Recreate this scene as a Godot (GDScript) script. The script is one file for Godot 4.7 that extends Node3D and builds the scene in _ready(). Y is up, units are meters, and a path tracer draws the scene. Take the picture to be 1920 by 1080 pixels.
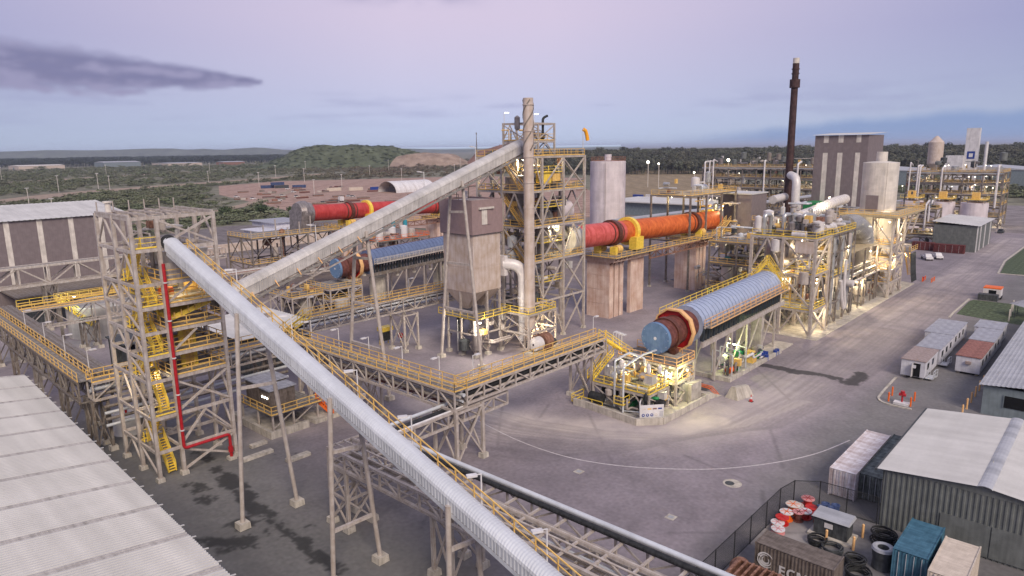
extends Node3D
# A mineral processing plant at dusk. Plant grid: a runs along the kilns (world x), b across them (world -z), h is height.

var M = {}            # materials
var used = {}         # names taken at top level
var rng = RandomNumberGenerator.new()
var unit_box: BoxMesh
var cylinders = {}

func P(a, b, h) -> Vector3:
	return Vector3(a, h, -b)

# ---------------------------------------------------------------- mesh builder
class MB:
	var v = PackedVector3Array()
	var n = PackedVector3Array()
	var t = PackedVector2Array()
	var ix = PackedInt32Array()
	func quad(p0, p1, p2, p3):       # counter-clockwise seen from outside
		var nn = (p1 - p0).cross(p2 - p0).normalized()
		var k = v.size()
		for p in [p0, p1, p2, p3]:
			v.append(p); n.append(nn); t.append(Vector2.ZERO)
		for i in [0, 2, 1, 0, 3, 2]: ix.append(k + i)
	func tri(p0, p1, p2):
		var nn = (p1 - p0).cross(p2 - p0).normalized()
		var k = v.size()
		for p in [p0, p1, p2]:
			v.append(p); n.append(nn); t.append(Vector2.ZERO)
		for i in [0, 2, 1]: ix.append(k + i)
	func hexa(c):                    # 8 corners: bottom 0..3 counter-clockwise from above, top 4..7
		quad(c[3], c[2], c[1], c[0]); quad(c[4], c[5], c[6], c[7])
		for i in 4:
			var j = (i + 1) % 4
			quad(c[i], c[j], c[4 + j], c[4 + i])
	func box(lo, hi):
		var a = Vector3(min(lo.x, hi.x), min(lo.y, hi.y), min(lo.z, hi.z))
		var b = Vector3(max(lo.x, hi.x), max(lo.y, hi.y), max(lo.z, hi.z))
		hexa([Vector3(a.x, a.y, b.z), Vector3(b.x, a.y, b.z), Vector3(b.x, a.y, a.z), Vector3(a.x, a.y, a.z),
			Vector3(a.x, b.y, b.z), Vector3(b.x, b.y, b.z), Vector3(b.x, b.y, a.z), Vector3(a.x, b.y, a.z)])
	func bar(p0, p1, w, d):          # a rectangular bar from p0 to p1
		var f = (p1 - p0).normalized()
		var up = Vector3.UP if abs(f.y) < 0.95 else Vector3(1, 0, 0)
		var s = f.cross(up).normalized() * w * 0.5
		var u = s.cross(f).normalized() * d * 0.5
		var c = [p0 - s - u, p0 + s - u, p0 + s + u, p0 - s + u, p1 - s - u, p1 + s - u, p1 + s + u, p1 - s + u]
		quad(c[0], c[1], c[2], c[3]); quad(c[5], c[4], c[7], c[6])
		quad(c[0], c[4], c[5], c[1]); quad(c[1], c[5], c[6], c[2]); quad(c[3], c[2], c[6], c[7]); quad(c[0], c[3], c[7], c[4])
	func tube(p0, p1, r0, r1, seg = 10, cap0 = true, cap1 = true):
		var f = (p1 - p0).normalized()
		var up = Vector3.UP if abs(f.y) < 0.95 else Vector3(1, 0, 0)
		var s = f.cross(up).normalized()
		var u = s.cross(f).normalized()
		var k = v.size()
		var ln = (p1 - p0).length()
		for i in seg + 1:
			var an = TAU * i / seg
			var d = s * cos(an) + u * sin(an)
			var nn = (d + f * (r0 - r1) / max(ln, 0.001)).normalized()
			v.append(p0 + d * r0); n.append(nn); t.append(Vector2(float(i) / seg, 0))
			v.append(p1 + d * r1); n.append(nn); t.append(Vector2(float(i) / seg, 1))
		for i in seg:
			var q = k + i * 2
			for j in [q, q + 3, q + 1, q, q + 2, q + 3]: ix.append(j)
		if cap0: disc(p0, -f, s, u, r0, seg)
		if cap1: disc(p1, f, s, u, r1, seg)
	func disc(p, nn, s, u, r, seg):
		if r <= 0.0: return
		var k = v.size()
		v.append(p); n.append(nn); t.append(Vector2(0.5, 0.5))
		for i in seg + 1:
			var an = TAU * i / seg
			var d = s * cos(an) + u * sin(an)
			v.append(p + d * r); n.append(nn); t.append(Vector2(0.5 + cos(an) * 0.5, 0.5 + sin(an) * 0.5))
		var flip = s.cross(u).dot(nn) > 0
		for i in seg:
			ix.append(k); 
			if flip:
				ix.append(k + 2 + i); ix.append(k + 1 + i)
			else:
				ix.append(k + 1 + i); ix.append(k + 2 + i)
	func pipe(pts, r, seg = 8):      # swept tube through points, ends capped
		var k0 = v.size()
		var np = pts.size()
		var s = Vector3.ZERO
		var caps = []
		for i in np:
			var d0 = (pts[i] - pts[i - 1]).normalized() if i > 0 else (pts[1] - pts[0]).normalized()
			var d1 = (pts[i + 1] - pts[i]).normalized() if i < np - 1 else d0
			var f = (d0 + d1).normalized()
			if i == 0:
				var up = Vector3.UP if abs(f.y) < 0.9 else Vector3(1, 0, 0)
				s = f.cross(up).normalized()
			else:
				s = (s - f * s.dot(f)).normalized()
			var u = s.cross(f).normalized()
			for j in seg + 1:
				var an = TAU * j / seg
				var d = s * cos(an) + u * sin(an)
				v.append(pts[i] + d * r); n.append(d); t.append(Vector2.ZERO)
			if i == 0: caps.append([pts[0], -f, s, u])
			if i == np - 1: caps.append([pts[i], f, s, u])
		for i in np - 1:
			for j in seg:
				var q = k0 + i * (seg + 1) + j
				var w = q + seg + 1
				for m in [q, w + 1, w, q, q + 1, w + 1]: ix.append(m)
		for c in caps: disc(c[0], c[1], c[2], c[3], r, seg)
	func lathe(base, axis, prof, seg = 24):   # prof: [[along, radius], ...] smooth between neighbours
		var f = axis.normalized()
		var up = Vector3.UP if abs(f.y) < 0.95 else Vector3(1, 0, 0)
		var s = f.cross(up).normalized()
		var u = s.cross(f).normalized()
		for i in prof.size() - 1:
			var x0 = prof[i][0]; var r0 = prof[i][1]; var x1 = prof[i + 1][0]; var r1 = prof[i + 1][1]
			var k = v.size()
			for j in seg + 1:
				var an = TAU * j / seg
				var d = s * cos(an) + u * sin(an)
				var nn = (d * (x1 - x0) + f * (r0 - r1)).normalized()
				v.append(base + f * x0 + d * r0); n.append(nn); t.append(Vector2.ZERO)
				v.append(base + f * x1 + d * r1); n.append(nn); t.append(Vector2.ZERO)
			for j in seg:
				var q = k + j * 2
				for m in [q, q + 3, q + 1, q, q + 2, q + 3]: ix.append(m)
	func ribbed(p, along, across, nrm, pitch, depth, flat = 0.5):
		# trapezoidal sheet: ribs run along `along`, repeat over `across`
		var total = across.length()
		var cnt = max(1, int(round(total / pitch)))
		var st = across / cnt
		var e = nrm.normalized() * depth
		for i in cnt:
			var q = p + st * i
			var c = [q, q + st * flat * 0.9, q + st * (flat * 0.9 + 0.12) + e, q + st * 0.88 + e, q + st]
			for j in 4:
				var a0 = c[j]; var a1 = c[j + 1]
				if (a1 - a0).cross(along).dot(nrm) > 0: quad(a0, a1, a1 + along, a0 + along)
				else: quad(a0, a0 + along, a1 + along, a1)
	func mesh(m) -> ArrayMesh:
		var arr = []
		arr.resize(Mesh.ARRAY_MAX)
		arr[Mesh.ARRAY_VERTEX] = v; arr[Mesh.ARRAY_NORMAL] = n; arr[Mesh.ARRAY_TEX_UV] = t; arr[Mesh.ARRAY_INDEX] = ix
		var am = ArrayMesh.new()
		am.add_surface_from_arrays(Mesh.PRIMITIVE_TRIANGLES, arr)
		am.surface_set_material(0, m)
		return am

# ---------------------------------------------------------------- nodes
func numbered(called: String) -> String:
	if not used.has(called):
		used[called] = 0
		return called
	used[called] += 1
	return "%s_%03d" % [called, used[called]]

func thing(called, label, category, at = Vector3.ZERO, group = "", turn = 0.0) -> Node3D:
	var o = Node3D.new()
	o.name = numbered(called)
	add_child(o)
	o.position = at
	o.rotation.y = turn
	o.set_meta("label", label)
	o.set_meta("category", category)
	if group != "": o.set_meta("group", group)
	return o

func put(called, mb, m, parent) -> MeshInstance3D:       # one named mesh below parent
	var o = MeshInstance3D.new()
	o.name = called
	o.mesh = mb.mesh(m)
	parent.add_child(o, true)
	return o

func tag(o, label, category, group = ""):
	o.set_meta("label", label); o.set_meta("category", category)
	if group != "": o.set_meta("group", group)

func single(called, mb, m, label, category, group = "") -> MeshInstance3D:   # a thing that is one mesh
	var o = MeshInstance3D.new()
	o.name = numbered(called)
	o.mesh = mb.mesh(m)
	add_child(o)
	tag(o, label, category, group)
	return o

func structure(called, mb, m) -> MeshInstance3D:
	var o = MeshInstance3D.new()
	o.name = numbered(called)
	o.mesh = mb.mesh(m)
	add_child(o)
	o.set_meta("kind", "structure")
	return o

func copy(o, at, label = "", turn = null):
	var c = o.duplicate()
	var base = String(o.name)
	if base.length() > 4 and base[-4] == "_" and base.right(3).is_valid_int(): base = base.left(-4)
	c.name = numbered(base)
	add_child(c)
	c.position = at
	if turn != null: c.rotation.y = turn
	if label != "": c.set_meta("label", label)
	return c

func beam(parent, called, p0, p1, w, d, m) -> MeshInstance3D:    # a steel member: the shared box, stretched
	var o = MeshInstance3D.new()
	o.name = called
	o.mesh = unit_box
	o.material_override = m
	var f = p1 - p0
	var ln = f.length()
	f = f / ln
	var up = Vector3.UP if abs(f.y) < 0.95 else Vector3(1, 0, 0)
	var s = f.cross(up).normalized()
	var u = s.cross(f)
	parent.add_child(o, true)
	o.transform = Transform3D(Basis(s * w, u * d, -f * ln), (p0 + p1) * 0.5)
	return o

func boxpart(parent, called, lo, hi, m) -> MeshInstance3D:
	var o = MeshInstance3D.new()
	o.name = called
	o.mesh = unit_box
	o.material_override = m
	parent.add_child(o, true)
	var s = (hi - lo).abs()
	o.transform = Transform3D(Basis(Vector3(s.x, 0, 0), Vector3(0, s.y, 0), Vector3(0, 0, s.z)), (lo + hi) * 0.5)
	return o

func rod(parent, called, p0, p1, r, m, seg = 12) -> MeshInstance3D:   # a round member
	if not cylinders.has(seg):
		var c = MB.new()
		c.tube(Vector3(0, 0, 0.5), Vector3(0, 0, -0.5), 1, 1, seg)
		cylinders[seg] = c.mesh(null)
	var o = MeshInstance3D.new()
	o.name = called
	o.mesh = cylinders[seg]
	o.material_override = m
	parent.add_child(o, true)
	var f = p1 - p0
	var ln = f.length()
	f = f / ln
	var up = Vector3.UP if abs(f.y) < 0.95 else Vector3(1, 0, 0)
	var s = f.cross(up).normalized()
	var u = s.cross(f)
	o.transform = Transform3D(Basis(s * r, u * r, -f * ln), (p0 + p1) * 0.5)
	return o

func pipe(parent, called, pts, r, m, seg = 10):
	var b = MB.new()
	b.pipe(rounded(pts, r * 2.2), r, seg)
	return put(called, b, m, parent)

func rounded(pts, rad):      # round the corners of a polyline
	var out = [pts[0]]
	for i in range(1, pts.size() - 1):
		var d0 = (pts[i - 1] - pts[i]); var d1 = (pts[i + 1] - pts[i])
		var q = min(rad, min(d0.length(), d1.length()) * 0.45)
		var a = pts[i] + d0.normalized() * q; var c = pts[i] + d1.normalized() * q
		for k in 5:
			var s = k / 4.0
			out.append(a.lerp(pts[i], s).lerp(pts[i].lerp(c, s), s))
	out.append(pts[-1])
	return out

# ---------------------------------------------------------------- materials
func noise_image(size, freq, seedv, octaves = 4) -> Image:
	var f = FastNoiseLite.new()
	f.seed = seedv
	f.noise_type = FastNoiseLite.TYPE_SIMPLEX_SMOOTH
	f.frequency = freq
	f.fractal_octaves = octaves
	return f.get_seamless_image(size, size)

var noise_cache = {}
func mottled(c: Color, amount: float, seedv: int, freq = 0.012, tint = Color(1, 1, 1), streak = 0.0) -> ImageTexture:
	# colour that wanders between darker and lighter, as paint, dust and weather leave it: broad patches, fine specks and run-off streaks
	var key = [seedv, freq]
	if not noise_cache.has(key):
		var run = noise_image(256, 0.045, seedv + 50, 3)
		run.crop(256, 20)
		run.resize(256, 256, Image.INTERPOLATE_CUBIC)
		noise_cache[key] = [noise_image(256, freq, seedv, 5).get_data(), noise_image(256, 0.14, seedv + 20, 3).get_data(), run.get_data()]
	var d = noise_cache[key][0]; var fine = noise_cache[key][1]; var run = noise_cache[key][2]
	var out = PackedByteArray()
	out.resize(256 * 256 * 3)
	var lo = c.darkened(amount) * tint
	var hi = c.lightened(amount * 0.55)
	for i in 256 * 256:
		var q = d[i] / 255.0 + (fine[i] / 255.0 - 0.5) * 0.45 + (run[i] / 255.0 - 0.5) * streak
		if fine[i] > 205 and run[i] < 120: q -= 0.5
		q = clamp(q, -0.4, 1.1)
		out[i * 3] = int(clamp(lerp(lo.r, hi.r, q), 0, 1) * 255)
		out[i * 3 + 1] = int(clamp(lerp(lo.g, hi.g, q), 0, 1) * 255)
		out[i * 3 + 2] = int(clamp(lerp(lo.b, hi.b, q), 0, 1) * 255)
	var im = Image.create_from_data(256, 256, false, Image.FORMAT_RGB8, out)
	im.generate_mipmaps()
	return ImageTexture.create_from_image(im)

func mat(called, c: Color, rough = 0.7, metal = 0.0, amount = 0.0, scale = 0.12, seedv = 1, tint = Color(1, 1, 1)) -> StandardMaterial3D:
	var m = StandardMaterial3D.new()
	m.resource_name = called
	m.albedo_color = c
	m.roughness = rough
	m.metallic = metal
	if amount > 0.0:
		m.albedo_color = Color(1, 1, 1)
		var earthy = called in ["sand", "dirt_road", "lawn", "soil", "dry_grass", "bare_earth", "far_hills", "hill_green", "rust_earth", "sand_grey", "seal_dark"]
		m.albedo_texture = mottled(c, amount, seedv, 0.012, tint, 0.0 if earthy else 0.8)
		m.uv1_triplanar = true
		m.uv1_world_triplanar = true
		m.uv1_scale = Vector3(scale, scale, scale)
	M[called] = m
	return m

func lamp_mat(called, c: Color, e: float):
	var m = StandardMaterial3D.new()
	m.albedo_color = c
	m.emission_enabled = true
	m.emission = c
	m.emission_energy_multiplier = e
	M[called] = m

func make_materials():
	mat("steel", Color(0.715, 0.675, 0.65), 0.6, 0.0, 0.13, 0.35, 1, Color(1, 0.97, 0.94))
	mat("dark_steel", Color(0.49, 0.46, 0.44), 0.6, 0.0, 0.18, 0.35, 1, Color(1, 0.93, 0.85))
	mat("galvanised", Color(0.83, 0.835, 0.85), 0.36, 0.2, 0.12, 0.09, 2)
	mat("galvanised_dusty", Color(0.78, 0.755, 0.735), 0.5, 0.15, 0.16, 0.12, 2)
	mat("grating", Color(0.52, 0.49, 0.46), 0.8, 0.0, 0.3, 0.5, 3)
	mat("yellow", Color(0.93, 0.745, 0.40), 0.5, 0.0, 0.16, 0.4, 4)
	mat("bright_yellow", Color(0.97, 0.82, 0.29), 0.45, 0.0, 0.12, 0.4, 4)
	mat("concrete", Color(0.74, 0.70, 0.65), 0.9, 0.0, 0.2, 0.22, 5)
	mat("stained_concrete", Color(0.83, 0.735, 0.69), 0.9, 0.0, 0.13, 0.13, 6, Color(1, 0.92, 0.88))
	M.stained_concrete.uv1_scale = Vector3(0.1, 0.1, 0.1)
	mat("white_paint", Color(0.86, 0.84, 0.84), 0.5, 0.0, 0.12, 0.1, 7)
	mat("pink_white", Color(0.84, 0.79, 0.80), 0.55, 0.0, 0.13, 0.08, 7)
	mat("stripe_white", Color(0.85, 0.81, 0.77), 0.6, 0.0, 0.13, 0.15, 7)
	mat("red_pipe", Color(0.70, 0.10, 0.13), 0.4, 0.0, 0.12, 0.5, 8)
	mat("kiln_red", Color(0.73, 0.22, 0.21), 0.6, 0.0, 0.14, 0.16, 9, Color(1, 0.85, 0.8))
	mat("kiln_salmon", Color(0.82, 0.36, 0.34), 0.6, 0.0, 0.14, 0.2, 9, Color(1, 0.85, 0.8))
	mat("kiln_orange", Color(0.85, 0.40, 0.11), 0.65, 0.0, 0.22, 0.17, 10, Color(1, 0.8, 0.65))
	mat("rust_brown", Color(0.40, 0.17, 0.13), 0.75, 0.0, 0.3, 0.4, 11)
	mat("stack_rust", Color(0.20, 0.085, 0.08), 0.8, 0.0, 0.3, 0.25, 11)
	mat("tyre_steel", Color(0.40, 0.21, 0.15), 0.5, 0.3, 0.2, 0.5, 11)
	mat("gear_red", Color(0.74, 0.08, 0.09), 0.5, 0.0, 0.1, 0.4, 8)
	mat("cream", Color(0.93, 0.72, 0.48), 0.55, 0.0, 0.1, 0.4, 4)
	mat("face_blue", Color(0.40, 0.52, 0.66), 0.55, 0.0, 0.1, 0.3, 12)
	mat("hood_pale_blue", Color(0.67, 0.71, 0.80), 0.42, 0.15, 0.1, 0.2, 12)
	mat("hood_blue", Color(0.37, 0.43, 0.57), 0.5, 0.0, 0.12, 0.2, 12)
	mat("hood_dark", Color(0.17, 0.21, 0.25), 0.6, 0.0, 0.2, 0.3, 12)
	mat("clad_mauve", Color(0.475, 0.425, 0.43), 0.65, 0.0, 0.07, 0.2, 13)
	mat("clad_grey", Color(0.40, 0.41, 0.40), 0.65, 0.0, 0.12, 0.2, 13)
	mat("clad_slate", Color(0.46, 0.50, 0.52), 0.65, 0.0, 0.1, 0.2, 13)
	mat("bag_beige", Color(0.77, 0.71, 0.68), 0.65, 0.0, 0.09, 0.16, 14, Color(1, 0.96, 0.9))
	mat("bag_mauve", Color(0.58, 0.49, 0.485), 0.7, 0.0, 0.05, 0.3, 13)
	mat("roof_pale", Color(0.785, 0.77, 0.755), 0.6, 0.0, 0.1, 0.05, 15)
	mat("roof_lap", Color(0.70, 0.675, 0.665), 0.7, 0.0, 0.18, 0.35, 15)
	mat("roof_grey", Color(0.66, 0.66, 0.68), 0.6, 0.0, 0.12, 0.1, 15)
	mat("duct_white", Color(0.86, 0.83, 0.82), 0.45, 0.1, 0.1, 0.3, 7)
	mat("insulation", Color(0.76, 0.75, 0.74), 0.32, 0.6, 0.15, 0.3, 2)
	mat("vessel_grey", Color(0.55, 0.51, 0.50), 0.4, 0.4, 0.22, 0.3, 2)
	mat("black", Color(0.06, 0.06, 0.065), 0.7, 0.0, 0.3, 0.5, 16)
	mat("dark_grey", Color(0.22, 0.23, 0.24), 0.7, 0.0, 0.2, 0.4, 16)
	mat("teal", Color(0.20, 0.55, 0.62), 0.5)
	mat("green_paint", Color(0.12, 0.50, 0.28), 0.5)
	mat("drum_blue", Color(0.10, 0.22, 0.52), 0.4)
	mat("orange", Color(0.88, 0.40, 0.10), 0.55)
	mat("container_white", Color(0.86, 0.84, 0.86), 0.6, 0.0, 0.2, 0.3, 17, Color(1, 0.92, 0.88))
	mat("container_dark", Color(0.36, 0.39, 0.37), 0.7, 0.0, 0.4, 0.35, 17)
	mat("container_brown", Color(0.40, 0.35, 0.32), 0.7, 0.0, 0.2, 0.4, 17)
	mat("container_blue", Color(0.20, 0.38, 0.47), 0.6, 0.0, 0.18, 0.3, 17)
	mat("container_navy", Color(0.18, 0.25, 0.42), 0.6, 0.0, 0.18, 0.3, 17)
	mat("container_red", Color(0.36, 0.11, 0.11), 0.65, 0.0, 0.2, 0.3, 17)
	mat("container_cream", Color(0.80, 0.74, 0.68), 0.6, 0.0, 0.12, 0.3, 17)
	mat("rust_orange", Color(0.56, 0.36, 0.27), 0.8, 0.0, 0.35, 0.5, 11)
	mat("cabin_white", Color(0.80, 0.79, 0.82), 0.55, 0.0, 0.1, 0.3, 7)
	mat("cabin_roof_grey", Color(0.62, 0.62, 0.66), 0.65, 0.0, 0.16, 0.35, 15)
	mat("cabin_roof_rust", Color(0.58, 0.34, 0.29), 0.75, 0.0, 0.3, 0.5, 11)
	mat("cabin_roof_tan", Color(0.62, 0.54, 0.52), 0.75, 0.0, 0.2, 0.5, 11)
	mat("spool_red", Color(0.75, 0.17, 0.15), 0.55)
	mat("spool_pink", Color(0.82, 0.55, 0.55), 0.6)
	mat("window_dark", Color(0.05, 0.055, 0.065), 0.15)
	mat("trunk", Color(0.30, 0.24, 0.20), 0.9)
	mat("sand", Color(0.66, 0.52, 0.45), 0.95, 0.0, 0.26, 0.03, 18)
	mat("dirt_road", Color(0.62, 0.53, 0.45), 0.95, 0.0, 0.2, 0.05, 18)
	mat("lawn", Color(0.24, 0.30, 0.17), 0.95, 0.0, 0.35, 0.3, 19)
	mat("soil", Color(0.44, 0.42, 0.32), 0.95, 0.0, 0.35, 0.012, 18)
	mat("dry_grass", Color(0.56, 0.47, 0.33), 0.95, 0.0, 0.3, 0.03, 18)
	mat("bare_earth", Color(0.63, 0.52, 0.44), 0.95, 0.0, 0.35, 0.012, 18)
	mat("far_hills", Color(0.29, 0.32, 0.20), 0.95, 0.0, 0.3, 0.002, 19)
	mat("line_white", Color(0.80, 0.76, 0.76), 0.8, 0.0, 0.15, 0.6, 7)
	mat("wet", Color(0.13, 0.125, 0.125), 0.35, 0.0, 0.3, 0.4, 16)
	mat("deck_tan", Color(0.74, 0.66, 0.52), 0.7, 0.0, 0.15, 0.4, 4)
	mat("hood_seam", Color(0.52, 0.57, 0.68), 0.5)
	mat("windsock", Color(0.95, 0.65, 0.12), 0.7)
	lamp_mat("lamp_glow", Color(1.0, 0.95, 0.86), 5.0)
	lamp_mat("lamp_green", Color(0.8, 1.0, 0.85), 4.0)

# ---------------------------------------------------------------- steelwork builders
const RAIL = 0.075

func handrail(parent, pts, m, toe = true, called = "handrail"):
	# posts, top rail, knee rail and toe board along a run of points at deck level
	var b = MB.new()
	for i in pts.size() - 1:
		var p = pts[i]; var q = pts[i + 1]
		var ln = (q - p).length()
		var cnt = max(1, int(round(ln / 1.9)))
		b.bar(p + Vector3(0, 1.08, 0), q + Vector3(0, 1.08, 0), RAIL, RAIL)
		b.bar(p + Vector3(0, 0.56, 0), q + Vector3(0, 0.56, 0), RAIL * 0.85, RAIL * 0.85)
		if toe: b.bar(p + Vector3(0, 0.08, 0), q + Vector3(0, 0.08, 0), 0.03, 0.16)
		for k in cnt + (1 if i == pts.size() - 2 else 0):
			var o = p.lerp(q, float(k) / cnt)
			b.bar(o + Vector3(0, 0.0, 0), o + Vector3(0, 1.04, 0), RAIL, RAIL)
	return put(called, b, m, parent)

func stair(parent, p, q, width, m, rails = true):
	# a flight from foot p to head q; stringers, treads and rails
	var dir = Vector3(q.x - p.x, 0, q.z - p.z).normalized()
	var side = Vector3(-dir.z, 0, dir.x) * width * 0.5
	var b = MB.new()
	for s in [-1, 1]:
		b.bar(p + side * s, q + side * s, 0.07, 0.26)
	var cnt = max(3, int(abs(q.y - p.y) / 0.24))
	for k in cnt:
		var o = p.lerp(q, (k + 0.5) / cnt)
		b.box(o - side - dir * 0.14 - Vector3(0, 0.03, 0), o + side + dir * 0.14 + Vector3(0, 0.03, 0))
	var fl = put("stair_flight", b, m, parent)
	if rails:
		for s in [-1, 1]:
			handrail(fl, [p + side * s, q + side * s], m, false)
	return fl

func footing(parent, p, w = 0.9, h = 0.55):
	var b = MB.new()
	var r = w * 0.5
	var c = 0.05
	b.hexa([p + Vector3(-r, -0.2, r), p + Vector3(r, -0.2, r), p + Vector3(r, -0.2, -r), p + Vector3(-r, -0.2, -r),
		p + Vector3(-r + c, h, r - c), p + Vector3(r - c, h, r - c), p + Vector3(r - c, h, -r + c), p + Vector3(-r + c, h, -r + c)])
	return put("footing", b, M.concrete, parent)

func truss(parent, p, q, depth, bays, w, m, called = "brace"):
	# a plane truss from p to q (lower chord), `depth` high: chords, posts and diagonals one by one
	var up = Vector3(0, depth, 0)
	beam(parent, "chord", p, q, w * 1.5, w * 1.5, m)
	beam(parent, "chord", p + up, q + up, w * 1.5, w * 1.5, m)
	for i in bays + 1:
		var o = p.lerp(q, float(i) / bays)
		beam(parent, "truss_post", o, o + up, w, w, m)
		if i < bays:
			var o2 = p.lerp(q, float(i + 1) / bays)
			if i % 2 == 0: beam(parent, called, o, o2 + up, w * 0.8, w * 0.8, m)
			else: beam(parent, called, o + up, o2, w * 0.8, w * 0.8, m)

func trestle(parent, p, wa, wb, h, m, w = 0.3, levels = 1, spread = 0.0):
	# a four-legged braced trestle with its base centre at p
	var c = []
	for s in [[-1, -1], [1, -1], [1, 1], [-1, 1]]:
		c.append([p + P(s[0] * (wa * 0.5 + spread), s[1] * (wb * 0.5 + spread), 0), p + P(s[0] * wa * 0.5, s[1] * wb * 0.5, h)])
	for i in 4:
		beam(parent, "column", c[i][0] + Vector3(0, 0.4, 0), c[i][1], w, w, m)
		footing(parent, c[i][0])
	for i in 4:
		var j = (i + 1) % 4
		for k in levels:
			var f0 = 0.06 + 0.9 * k / levels; var f1 = 0.06 + 0.9 * (k + 1) / levels
			beam(parent, "brace", c[i][0].lerp(c[i][1], f0), c[j][0].lerp(c[j][1], f1), w * 0.5, w * 0.5, m)
			beam(parent, "brace", c[j][0].lerp(c[j][1], f0), c[i][0].lerp(c[i][1], f1), w * 0.5, w * 0.5, m)
			beam(parent, "girder", c[i][0].lerp(c[i][1], f1), c[j][0].lerp(c[j][1], f1), w * 0.7, w * 0.7, m)

func bent(parent, foot0, foot1, top0, top1, m, r = 0.2, ties = [0.35]):
	# an A-frame leg pair with round tubes
	rod(parent, "leg", foot0 + Vector3(0, 0.4, 0), top0, r, m, 10)
	rod(parent, "leg", foot1 + Vector3(0, 0.4, 0), top1, r, m, 10)
	for k in ties:
		beam(parent, "tie", foot0.lerp(top0, k), foot1.lerp(top1, k), r * 1.3, r * 1.3, m)
	for f in [foot0, foot1]: footing(parent, f, 1.1, 0.6)

func frame(parent, as_, bs, hs, m, o = {}):
	# a steel frame on a grid: columns, girders at each level, cross braces on the outer faces, decks and rails where asked
	var w = o.get("w", 0.3)
	var decks = o.get("decks", hs)
	var rails = o.get("rails", decks)
	var rm = o.get("rail", M.yellow)
	var bays = o.get("brace", true)
	var h0 = o.get("h0", 0.0)
	var top = hs[-1]
	for a in as_:
		for b in bs:
			if o.get("hollow", false) and a != as_[0] and a != as_[-1] and b != bs[0] and b != bs[-1]: continue
			beam(parent, "column", P(a, b, h0 + 0.2), P(a, b, top), w, w, m)
			if h0 == 0.0 and o.get("feet", true): footing(parent, P(a, b, 0), 0.8, 0.45)
	for h in hs:
		for b in bs: beam(parent, "girder", P(as_[0] - 0.1, b, h - 0.16), P(as_[-1] + 0.1, b, h - 0.16), w * 0.6, 0.32, m)
		for a in as_: beam(parent, "girder", P(a, bs[0] + 0.1, h - 0.18), P(a, bs[-1] - 0.1, h - 0.18), w * 0.55, 0.3, m)
	for h in decks:
		var r = o.get("rect", [as_[0] - 0.05, as_[-1] + 0.05, bs[0] - 0.05, bs[-1] + 0.05])
		boxpart(parent, "deck", P(r[0], r[2], h), P(r[1], r[3], h + 0.06), o.get("deck_m", M.grating))
	for h in rails:
		var y = h + 0.06
		var r = o.get("rect", [as_[0], as_[-1], bs[0], bs[-1]])
		handrail(parent, [P(r[0], r[3], y), P(r[0], r[2], y), P(r[1], r[2], y), P(r[1], r[3], y)], rm)
	if bays:
		var lv = [h0] + Array(hs)
		for k in lv.size() - 1:
			var y0 = lv[k] + 0.2; var y1 = lv[k + 1] - 0.35
			if y1 - y0 < 1.6: continue
			for fb in ([bs[0], bs[-1]] if o.get("both", true) else [bs[0]]):
				for i in as_.size() - 1:
					if (i + k) % o.get("every", 1) != 0: continue
					_x(parent, P(as_[i], fb, y0), P(as_[i + 1], fb, y1), P(as_[i + 1], fb, y0), P(as_[i], fb, y1), w, m, (i + k) % 3)
			for fa in [as_[0], as_[-1]]:
				for i in bs.size() - 1:
					if (i + k) % o.get("every", 1) != 0: continue
					_x(parent, P(fa, bs[i], y0), P(fa, bs[i + 1], y1), P(fa, bs[i + 1], y0), P(fa, bs[i], y1), w, m, (i + k + 1) % 3)

func _x(parent, p0, p1, q0, q1, w, m, style):
	if style == 0:       # X
		beam(parent, "brace", p0, p1, w * 0.55, w * 0.55, m); beam(parent, "brace", q0, q1, w * 0.5, w * 0.5, m)
	elif style == 1:     # inverted V
		var mid = (p1 + q1) * 0.5
		beam(parent, "brace", p0, mid, w * 0.55, w * 0.55, m); beam(parent, "brace", q0, mid, w * 0.5, w * 0.5, m)
	else:
		beam(parent, "brace", p0, p1, w * 0.55, w * 0.55, m)

func nth(k) -> String:
	return ["first", "second", "third", "fourth", "fifth", "sixth", "seventh", "eighth", "ninth"][k]

var lamp_proto = {}
func lamp_post(at, label, group, h = 2.6, reach = Vector3(0.7, 0, 0), lit = false):
	# a small white post with a bracket and a flat lamp head
	var key = [h, reach, lit]
	if lamp_proto.has(key):
		var c = copy(lamp_proto[key], at, label)
		c.set_meta("group", group)
		return c
	var t = thing("lamp_post", label, "lamp", at, group)
	var b = MB.new()
	b.tube(Vector3.ZERO, Vector3(0, h, 0), 0.06, 0.05, 8)
	b.bar(Vector3(0, h - 0.03, 0), Vector3(0, h - 0.03, 0) + reach, 0.06, 0.06)
	put("pole", b, M.white_paint, t)
	var e = MB.new()
	var o = Vector3(0, h, 0) + reach
	var d = reach.normalized()
	e.bar(o - d * 0.3 + Vector3(0, -0.05, 0), o + d * 0.4 + Vector3(0, -0.05, 0), 0.36, 0.14)
	put("lamp_head", e, M.lamp_glow if lit else M.white_paint, t)
	lamp_proto[key] = t
	return t

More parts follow.
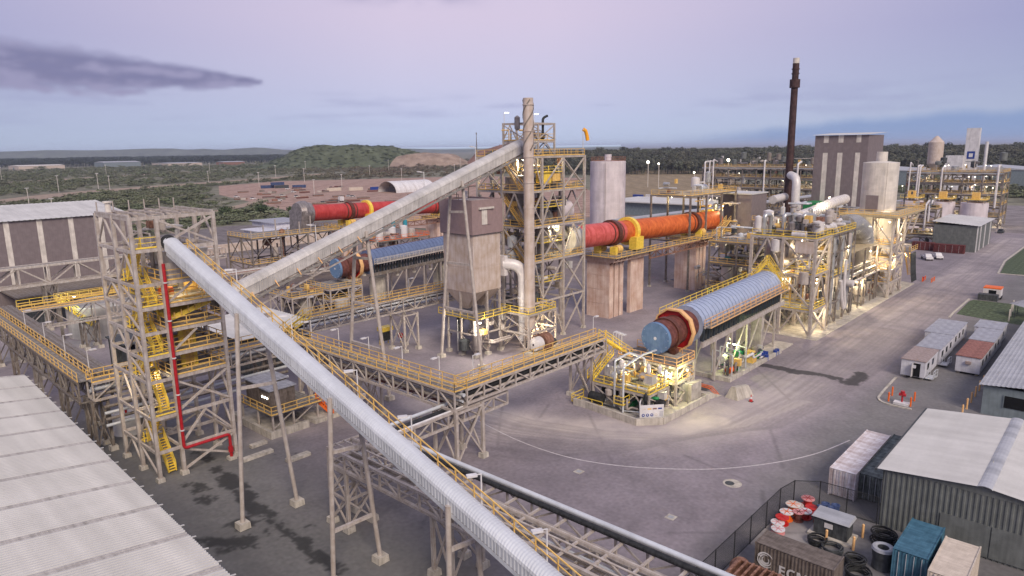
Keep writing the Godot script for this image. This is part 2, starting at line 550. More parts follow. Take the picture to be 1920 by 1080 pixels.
func floodlight(at, c, e, label, group, size = 0.45):
	# a lit work lamp: its glowing face and its light
	var t = thing("work_light", label, "lamp", at, group)
	var b = MB.new()
	b.tube(Vector3(0, 0.16, 0), Vector3(0, 0.0, 0), size * 0.7, size * 0.45, 10)
	put("housing", b, M.white_paint, t)
	var g = MB.new()
	g.tube(Vector3(0, -0.02, 0), Vector3(0, -0.12, 0), size * 0.42, size * 0.3, 10)
	put("lens", g, M.lamp_glow, t)
	var l = OmniLight3D.new()
	l.name = "light"
	l.light_color = c
	l.light_energy = e * 0.55
	l.light_size = 0.2
	l.omni_range = 60.0
	l.omni_attenuation = 2.0
	l.shadow_enabled = true
	t.add_child(l)
	l.position = Vector3(0, -0.45, 0)
	return t

func walkway(called, label, p, q, width, o = {}):
	# an elevated walkway on a truss from p to q at deck level
	var t = thing(called, label, o.get("category", "walkway"))
	var dir = (q - p).normalized()
	var side = Vector3(-dir.z, 0, dir.x).normalized() * width * 0.5
	var depth = o.get("depth", 1.7)
	var ln = (q - p).length()
	var bays = int(max(2, round(ln / o.get("bay", 2.6))))
	var down = Vector3(0, -depth - 0.12, 0)
	var mm = o.get("m", M.steel)
	var b = MB.new()
	b.hexa([p - side + Vector3(0, -0.08, 0), p + side + Vector3(0, -0.08, 0), q + side + Vector3(0, -0.08, 0), q - side + Vector3(0, -0.08, 0),
		p - side, p + side, q + side, q - side] if side.cross(dir).y > 0 else [p + side + Vector3(0, -0.08, 0), p - side + Vector3(0, -0.08, 0), q - side + Vector3(0, -0.08, 0), q + side + Vector3(0, -0.08, 0), p + side, p - side, q - side, q + side])
	put("deck", b, M.grating, t)
	for s in [-1, 1]:
		truss(t, p + side * s + down, q + side * s + down, depth, bays, o.get("w", 0.17), mm)
	for i in bays + 1:
		var c = p.lerp(q, float(i) / bays)
		beam(t, "cross_beam", c + side + down, c - side + down, 0.14, 0.14, mm)
	var sides = o.get("rails", [-1, 1])
	for s in sides:
		handrail(t, [p + side * s, q + side * s], M.yellow)
	for k in o.get("pipes", []):
		# pipes and trays carried in the truss: [offset across, drop, radius, material]
		var off = side * k[0] + Vector3(0, -k[1], 0)
		rod(t, "carried_pipe", p + off, q + off, k[2], M[k[3]], 10)
	return t

func ladder_cage(parent, p, h, m):
	var b = MB.new()
	for s in [-0.25, 0.25]: b.bar(p + Vector3(s, 0, 0), p + Vector3(s, h, 0), 0.05, 0.05)
	for k in int(h / 0.4): b.bar(p + Vector3(-0.25, k * 0.4, 0), p + Vector3(0.25, k * 0.4, 0), 0.04, 0.04)
	return put("ladder", b, m, parent)

# ---------------------------------------------------------------- pavement: one computed colour map, laid out in plant metres
const PW = 1280
const PH = 1024
const PA0 = 0.0
const PB0 = -24.0
const PXM = 4.0      # pixels per metre

func stroke(buf: PackedFloat32Array, pts, width: float, strength: float):
	for i in pts.size() - 1:
		var p = pts[i]; var q = pts[i + 1]
		var x0 = int((min(p.x, q.x) - width - PA0) * PXM); var x1 = int((max(p.x, q.x) + width - PA0) * PXM)
		var y0 = int((min(p.y, q.y) - width - PB0) * PXM); var y1 = int((max(p.y, q.y) + width - PB0) * PXM)
		var d = q - p
		var l2 = max(d.length_squared(), 0.0001)
		for y in range(max(y0, 0), min(y1, PH - 1) + 1):
			for x in range(max(x0, 0), min(x1, PW - 1) + 1):
				var c = Vector2(PA0 + x / PXM, PB0 + y / PXM)
				var tt = clamp((c - p).dot(d) / l2, 0, 1)
				var e = 1.0 - c.distance_to(p + d * tt) / width
				if e > 0.0:
					var k = y * PW + x
					buf[k] = max(buf[k], min(1.0, e * 1.4) * strength)

func pavement_texture() -> ImageTexture:
	var dust = PackedFloat32Array(); dust.resize(PW * PH)
	var wet = PackedFloat32Array(); wet.resize(PW * PH)
	var V = func(l):
		var o = []
		for i in range(0, l.size(), 2): o.append(Vector2(l[i], l[i + 1]))
		return o
	# dust carried by wheels round the bend, and spilled by the pump skid and under the kilns
	stroke(dust, V.call([58, 66, 60, 56, 64, 48, 70, 40, 79, 35.5, 92, 33]), 7.5, 0.75)
	stroke(dust, V.call([62, 57, 65, 50, 69, 44]), 4.0, 1.0)
	stroke(dust, V.call([60.5, 59, 63, 52, 65, 46.5, 67.5, 42, 72, 38.5, 78, 36.5]), 3.4, 1.35)
	stroke(dust, V.call([70, 41, 76, 37.5, 84, 36]), 3.5, 0.8)
	for k in 6:
		var o = k * 1.15
		stroke(dust, V.call([56.5 + o, 62, 58 + o, 54, 62 + o * 0.9, 46 - o * 0.1, 68 + o * 0.7, 39.5 - o * 0.4, 77 + o * 0.3, 34.5 - o * 0.3, 92, 31 - o * 0.2]), 0.42, 0.95)
	stroke(dust, V.call([92, 34, 110, 32, 140, 32, 190, 32, 300, 32]), 8.0, 0.5)
	stroke(dust, V.call([88, 35, 110, 35, 140, 35, 190, 35, 300, 34]), 1.2, 0.65)
	stroke(dust, V.call([88, 31, 110, 30.5, 140, 30, 190, 30, 300, 30]), 1.0, 0.6)
	stroke(dust, V.call([74, 96, 90, 96, 105, 92]), 9.0, 0.4)
	stroke(dust, V.call([72, 66, 96, 66, 120, 66]), 8.0, 0.35)
	stroke(dust, V.call([196, 36, 210, 34, 214, 31]), 2.4, 0.8)
	stroke(dust, V.call([56, 22, 60, 17]), 2.6, 0.6)
	stroke(dust, V.call([37, 77, 48, 72]), 4.0, 0.4)
	# wet runs beside the big shed
	stroke(wet, V.call([31, 77, 30.2, 71.6, 29.5, 66, 28.7, 61, 28.6, 56, 28.6, 52.2, 28.4, 47.7, 28.2, 43]), 1.3, 1.0)
	stroke(wet, V.call([26.2, 58.4, 27.6, 56.5, 25, 55, 23, 58]), 2.2, 0.95)
	stroke(wet, V.call([26.4, 53.7, 28.8, 53.5, 30.6, 53.3]), 0.7, 0.9)
	stroke(wet, V.call([24, 62, 26.4, 66.8, 26.4, 70.5]), 1.6, 0.75)
	stroke(wet, V.call([36, 71, 38, 66]), 1.2, 0.6)
	stroke(wet, V.call([103.5, 43, 103.6, 37, 104.6, 32, 103, 28]), 1.5, 1.9)
	stroke(wet, V.call([103, 29, 106, 27.6, 108.8, 28.2]), 1.2, 1.8)
	stroke(wet, V.call([86.5, 46, 88, 43.4]), 2.6, 1.3)
	# tyre marks, seams between pours of seal, patched trenches
	var mark = PackedFloat32Array(); mark.resize(PW * PH)
	var rr = RandomNumberGenerator.new(); rr.seed = 14
	for k in 34:
		var o = rr.randf_range(-6, 7)
		stroke(mark, V.call([55 + o, 66, 56 + o, 54, 60 + o * 0.9, 45, 67 + o * 0.7, 38 - o * 0.3, 78 + o * 0.4, 33 - o * 0.5, 95 + o, 31 - o * 0.6, 140, 31 - o * 0.7]), 0.3, rr.randf_range(0.25, 0.8))
	for k in 16:
		var o = rr.randf_range(27, 39)
		stroke(mark, V.call([92, o, 140, o + rr.randf_range(-1, 1), 200, o + rr.randf_range(-2, 2), 300, o]), 0.34, rr.randf_range(0.2, 0.7))
	for k in 12:
		var a0 = rr.randf_range(38, 96); var b0 = rr.randf_range(14, 70)
		stroke(mark, V.call([a0, b0, a0 + rr.randf_range(-14, 14), b0 + rr.randf_range(-14, 14)]), 0.26, 0.9)
	for c in [[40, 60, 46, 40], [60, 74, 72, 74], [50, 24, 58, 24], [84, 60, 110, 60], [24, 48, 24, 60]]:
		stroke(mark, V.call(c), 1.5, 0.5)
	var n1 = noise_image(512, 0.006, 41, 5).get_data()
	var n2 = noise_image(512, 0.03, 42, 4).get_data()
	var n3 = noise_image(512, 0.16, 43, 2).get_data()
	var n4 = noise_image(512, 0.075, 44, 5).get_data()
	var out = PackedByteArray(); out.resize(PW * PH * 3)
	for y in PH:
		var b = PB0 + y / PXM
		for x in PW:
			var a = PA0 + x / PXM
			var k = y * PW + x
			var i1 = n1[((y / 2) % 512) * 512 + (x / 2) % 512] / 255.0
			var i2 = n2[(y % 512) * 512 + x % 512] / 255.0
			var i4 = n4[(y % 512) * 512 + x % 512] / 255.0
			var i3 = n3[((y * 3) % 512) * 512 + (x * 3) % 512] / 255.0
			# bitumen seal: mauve brown in the yard, greyer by the sheds
			var grey = clamp((48.0 - a) / 16.0 + (i1 - 0.5) * 1.5, 0, 1) * clamp((112.0 - b) / 20.0, 0, 1)
			grey = max(grey, clamp((27.0 - b) / 6.0 + (i1 - 0.5), 0, 1) * 0.8)
			var yard = clamp((b - 92.0) / 30.0 + (i1 - 0.5), 0, 1) * clamp((a - 60.0) / 30.0, 0, 1)
			var r = lerp(0.515, 0.415, grey); var g = lerp(0.477, 0.405, grey); var bl = lerp(0.497, 0.398, grey)
			r = lerp(r, 0.47, yard); g = lerp(g, 0.42, yard); bl = lerp(bl, 0.405, yard)
			var e = 1.0 + (i1 - 0.5) * 0.22 + (i2 - 0.5) * 0.16 + (i3 - 0.5) * 0.22 + (i4 - 0.5) * 0.1
			r *= e; g *= e; bl *= e
			var d = min(1.15, dust[k]) * clamp(0.42 + i2 * 0.7 + (i1 - 0.5) * 0.5 + (i4 - 0.5) * 0.3, 0, 1)
			r = lerp(r, 0.80, d * 0.75); g = lerp(g, 0.745, d * 0.75); bl = lerp(bl, 0.705, d * 0.75)
			var mk = 1.0 - mark[k] * 0.16 * clamp(i2 * 1.6, 0, 1)
			r *= mk; g *= mk; bl *= mk
			var w = wet[k]
			if w > 0.0:
				var q = clamp((w + (i2 - 0.5) * 1.9 + (i4 - 0.5) * 2.4 + (i3 - 0.5) * 1.0 - 0.62) * 3.0, 0, 1) * 0.5
				r *= 1.0 - q; g *= 1.0 - q; bl *= 1.0 - q
			out[k * 3] = int(clamp(r, 0, 1) * 255); out[k * 3 + 1] = int(clamp(g, 0, 1) * 255); out[k * 3 + 2] = int(clamp(bl, 0, 1) * 255)
	var im = Image.create_from_data(PW, PH, false, Image.FORMAT_RGB8, out)
	im.generate_mipmaps()
	return ImageTexture.create_from_image(im)

func flat(called, pts, h, m, uv = false):
	# a flat sheet over an outline of plant points
	var b = MB.new()
	var poly = PackedVector2Array(pts)
	var tri = Geometry2D.triangulate_polygon(poly)
	for p in poly:
		b.v.append(P(p.x, p.y, h)); b.n.append(Vector3.UP)
		b.t.append(Vector2((p.x - PA0) * PXM / PW, (p.y - PB0) * PXM / PH) if uv else Vector2.ZERO)
	for i in range(0, tri.size(), 3):
		var x = tri[i]; var y = tri[i + 1]; var z = tri[i + 2]
		if (poly[y] - poly[x]).cross(poly[z] - poly[x]) > 0:
			b.ix.append(x); b.ix.append(z); b.ix.append(y)
		else:
			b.ix.append(x); b.ix.append(y); b.ix.append(z)
	return structure(called, b, m)

func ribbon(called, pts, width, h, m, depth = 0.0):
	# a strip (painted line) or, with depth, a kerb along a polyline
	var b = MB.new()
	for i in pts.size() - 1:
		var p = P(pts[i].x, pts[i].y, h); var q = P(pts[i + 1].x, pts[i + 1].y, h)
		if depth > 0.0:
			b.bar(p + Vector3(0, depth * 0.5 - 0.02, 0), q + Vector3(0, depth * 0.5 - 0.02, 0), width, depth)
		else:
			var s = (q - p).normalized().cross(Vector3.UP) * width * 0.5
			b.quad(p - s, p + s, q + s, q - s)
	return structure(called, b, m)

func v2(l):
	var o = []
	for i in range(0, l.size(), 2): o.append(Vector2(l[i], l[i + 1]))
	return o

func smooth(pts, n = 6):
	var c = Curve2D.new()
	for i in pts.size():
		var tn = (pts[min(i + 1, pts.size() - 1)] - pts[max(i - 1, 0)]) / 6.0
		c.add_point(pts[i], -tn, tn)
	var o = []
	for i in (pts.size() - 1) * n + 1: o.append(c.samplef(float(i) / n))
	return o

# ---------------------------------------------------------------- sky
func sky_texture() -> ImageTexture:
	var w = 2048; var h = 1024
	var im = Image.create(w, h, false, Image.FORMAT_RGBF)
	var f1 = FastNoiseLite.new(); f1.seed = 5; f1.frequency = 0.02; f1.fractal_octaves = 5
	var f2 = FastNoiseLite.new(); f2.seed = 9; f2.frequency = 0.02; f2.fractal_octaves = 4
	var horizon = Color(0.745, 0.80, 0.905); var low = Color(0.76, 0.785, 0.90); var mid = Color(0.815, 0.785, 0.885); var high = Color(0.69, 0.71, 0.82)
	for y in h:
		var el = 90.0 - (y + 0.5) * 180.0 / h
		var c0: Color
		if el < 0: c0 = Color(0.42, 0.40, 0.42)
		elif el < 3: c0 = horizon.lerp(low, el / 3.0)
		elif el < 10: c0 = low.lerp(mid, (el - 3.0) / 7.0)
		else: c0 = mid.lerp(high, clamp((el - 10.0) / 50.0, 0, 1))
		for x in w:
			var az = fposmod((x + 0.5) * 360.0 / w + 180.0, 360.0) - 180.0      # heading from +b towards +a
			var c = c0
			if el > -1.0:
				# the belt of rose light opposite the sunset is widest ahead, bluer to both sides
				var away = abs(az - 45.0)
				var side = clamp((away - 6.0) / 34.0, 0, 1)
				c = c.lerp(Color(0.69, 0.74, 0.83).lerp(Color(0.595, 0.61, 0.765), clamp(el / 8.0, 0, 1)), side * 1.0 * clamp(1.0 - el / 60.0, 0, 1))
				if el > 2.0 and el < 30.0: c = c.lerp(Color(0.85, 0.78, 0.87), 0.4 * (1.0 - side) * clamp((el - 2.0) / 8.0, 0, 1))
				if el < 30.0:
					# long bank of low cloud towards +a
					var bank = clamp((az - 62.0) / 22.0, 0, 1)
					var top = 1.0 + bank * 1.5 + f1.get_noise_2d(az * 6.0, 3.0) * 0.5
					var k = clamp((top - el) * 1.6, 0, 1) * clamp((az - 60.0) / 8.0, 0, 1)
					c = c.lerp(Color(0.50, 0.595, 0.775), k * 0.75)
					# wisps
					var ws = f2.get_noise_2d(az * 5.0, el * 60.0) * 0.5 + f1.get_noise_2d(az * 2.0, el * 20.0) * 0.6
					var band = clamp(1.0 - abs(el - 3.2) / 1.8, 0, 1)
					c = c.lerp(Color(0.60, 0.615, 0.76), clamp(ws * 3.4 - 0.35, 0, 1) * band * 0.4)
					# the dark lens-shaped cloud towards +b
					var cx = (az - 12.0) / 17.0               # tapers to its tip at az 29
					if cx < 1.02:
						var mid_el = 5.8 - cx * 0.7
						var half = 1.75 * pow(clamp(1.0 - pow(max(cx, 0.0), 1.6), 0, 1), 0.7)
						var up = (el - mid_el) / max(half, 0.05)
						var nz = f1.get_noise_2d(az * 7.0, el * 30.0) * 0.75 + f2.get_noise_2d(az * 22.0, el * 90.0) * 0.45
						var e = 1.0 - abs(up) + nz * (0.9 if up < 0 else 0.45)
						if half > 0.02:
							var q = clamp(e * 2.2, 0, 1) * clamp((cx + 3.0) / 1.5, 0, 1)
							var body = Color(0.46, 0.46, 0.60).lerp(Color(0.60, 0.59, 0.72), clamp(0.4 + nz * 1.9 - up * 0.15, 0, 1))
							c = c.lerp(body, q * 0.92)
					# scraps high above
					var hz = clamp(1.0 - abs(el - 11.6) / 1.1, 0, 1) * clamp(1.0 - abs(az - 40.0) / 7.0, 0, 1)
					c = c.lerp(Color(0.62, 0.60, 0.73), clamp(hz * (0.75 + f1.get_noise_2d(az * 9.0, el * 22.0) * 1.6), 0, 1) * 0.8)
			im.set_pixel(x, y, c.srgb_to_linear())
	return ImageTexture.create_from_image(im)

# ---------------------------------------------------------------- conveyor galleries
func gallery(t, p, q, half, wall, arch, m_roof, m_wall, sheet = 5.0):
	# p, q: middle of the floor at both ends. Side panels, an arched corrugated roof in sheets, a floor
	var dir = (q - p).normalized()
	var side = Vector3(-dir.z, 0, dir.x).normalized() * half
	var ln = (q - p).length()
	var cnt = int(ceil(ln / sheet))
	var segs = 8
	for i in cnt:
		var s0 = p.lerp(q, float(i) / cnt); var s1 = p.lerp(q, (i + 1.0) / cnt)
		var gap = dir * 0.015
		for s in [-1, 1]:
			var b = MB.new()
			var n = side * s
			b.ribbed(s0 + n + gap, Vector3(0, wall, 0), s1 - s0 - gap * 2, n, 0.32, 0.03)
			put("side_panel", b, m_wall, t)
		var r = MB.new()
		var rows = int((s1 - s0).length() / 0.11)
		for k in rows:
			var c0 = s0.lerp(s1, float(k) / rows); var c1 = s0.lerp(s1, (k + 1.0) / rows)
			var e0 = 0.022 if k % 2 == 0 else 0.0; var e1 = 0.0 if k % 2 == 0 else 0.022
			for j in segs:
				var a0 = PI * j / segs; var a1 = PI * (j + 1.0) / segs
				var d0 = side * cos(a0) * 1.05 + Vector3(0, wall + sin(a0) * arch, 0); var d1 = side * cos(a1) * 1.05 + Vector3(0, wall + sin(a1) * arch, 0)
				var u0 = d0.normalized(); var u1 = d1.normalized()
				r.quad(c0 + d0 + u0 * e0, c1 + d0 + u0 * e1, c1 + d1 + u1 * e1, c0 + d1 + u1 * e0)
		put("roof_sheet", r, m_roof, t)
	var f = MB.new()
	f.bar(p + Vector3(0, -0.06, 0), q + Vector3(0, -0.06, 0), half * 2.0, 0.12)
	put("floor_pan", f, M.dark_steel, t)

func build_conveyors():
	# near gallery, running down from the transfer tower past the camera
	var t = thing("conveyor_gallery", "long silver corrugated conveyor gallery sloping down from the transfer tower to the ground", "conveyor")
	var fh = func(b): return 25.8 - 0.325 * (72.1 - b) - 1.5
	var p = P(28.4, 72.4, fh.call(72.4)); var q = P(28.4, 4.0, fh.call(4.0))
	gallery(t, p, q, 0.7, 0.78, 0.52, M.galvanised, M.galvanised)
	var hd = MB.new()
	hd.tube(p + Vector3(0, 0.55, 0), p + P(0, 0.8, 0.8), 0.78, 0.74, 16)
	put("head_hood", hd, M.black, t)
	# walkway on its far side
	var w0 = P(29.5, 72.0, fh.call(72.0)); var w1 = P(29.5, 4.0, fh.call(4.0))
	var dk = MB.new(); dk.bar(w0, w1, 0.7, 0.06); put("walk_deck", dk, M.galvanised_dusty, t)
	handrail(t, [w0 + P(0.35, 0, 0), w1 + P(0.35, 0, 0)], M.yellow, false)
	beam(t, "stringer", w0 + P(0.32, 0, -0.2), w1 + P(0.32, 0, -0.2), 0.1, 0.2, M.galvanised)
	beam(t, "stringer", w0 + P(-1.75, 0, -0.2), w1 + P(-1.75, 0, -0.2), 0.12, 0.3, M.galvanised)
	for bb in [[57.9, 2.8], [44.0, 2.3], [31.0, 1.7]]:
		var b = bb[0]; var sp = bb[1]; var hh = fh.call(b)
		bent(t, P(29.1 - sp, b, 0), P(29.1 + sp, b, 0), P(27.6, b, hh + 0.4), P(29.9, b, hh - 0.1), M.steel, 0.2, [0.3, 0.72] if b < 50 else [0.66])
		beam(t, "cap_beam", P(27.5, b, hh - 0.3), P(30.8, b, hh - 0.3), 0.25, 0.4, M.steel)
	for b in [62.0, 52.8, 43.6, 37.2, 30.2, 24.6]:
		lamp_post(P(29.9, b, fh.call(b)), nth([62.0, 52.8, 43.6, 37.2, 30.2, 24.6].find(b)) + " white lamp down the silver conveyor handrail, counted from the transfer tower", "lamps along the near conveyor", 2.3, P(-0.5, 0.3, 0))

	# far gallery, climbing from the transfer tower to the kiln feed tower
	t = thing("conveyor_gallery", "pale grey conveyor gallery climbing across the plant to the kiln feed tower", "conveyor")
	var gh = func(a): return 17.3 + 0.326 * (a - 39.6)
	p = P(35.0, 78.8, gh.call(35.0)); q = P(90.9, 78.8, gh.call(90.9))
	gallery(t, p, q, 1.25, 1.3, 0.7, M.galvanised_dusty, M.galvanised_dusty, 5.5)
	for a in [56.0, 74.2]:
		var hh = gh.call(a)
		bent(t, P(a, 83.6, 0), P(a, 74.2, 0), P(a, 80.0, hh + 0.4), P(a, 77.5, hh + 0.6), M.steel, 0.26, [0.3, 0.56, 0.84])
		beam(t, "cap_beam", P(a, 77.3, hh - 0.3), P(a, 80.2, hh - 0.3), 0.25, 0.45, M.steel)
	# supporting truss and walkway on the lower half
	for b in [77.4, 80.2]:
		for i in 8:
			var a0 = 37.0 + i * 2.6; var a1 = a0 + 2.6
			beam(t, "chord", P(a0, b, gh.call(a0) - 1.5), P(a1, b, gh.call(a1) - 1.5), 0.16, 0.2, M.steel)
			beam(t, "brace", P(a0, b, gh.call(a0) - (1.4 if i % 2 == 0 else 0.1)), P(a1, b, gh.call(a1) - (0.1 if i % 2 == 0 else 1.4)), 0.12, 0.12, M.steel)
	var dk2 = MB.new(); dk2.bar(P(37, 76.9, gh.call(37.0) - 0.2), P(89, 76.9, gh.call(89.0) - 0.2), 0.9, 0.06); put("walk_deck", dk2, M.grating, t)
	handrail(t, [P(37, 80.6, gh.call(37.0)), P(60, 80.6, gh.call(60.0))], M.yellow)
	var br = 39.0
	while br < 56.0:
		beam(t, "bracket", P(br, 77.4, gh.call(br) + 0.5), P(br, 76.5, gh.call(br) - 0.2), 0.1, 0.1, M.cream)
		br += 3.1
	for a in [50.0, 69.0, 80.0]:
		lamp_post(P(a, 80.3, gh.call(a) + 0.6), nth([50.0, 69.0, 80.0].find(a)) + " white lamp up the pale climbing conveyor, counted from the transfer tower", "lamps along the climbing conveyor", 3.2, P(-0.8, 0, 0.1))

# ---------------------------------------------------------------- transfer tower
func build_transfer_tower():
	var t = thing("transfer_tower", "tall open steel transfer tower with yellow stairs and an open framed top", "tower")
	var as_ = [25.0, 27.5, 33.3]; var bs = [73.2, 77.8, 82.6]
	var hs = [3.3, 7.0, 11.0, 13.5, 16.1, 18.7, 21.1, 24.6, 27.85]
	frame(t, as_, bs, hs, M.steel, {"w": 0.36, "decks": [11.0, 13.5, 16.1, 18.7, 21.1], "rails": [11.0, 13.5, 16.1, 18.7, 21.1], "rect": [27.5, 33.3, 73.2, 82.6], "brace": false})
	var lv = [0.4] + hs
	for k in 9:
		var y0 = lv[k] + 0.1; var y1 = lv[k + 1] - 0.4
		_x(t, P(25, 73.2, y0), P(25, 77.8, y1), P(25, 77.8, y0), P(25, 73.2, y1), 0.34, M.steel, [2, 1, 2][k % 3])
		if k % 2 == 0: _x(t, P(25, 77.8, y0), P(25, 82.6, y1), P(25, 82.6, y0), P(25, 77.8, y1), 0.34, M.steel, 1)
		if k < 3 or k > 7:
			_x(t, P(27.5, 73.2, y0), P(33.3, 73.2, y1), P(33.3, 73.2, y0), P(27.5, 73.2, y1), 0.4, M.steel, [0, 1, 0][k % 3])
			_x(t, P(33.3, 73.2, y0), P(33.3, 77.8, y1), P(33.3, 77.8, y0), P(33.3, 73.2, y1), 0.36, M.steel, 1)
			_x(t, P(27.5, 82.6, y0), P(33.3, 82.6, y1), P(33.3, 82.6, y0), P(27.5, 82.6, y1), 0.36, M.steel, 0)
		elif k % 2 == 0: beam(t, "brace", P(27.6, 73.2, y0), P(30.4, 73.2, y1), 0.2, 0.2, M.steel)
	# roof grid of the open top
	for i in 6:
		beam(t, "purlin", P(25.0 + i * 1.66, 73.2, 27.95), P(25.0 + i * 1.66, 82.6, 27.95), 0.16, 0.2, M.steel)
		rod(t, "stub_post", P(25.2 + i * 1.6, 82.6, 27.9), P(25.2 + i * 1.6, 82.6, 29.0), 0.07, M.steel, 6)
	# stairs zigzag in the slim bay
	var flights = [[0.2, 3.4], [3.4, 7.1], [7.1, 11.06], [11.06, 13.56], [13.56, 16.16], [16.16, 18.76], [18.76, 21.16], [21.16, 24.66]]
	var up = true
	for f in flights:
		var x = 26.7 if up else 25.8
		stair(t, P(x, 74.3, f[0]) if up else P(x, 76.8, f[0]), P(x, 76.8, f[1]) if up else P(x, 74.3, f[1]), 0.8, M.bright_yellow)
		boxpart(t, "landing", P(25.1, 76.8 if up else 73.3, f[1] - 0.06), P(27.4, 77.7 if up else 74.3, f[1]), M.grating)
		handrail(t, [P(25.1, 77.7 if up else 74.2, f[1]), P(25.1, 76.8 if up else 73.3, f[1]), P(27.4, 76.8 if up else 73.3, f[1])] if not up else [P(25.1, 76.8, f[1]), P(25.1, 77.7, f[1]), P(27.4, 77.7, f[1])], M.bright_yellow)
		up = not up
	for h in [11.06, 13.56, 16.16, 18.76, 21.16]:
		handrail(t, [P(27.4, 78.6, h), P(27.4, 82.4, h), P(33.2, 82.4, h)], M.bright_yellow)
		handrail(t, [P(28.6, 75.0, h), P(32.4, 75.0, h)], M.yellow)
	clutter(t, 28.2, 32.8, 74.4, 82.0, 21.4, 26.0, 16, 201, ["galvanised_dusty", "steel", "vessel_grey", "yellow"], 0.6)
	clutter(t, 28.2, 32.8, 76.4, 82.0, 11.4, 20.0, 22, 202, ["galvanised_dusty", "steel", "bright_yellow", "yellow"], 0.6)
	# transfer chute house, screens and chutes inside
	boxpart(t, "chute_wall", P(27.9, 73.6, 21.2), P(33.0, 73.75, 22.9), M.steel)
	var b = MB.new()
	b.hexa([P(29, 74.5, 21.2), P(32.4, 74.5, 21.2), P(32.4, 79, 21.2), P(29, 79, 21.2), P(28.4, 74, 24.0), P(32.8, 74, 24.0), P(32.8, 79.6, 24.0), P(28.4, 79.6, 24.0)])
	put("head_chute", b, M.galvanised_dusty, t)
	b = MB.new()
	b.hexa([P(28.3, 74.2, 16.7), P(32.6, 74.2, 17.9), P(32.6, 77.8, 17.9), P(28.3, 77.8, 16.7), P(28.3, 74.2, 17.2), P(32.6, 74.2, 18.5), P(32.6, 77.8, 18.5), P(28.3, 77.8, 17.2)])
	put("vibrating_screen", b, M.bright_yellow, t)
	for i in 6:
		beam(t, "screen_rib", P(28.6 + i * 0.75, 74.1, 17.0 + i * 0.2), P(28.6 + i * 0.75, 74.1, 17.6 + i * 0.22), 0.1, 0.1, M.yellow)
	for x in [29.6, 30.9]:
		beam(t, "chute_leg", P(x, 75.6, 11.1), P(x, 75.6, 16.2), 0.4, 0.4, M.bright_yellow)
	boxpart(t, "drop_chute", P(29.8, 75.5, 11.2), P(30.7, 76.6, 16.2), M.yellow)
	ladder_cage(t, P(30.2, 75.3, 11.1), 5.0, M.bright_yellow)
	rod(t, "motor", P(28.3, 76.5, 19.5), P(29.6, 76.5, 19.5), 0.45, M.orange, 12)
	for i in 3:
		var c = MB.new(); c.lathe(P(29 + i * 1.6, 79.5, 11.1), Vector3.UP, [[0, 0.1], [0, 0.6], [1.4, 0.6], [1.7, 0.1]], 14)
		put("dust_filter", c, M.galvanised_dusty, t)
	# red fire main up the corner, then along the foot to a hydrant
	var fp = thing("fire_main", "red fire water pipe rising up the stair side of the transfer tower", "pipe")
	pipe(fp, "riser", [P(27.6, 72.85, 23.0), P(27.6, 72.85, 3.0), P(32.6, 72.85, 3.0), P(32.6, 72.85, 0.3)], 0.17, M.red_pipe, 10)
	for h in [5.0, 9.0, 13.0, 17.0, 21.0]: rod(fp, "flange", P(27.6, 72.85, h), P(27.6, 72.85, h + 0.12), 0.24, M.white_paint, 10)
	rod(fp, "valve_body", P(32.6, 72.85, 0.9), P(32.6, 72.85, 1.5), 0.28, M.red_pipe, 10)
	footing(fp, P(32.6, 72.85, 0), 0.9, 0.35)
	floodlight(P(30.4, 77.0, 20.9), Color(1, 0.93, 0.75), 12.0, "lit work lamp under the upper deck of the stair tower", "work lights on the transfer tower", 0.35)
	floodlight(P(26.2, 77.6, 10.6), Color(1, 0.93, 0.75), 9.0, "lit work lamp beside the lower stair landing of the tower", "work lights on the transfer tower", 0.3)

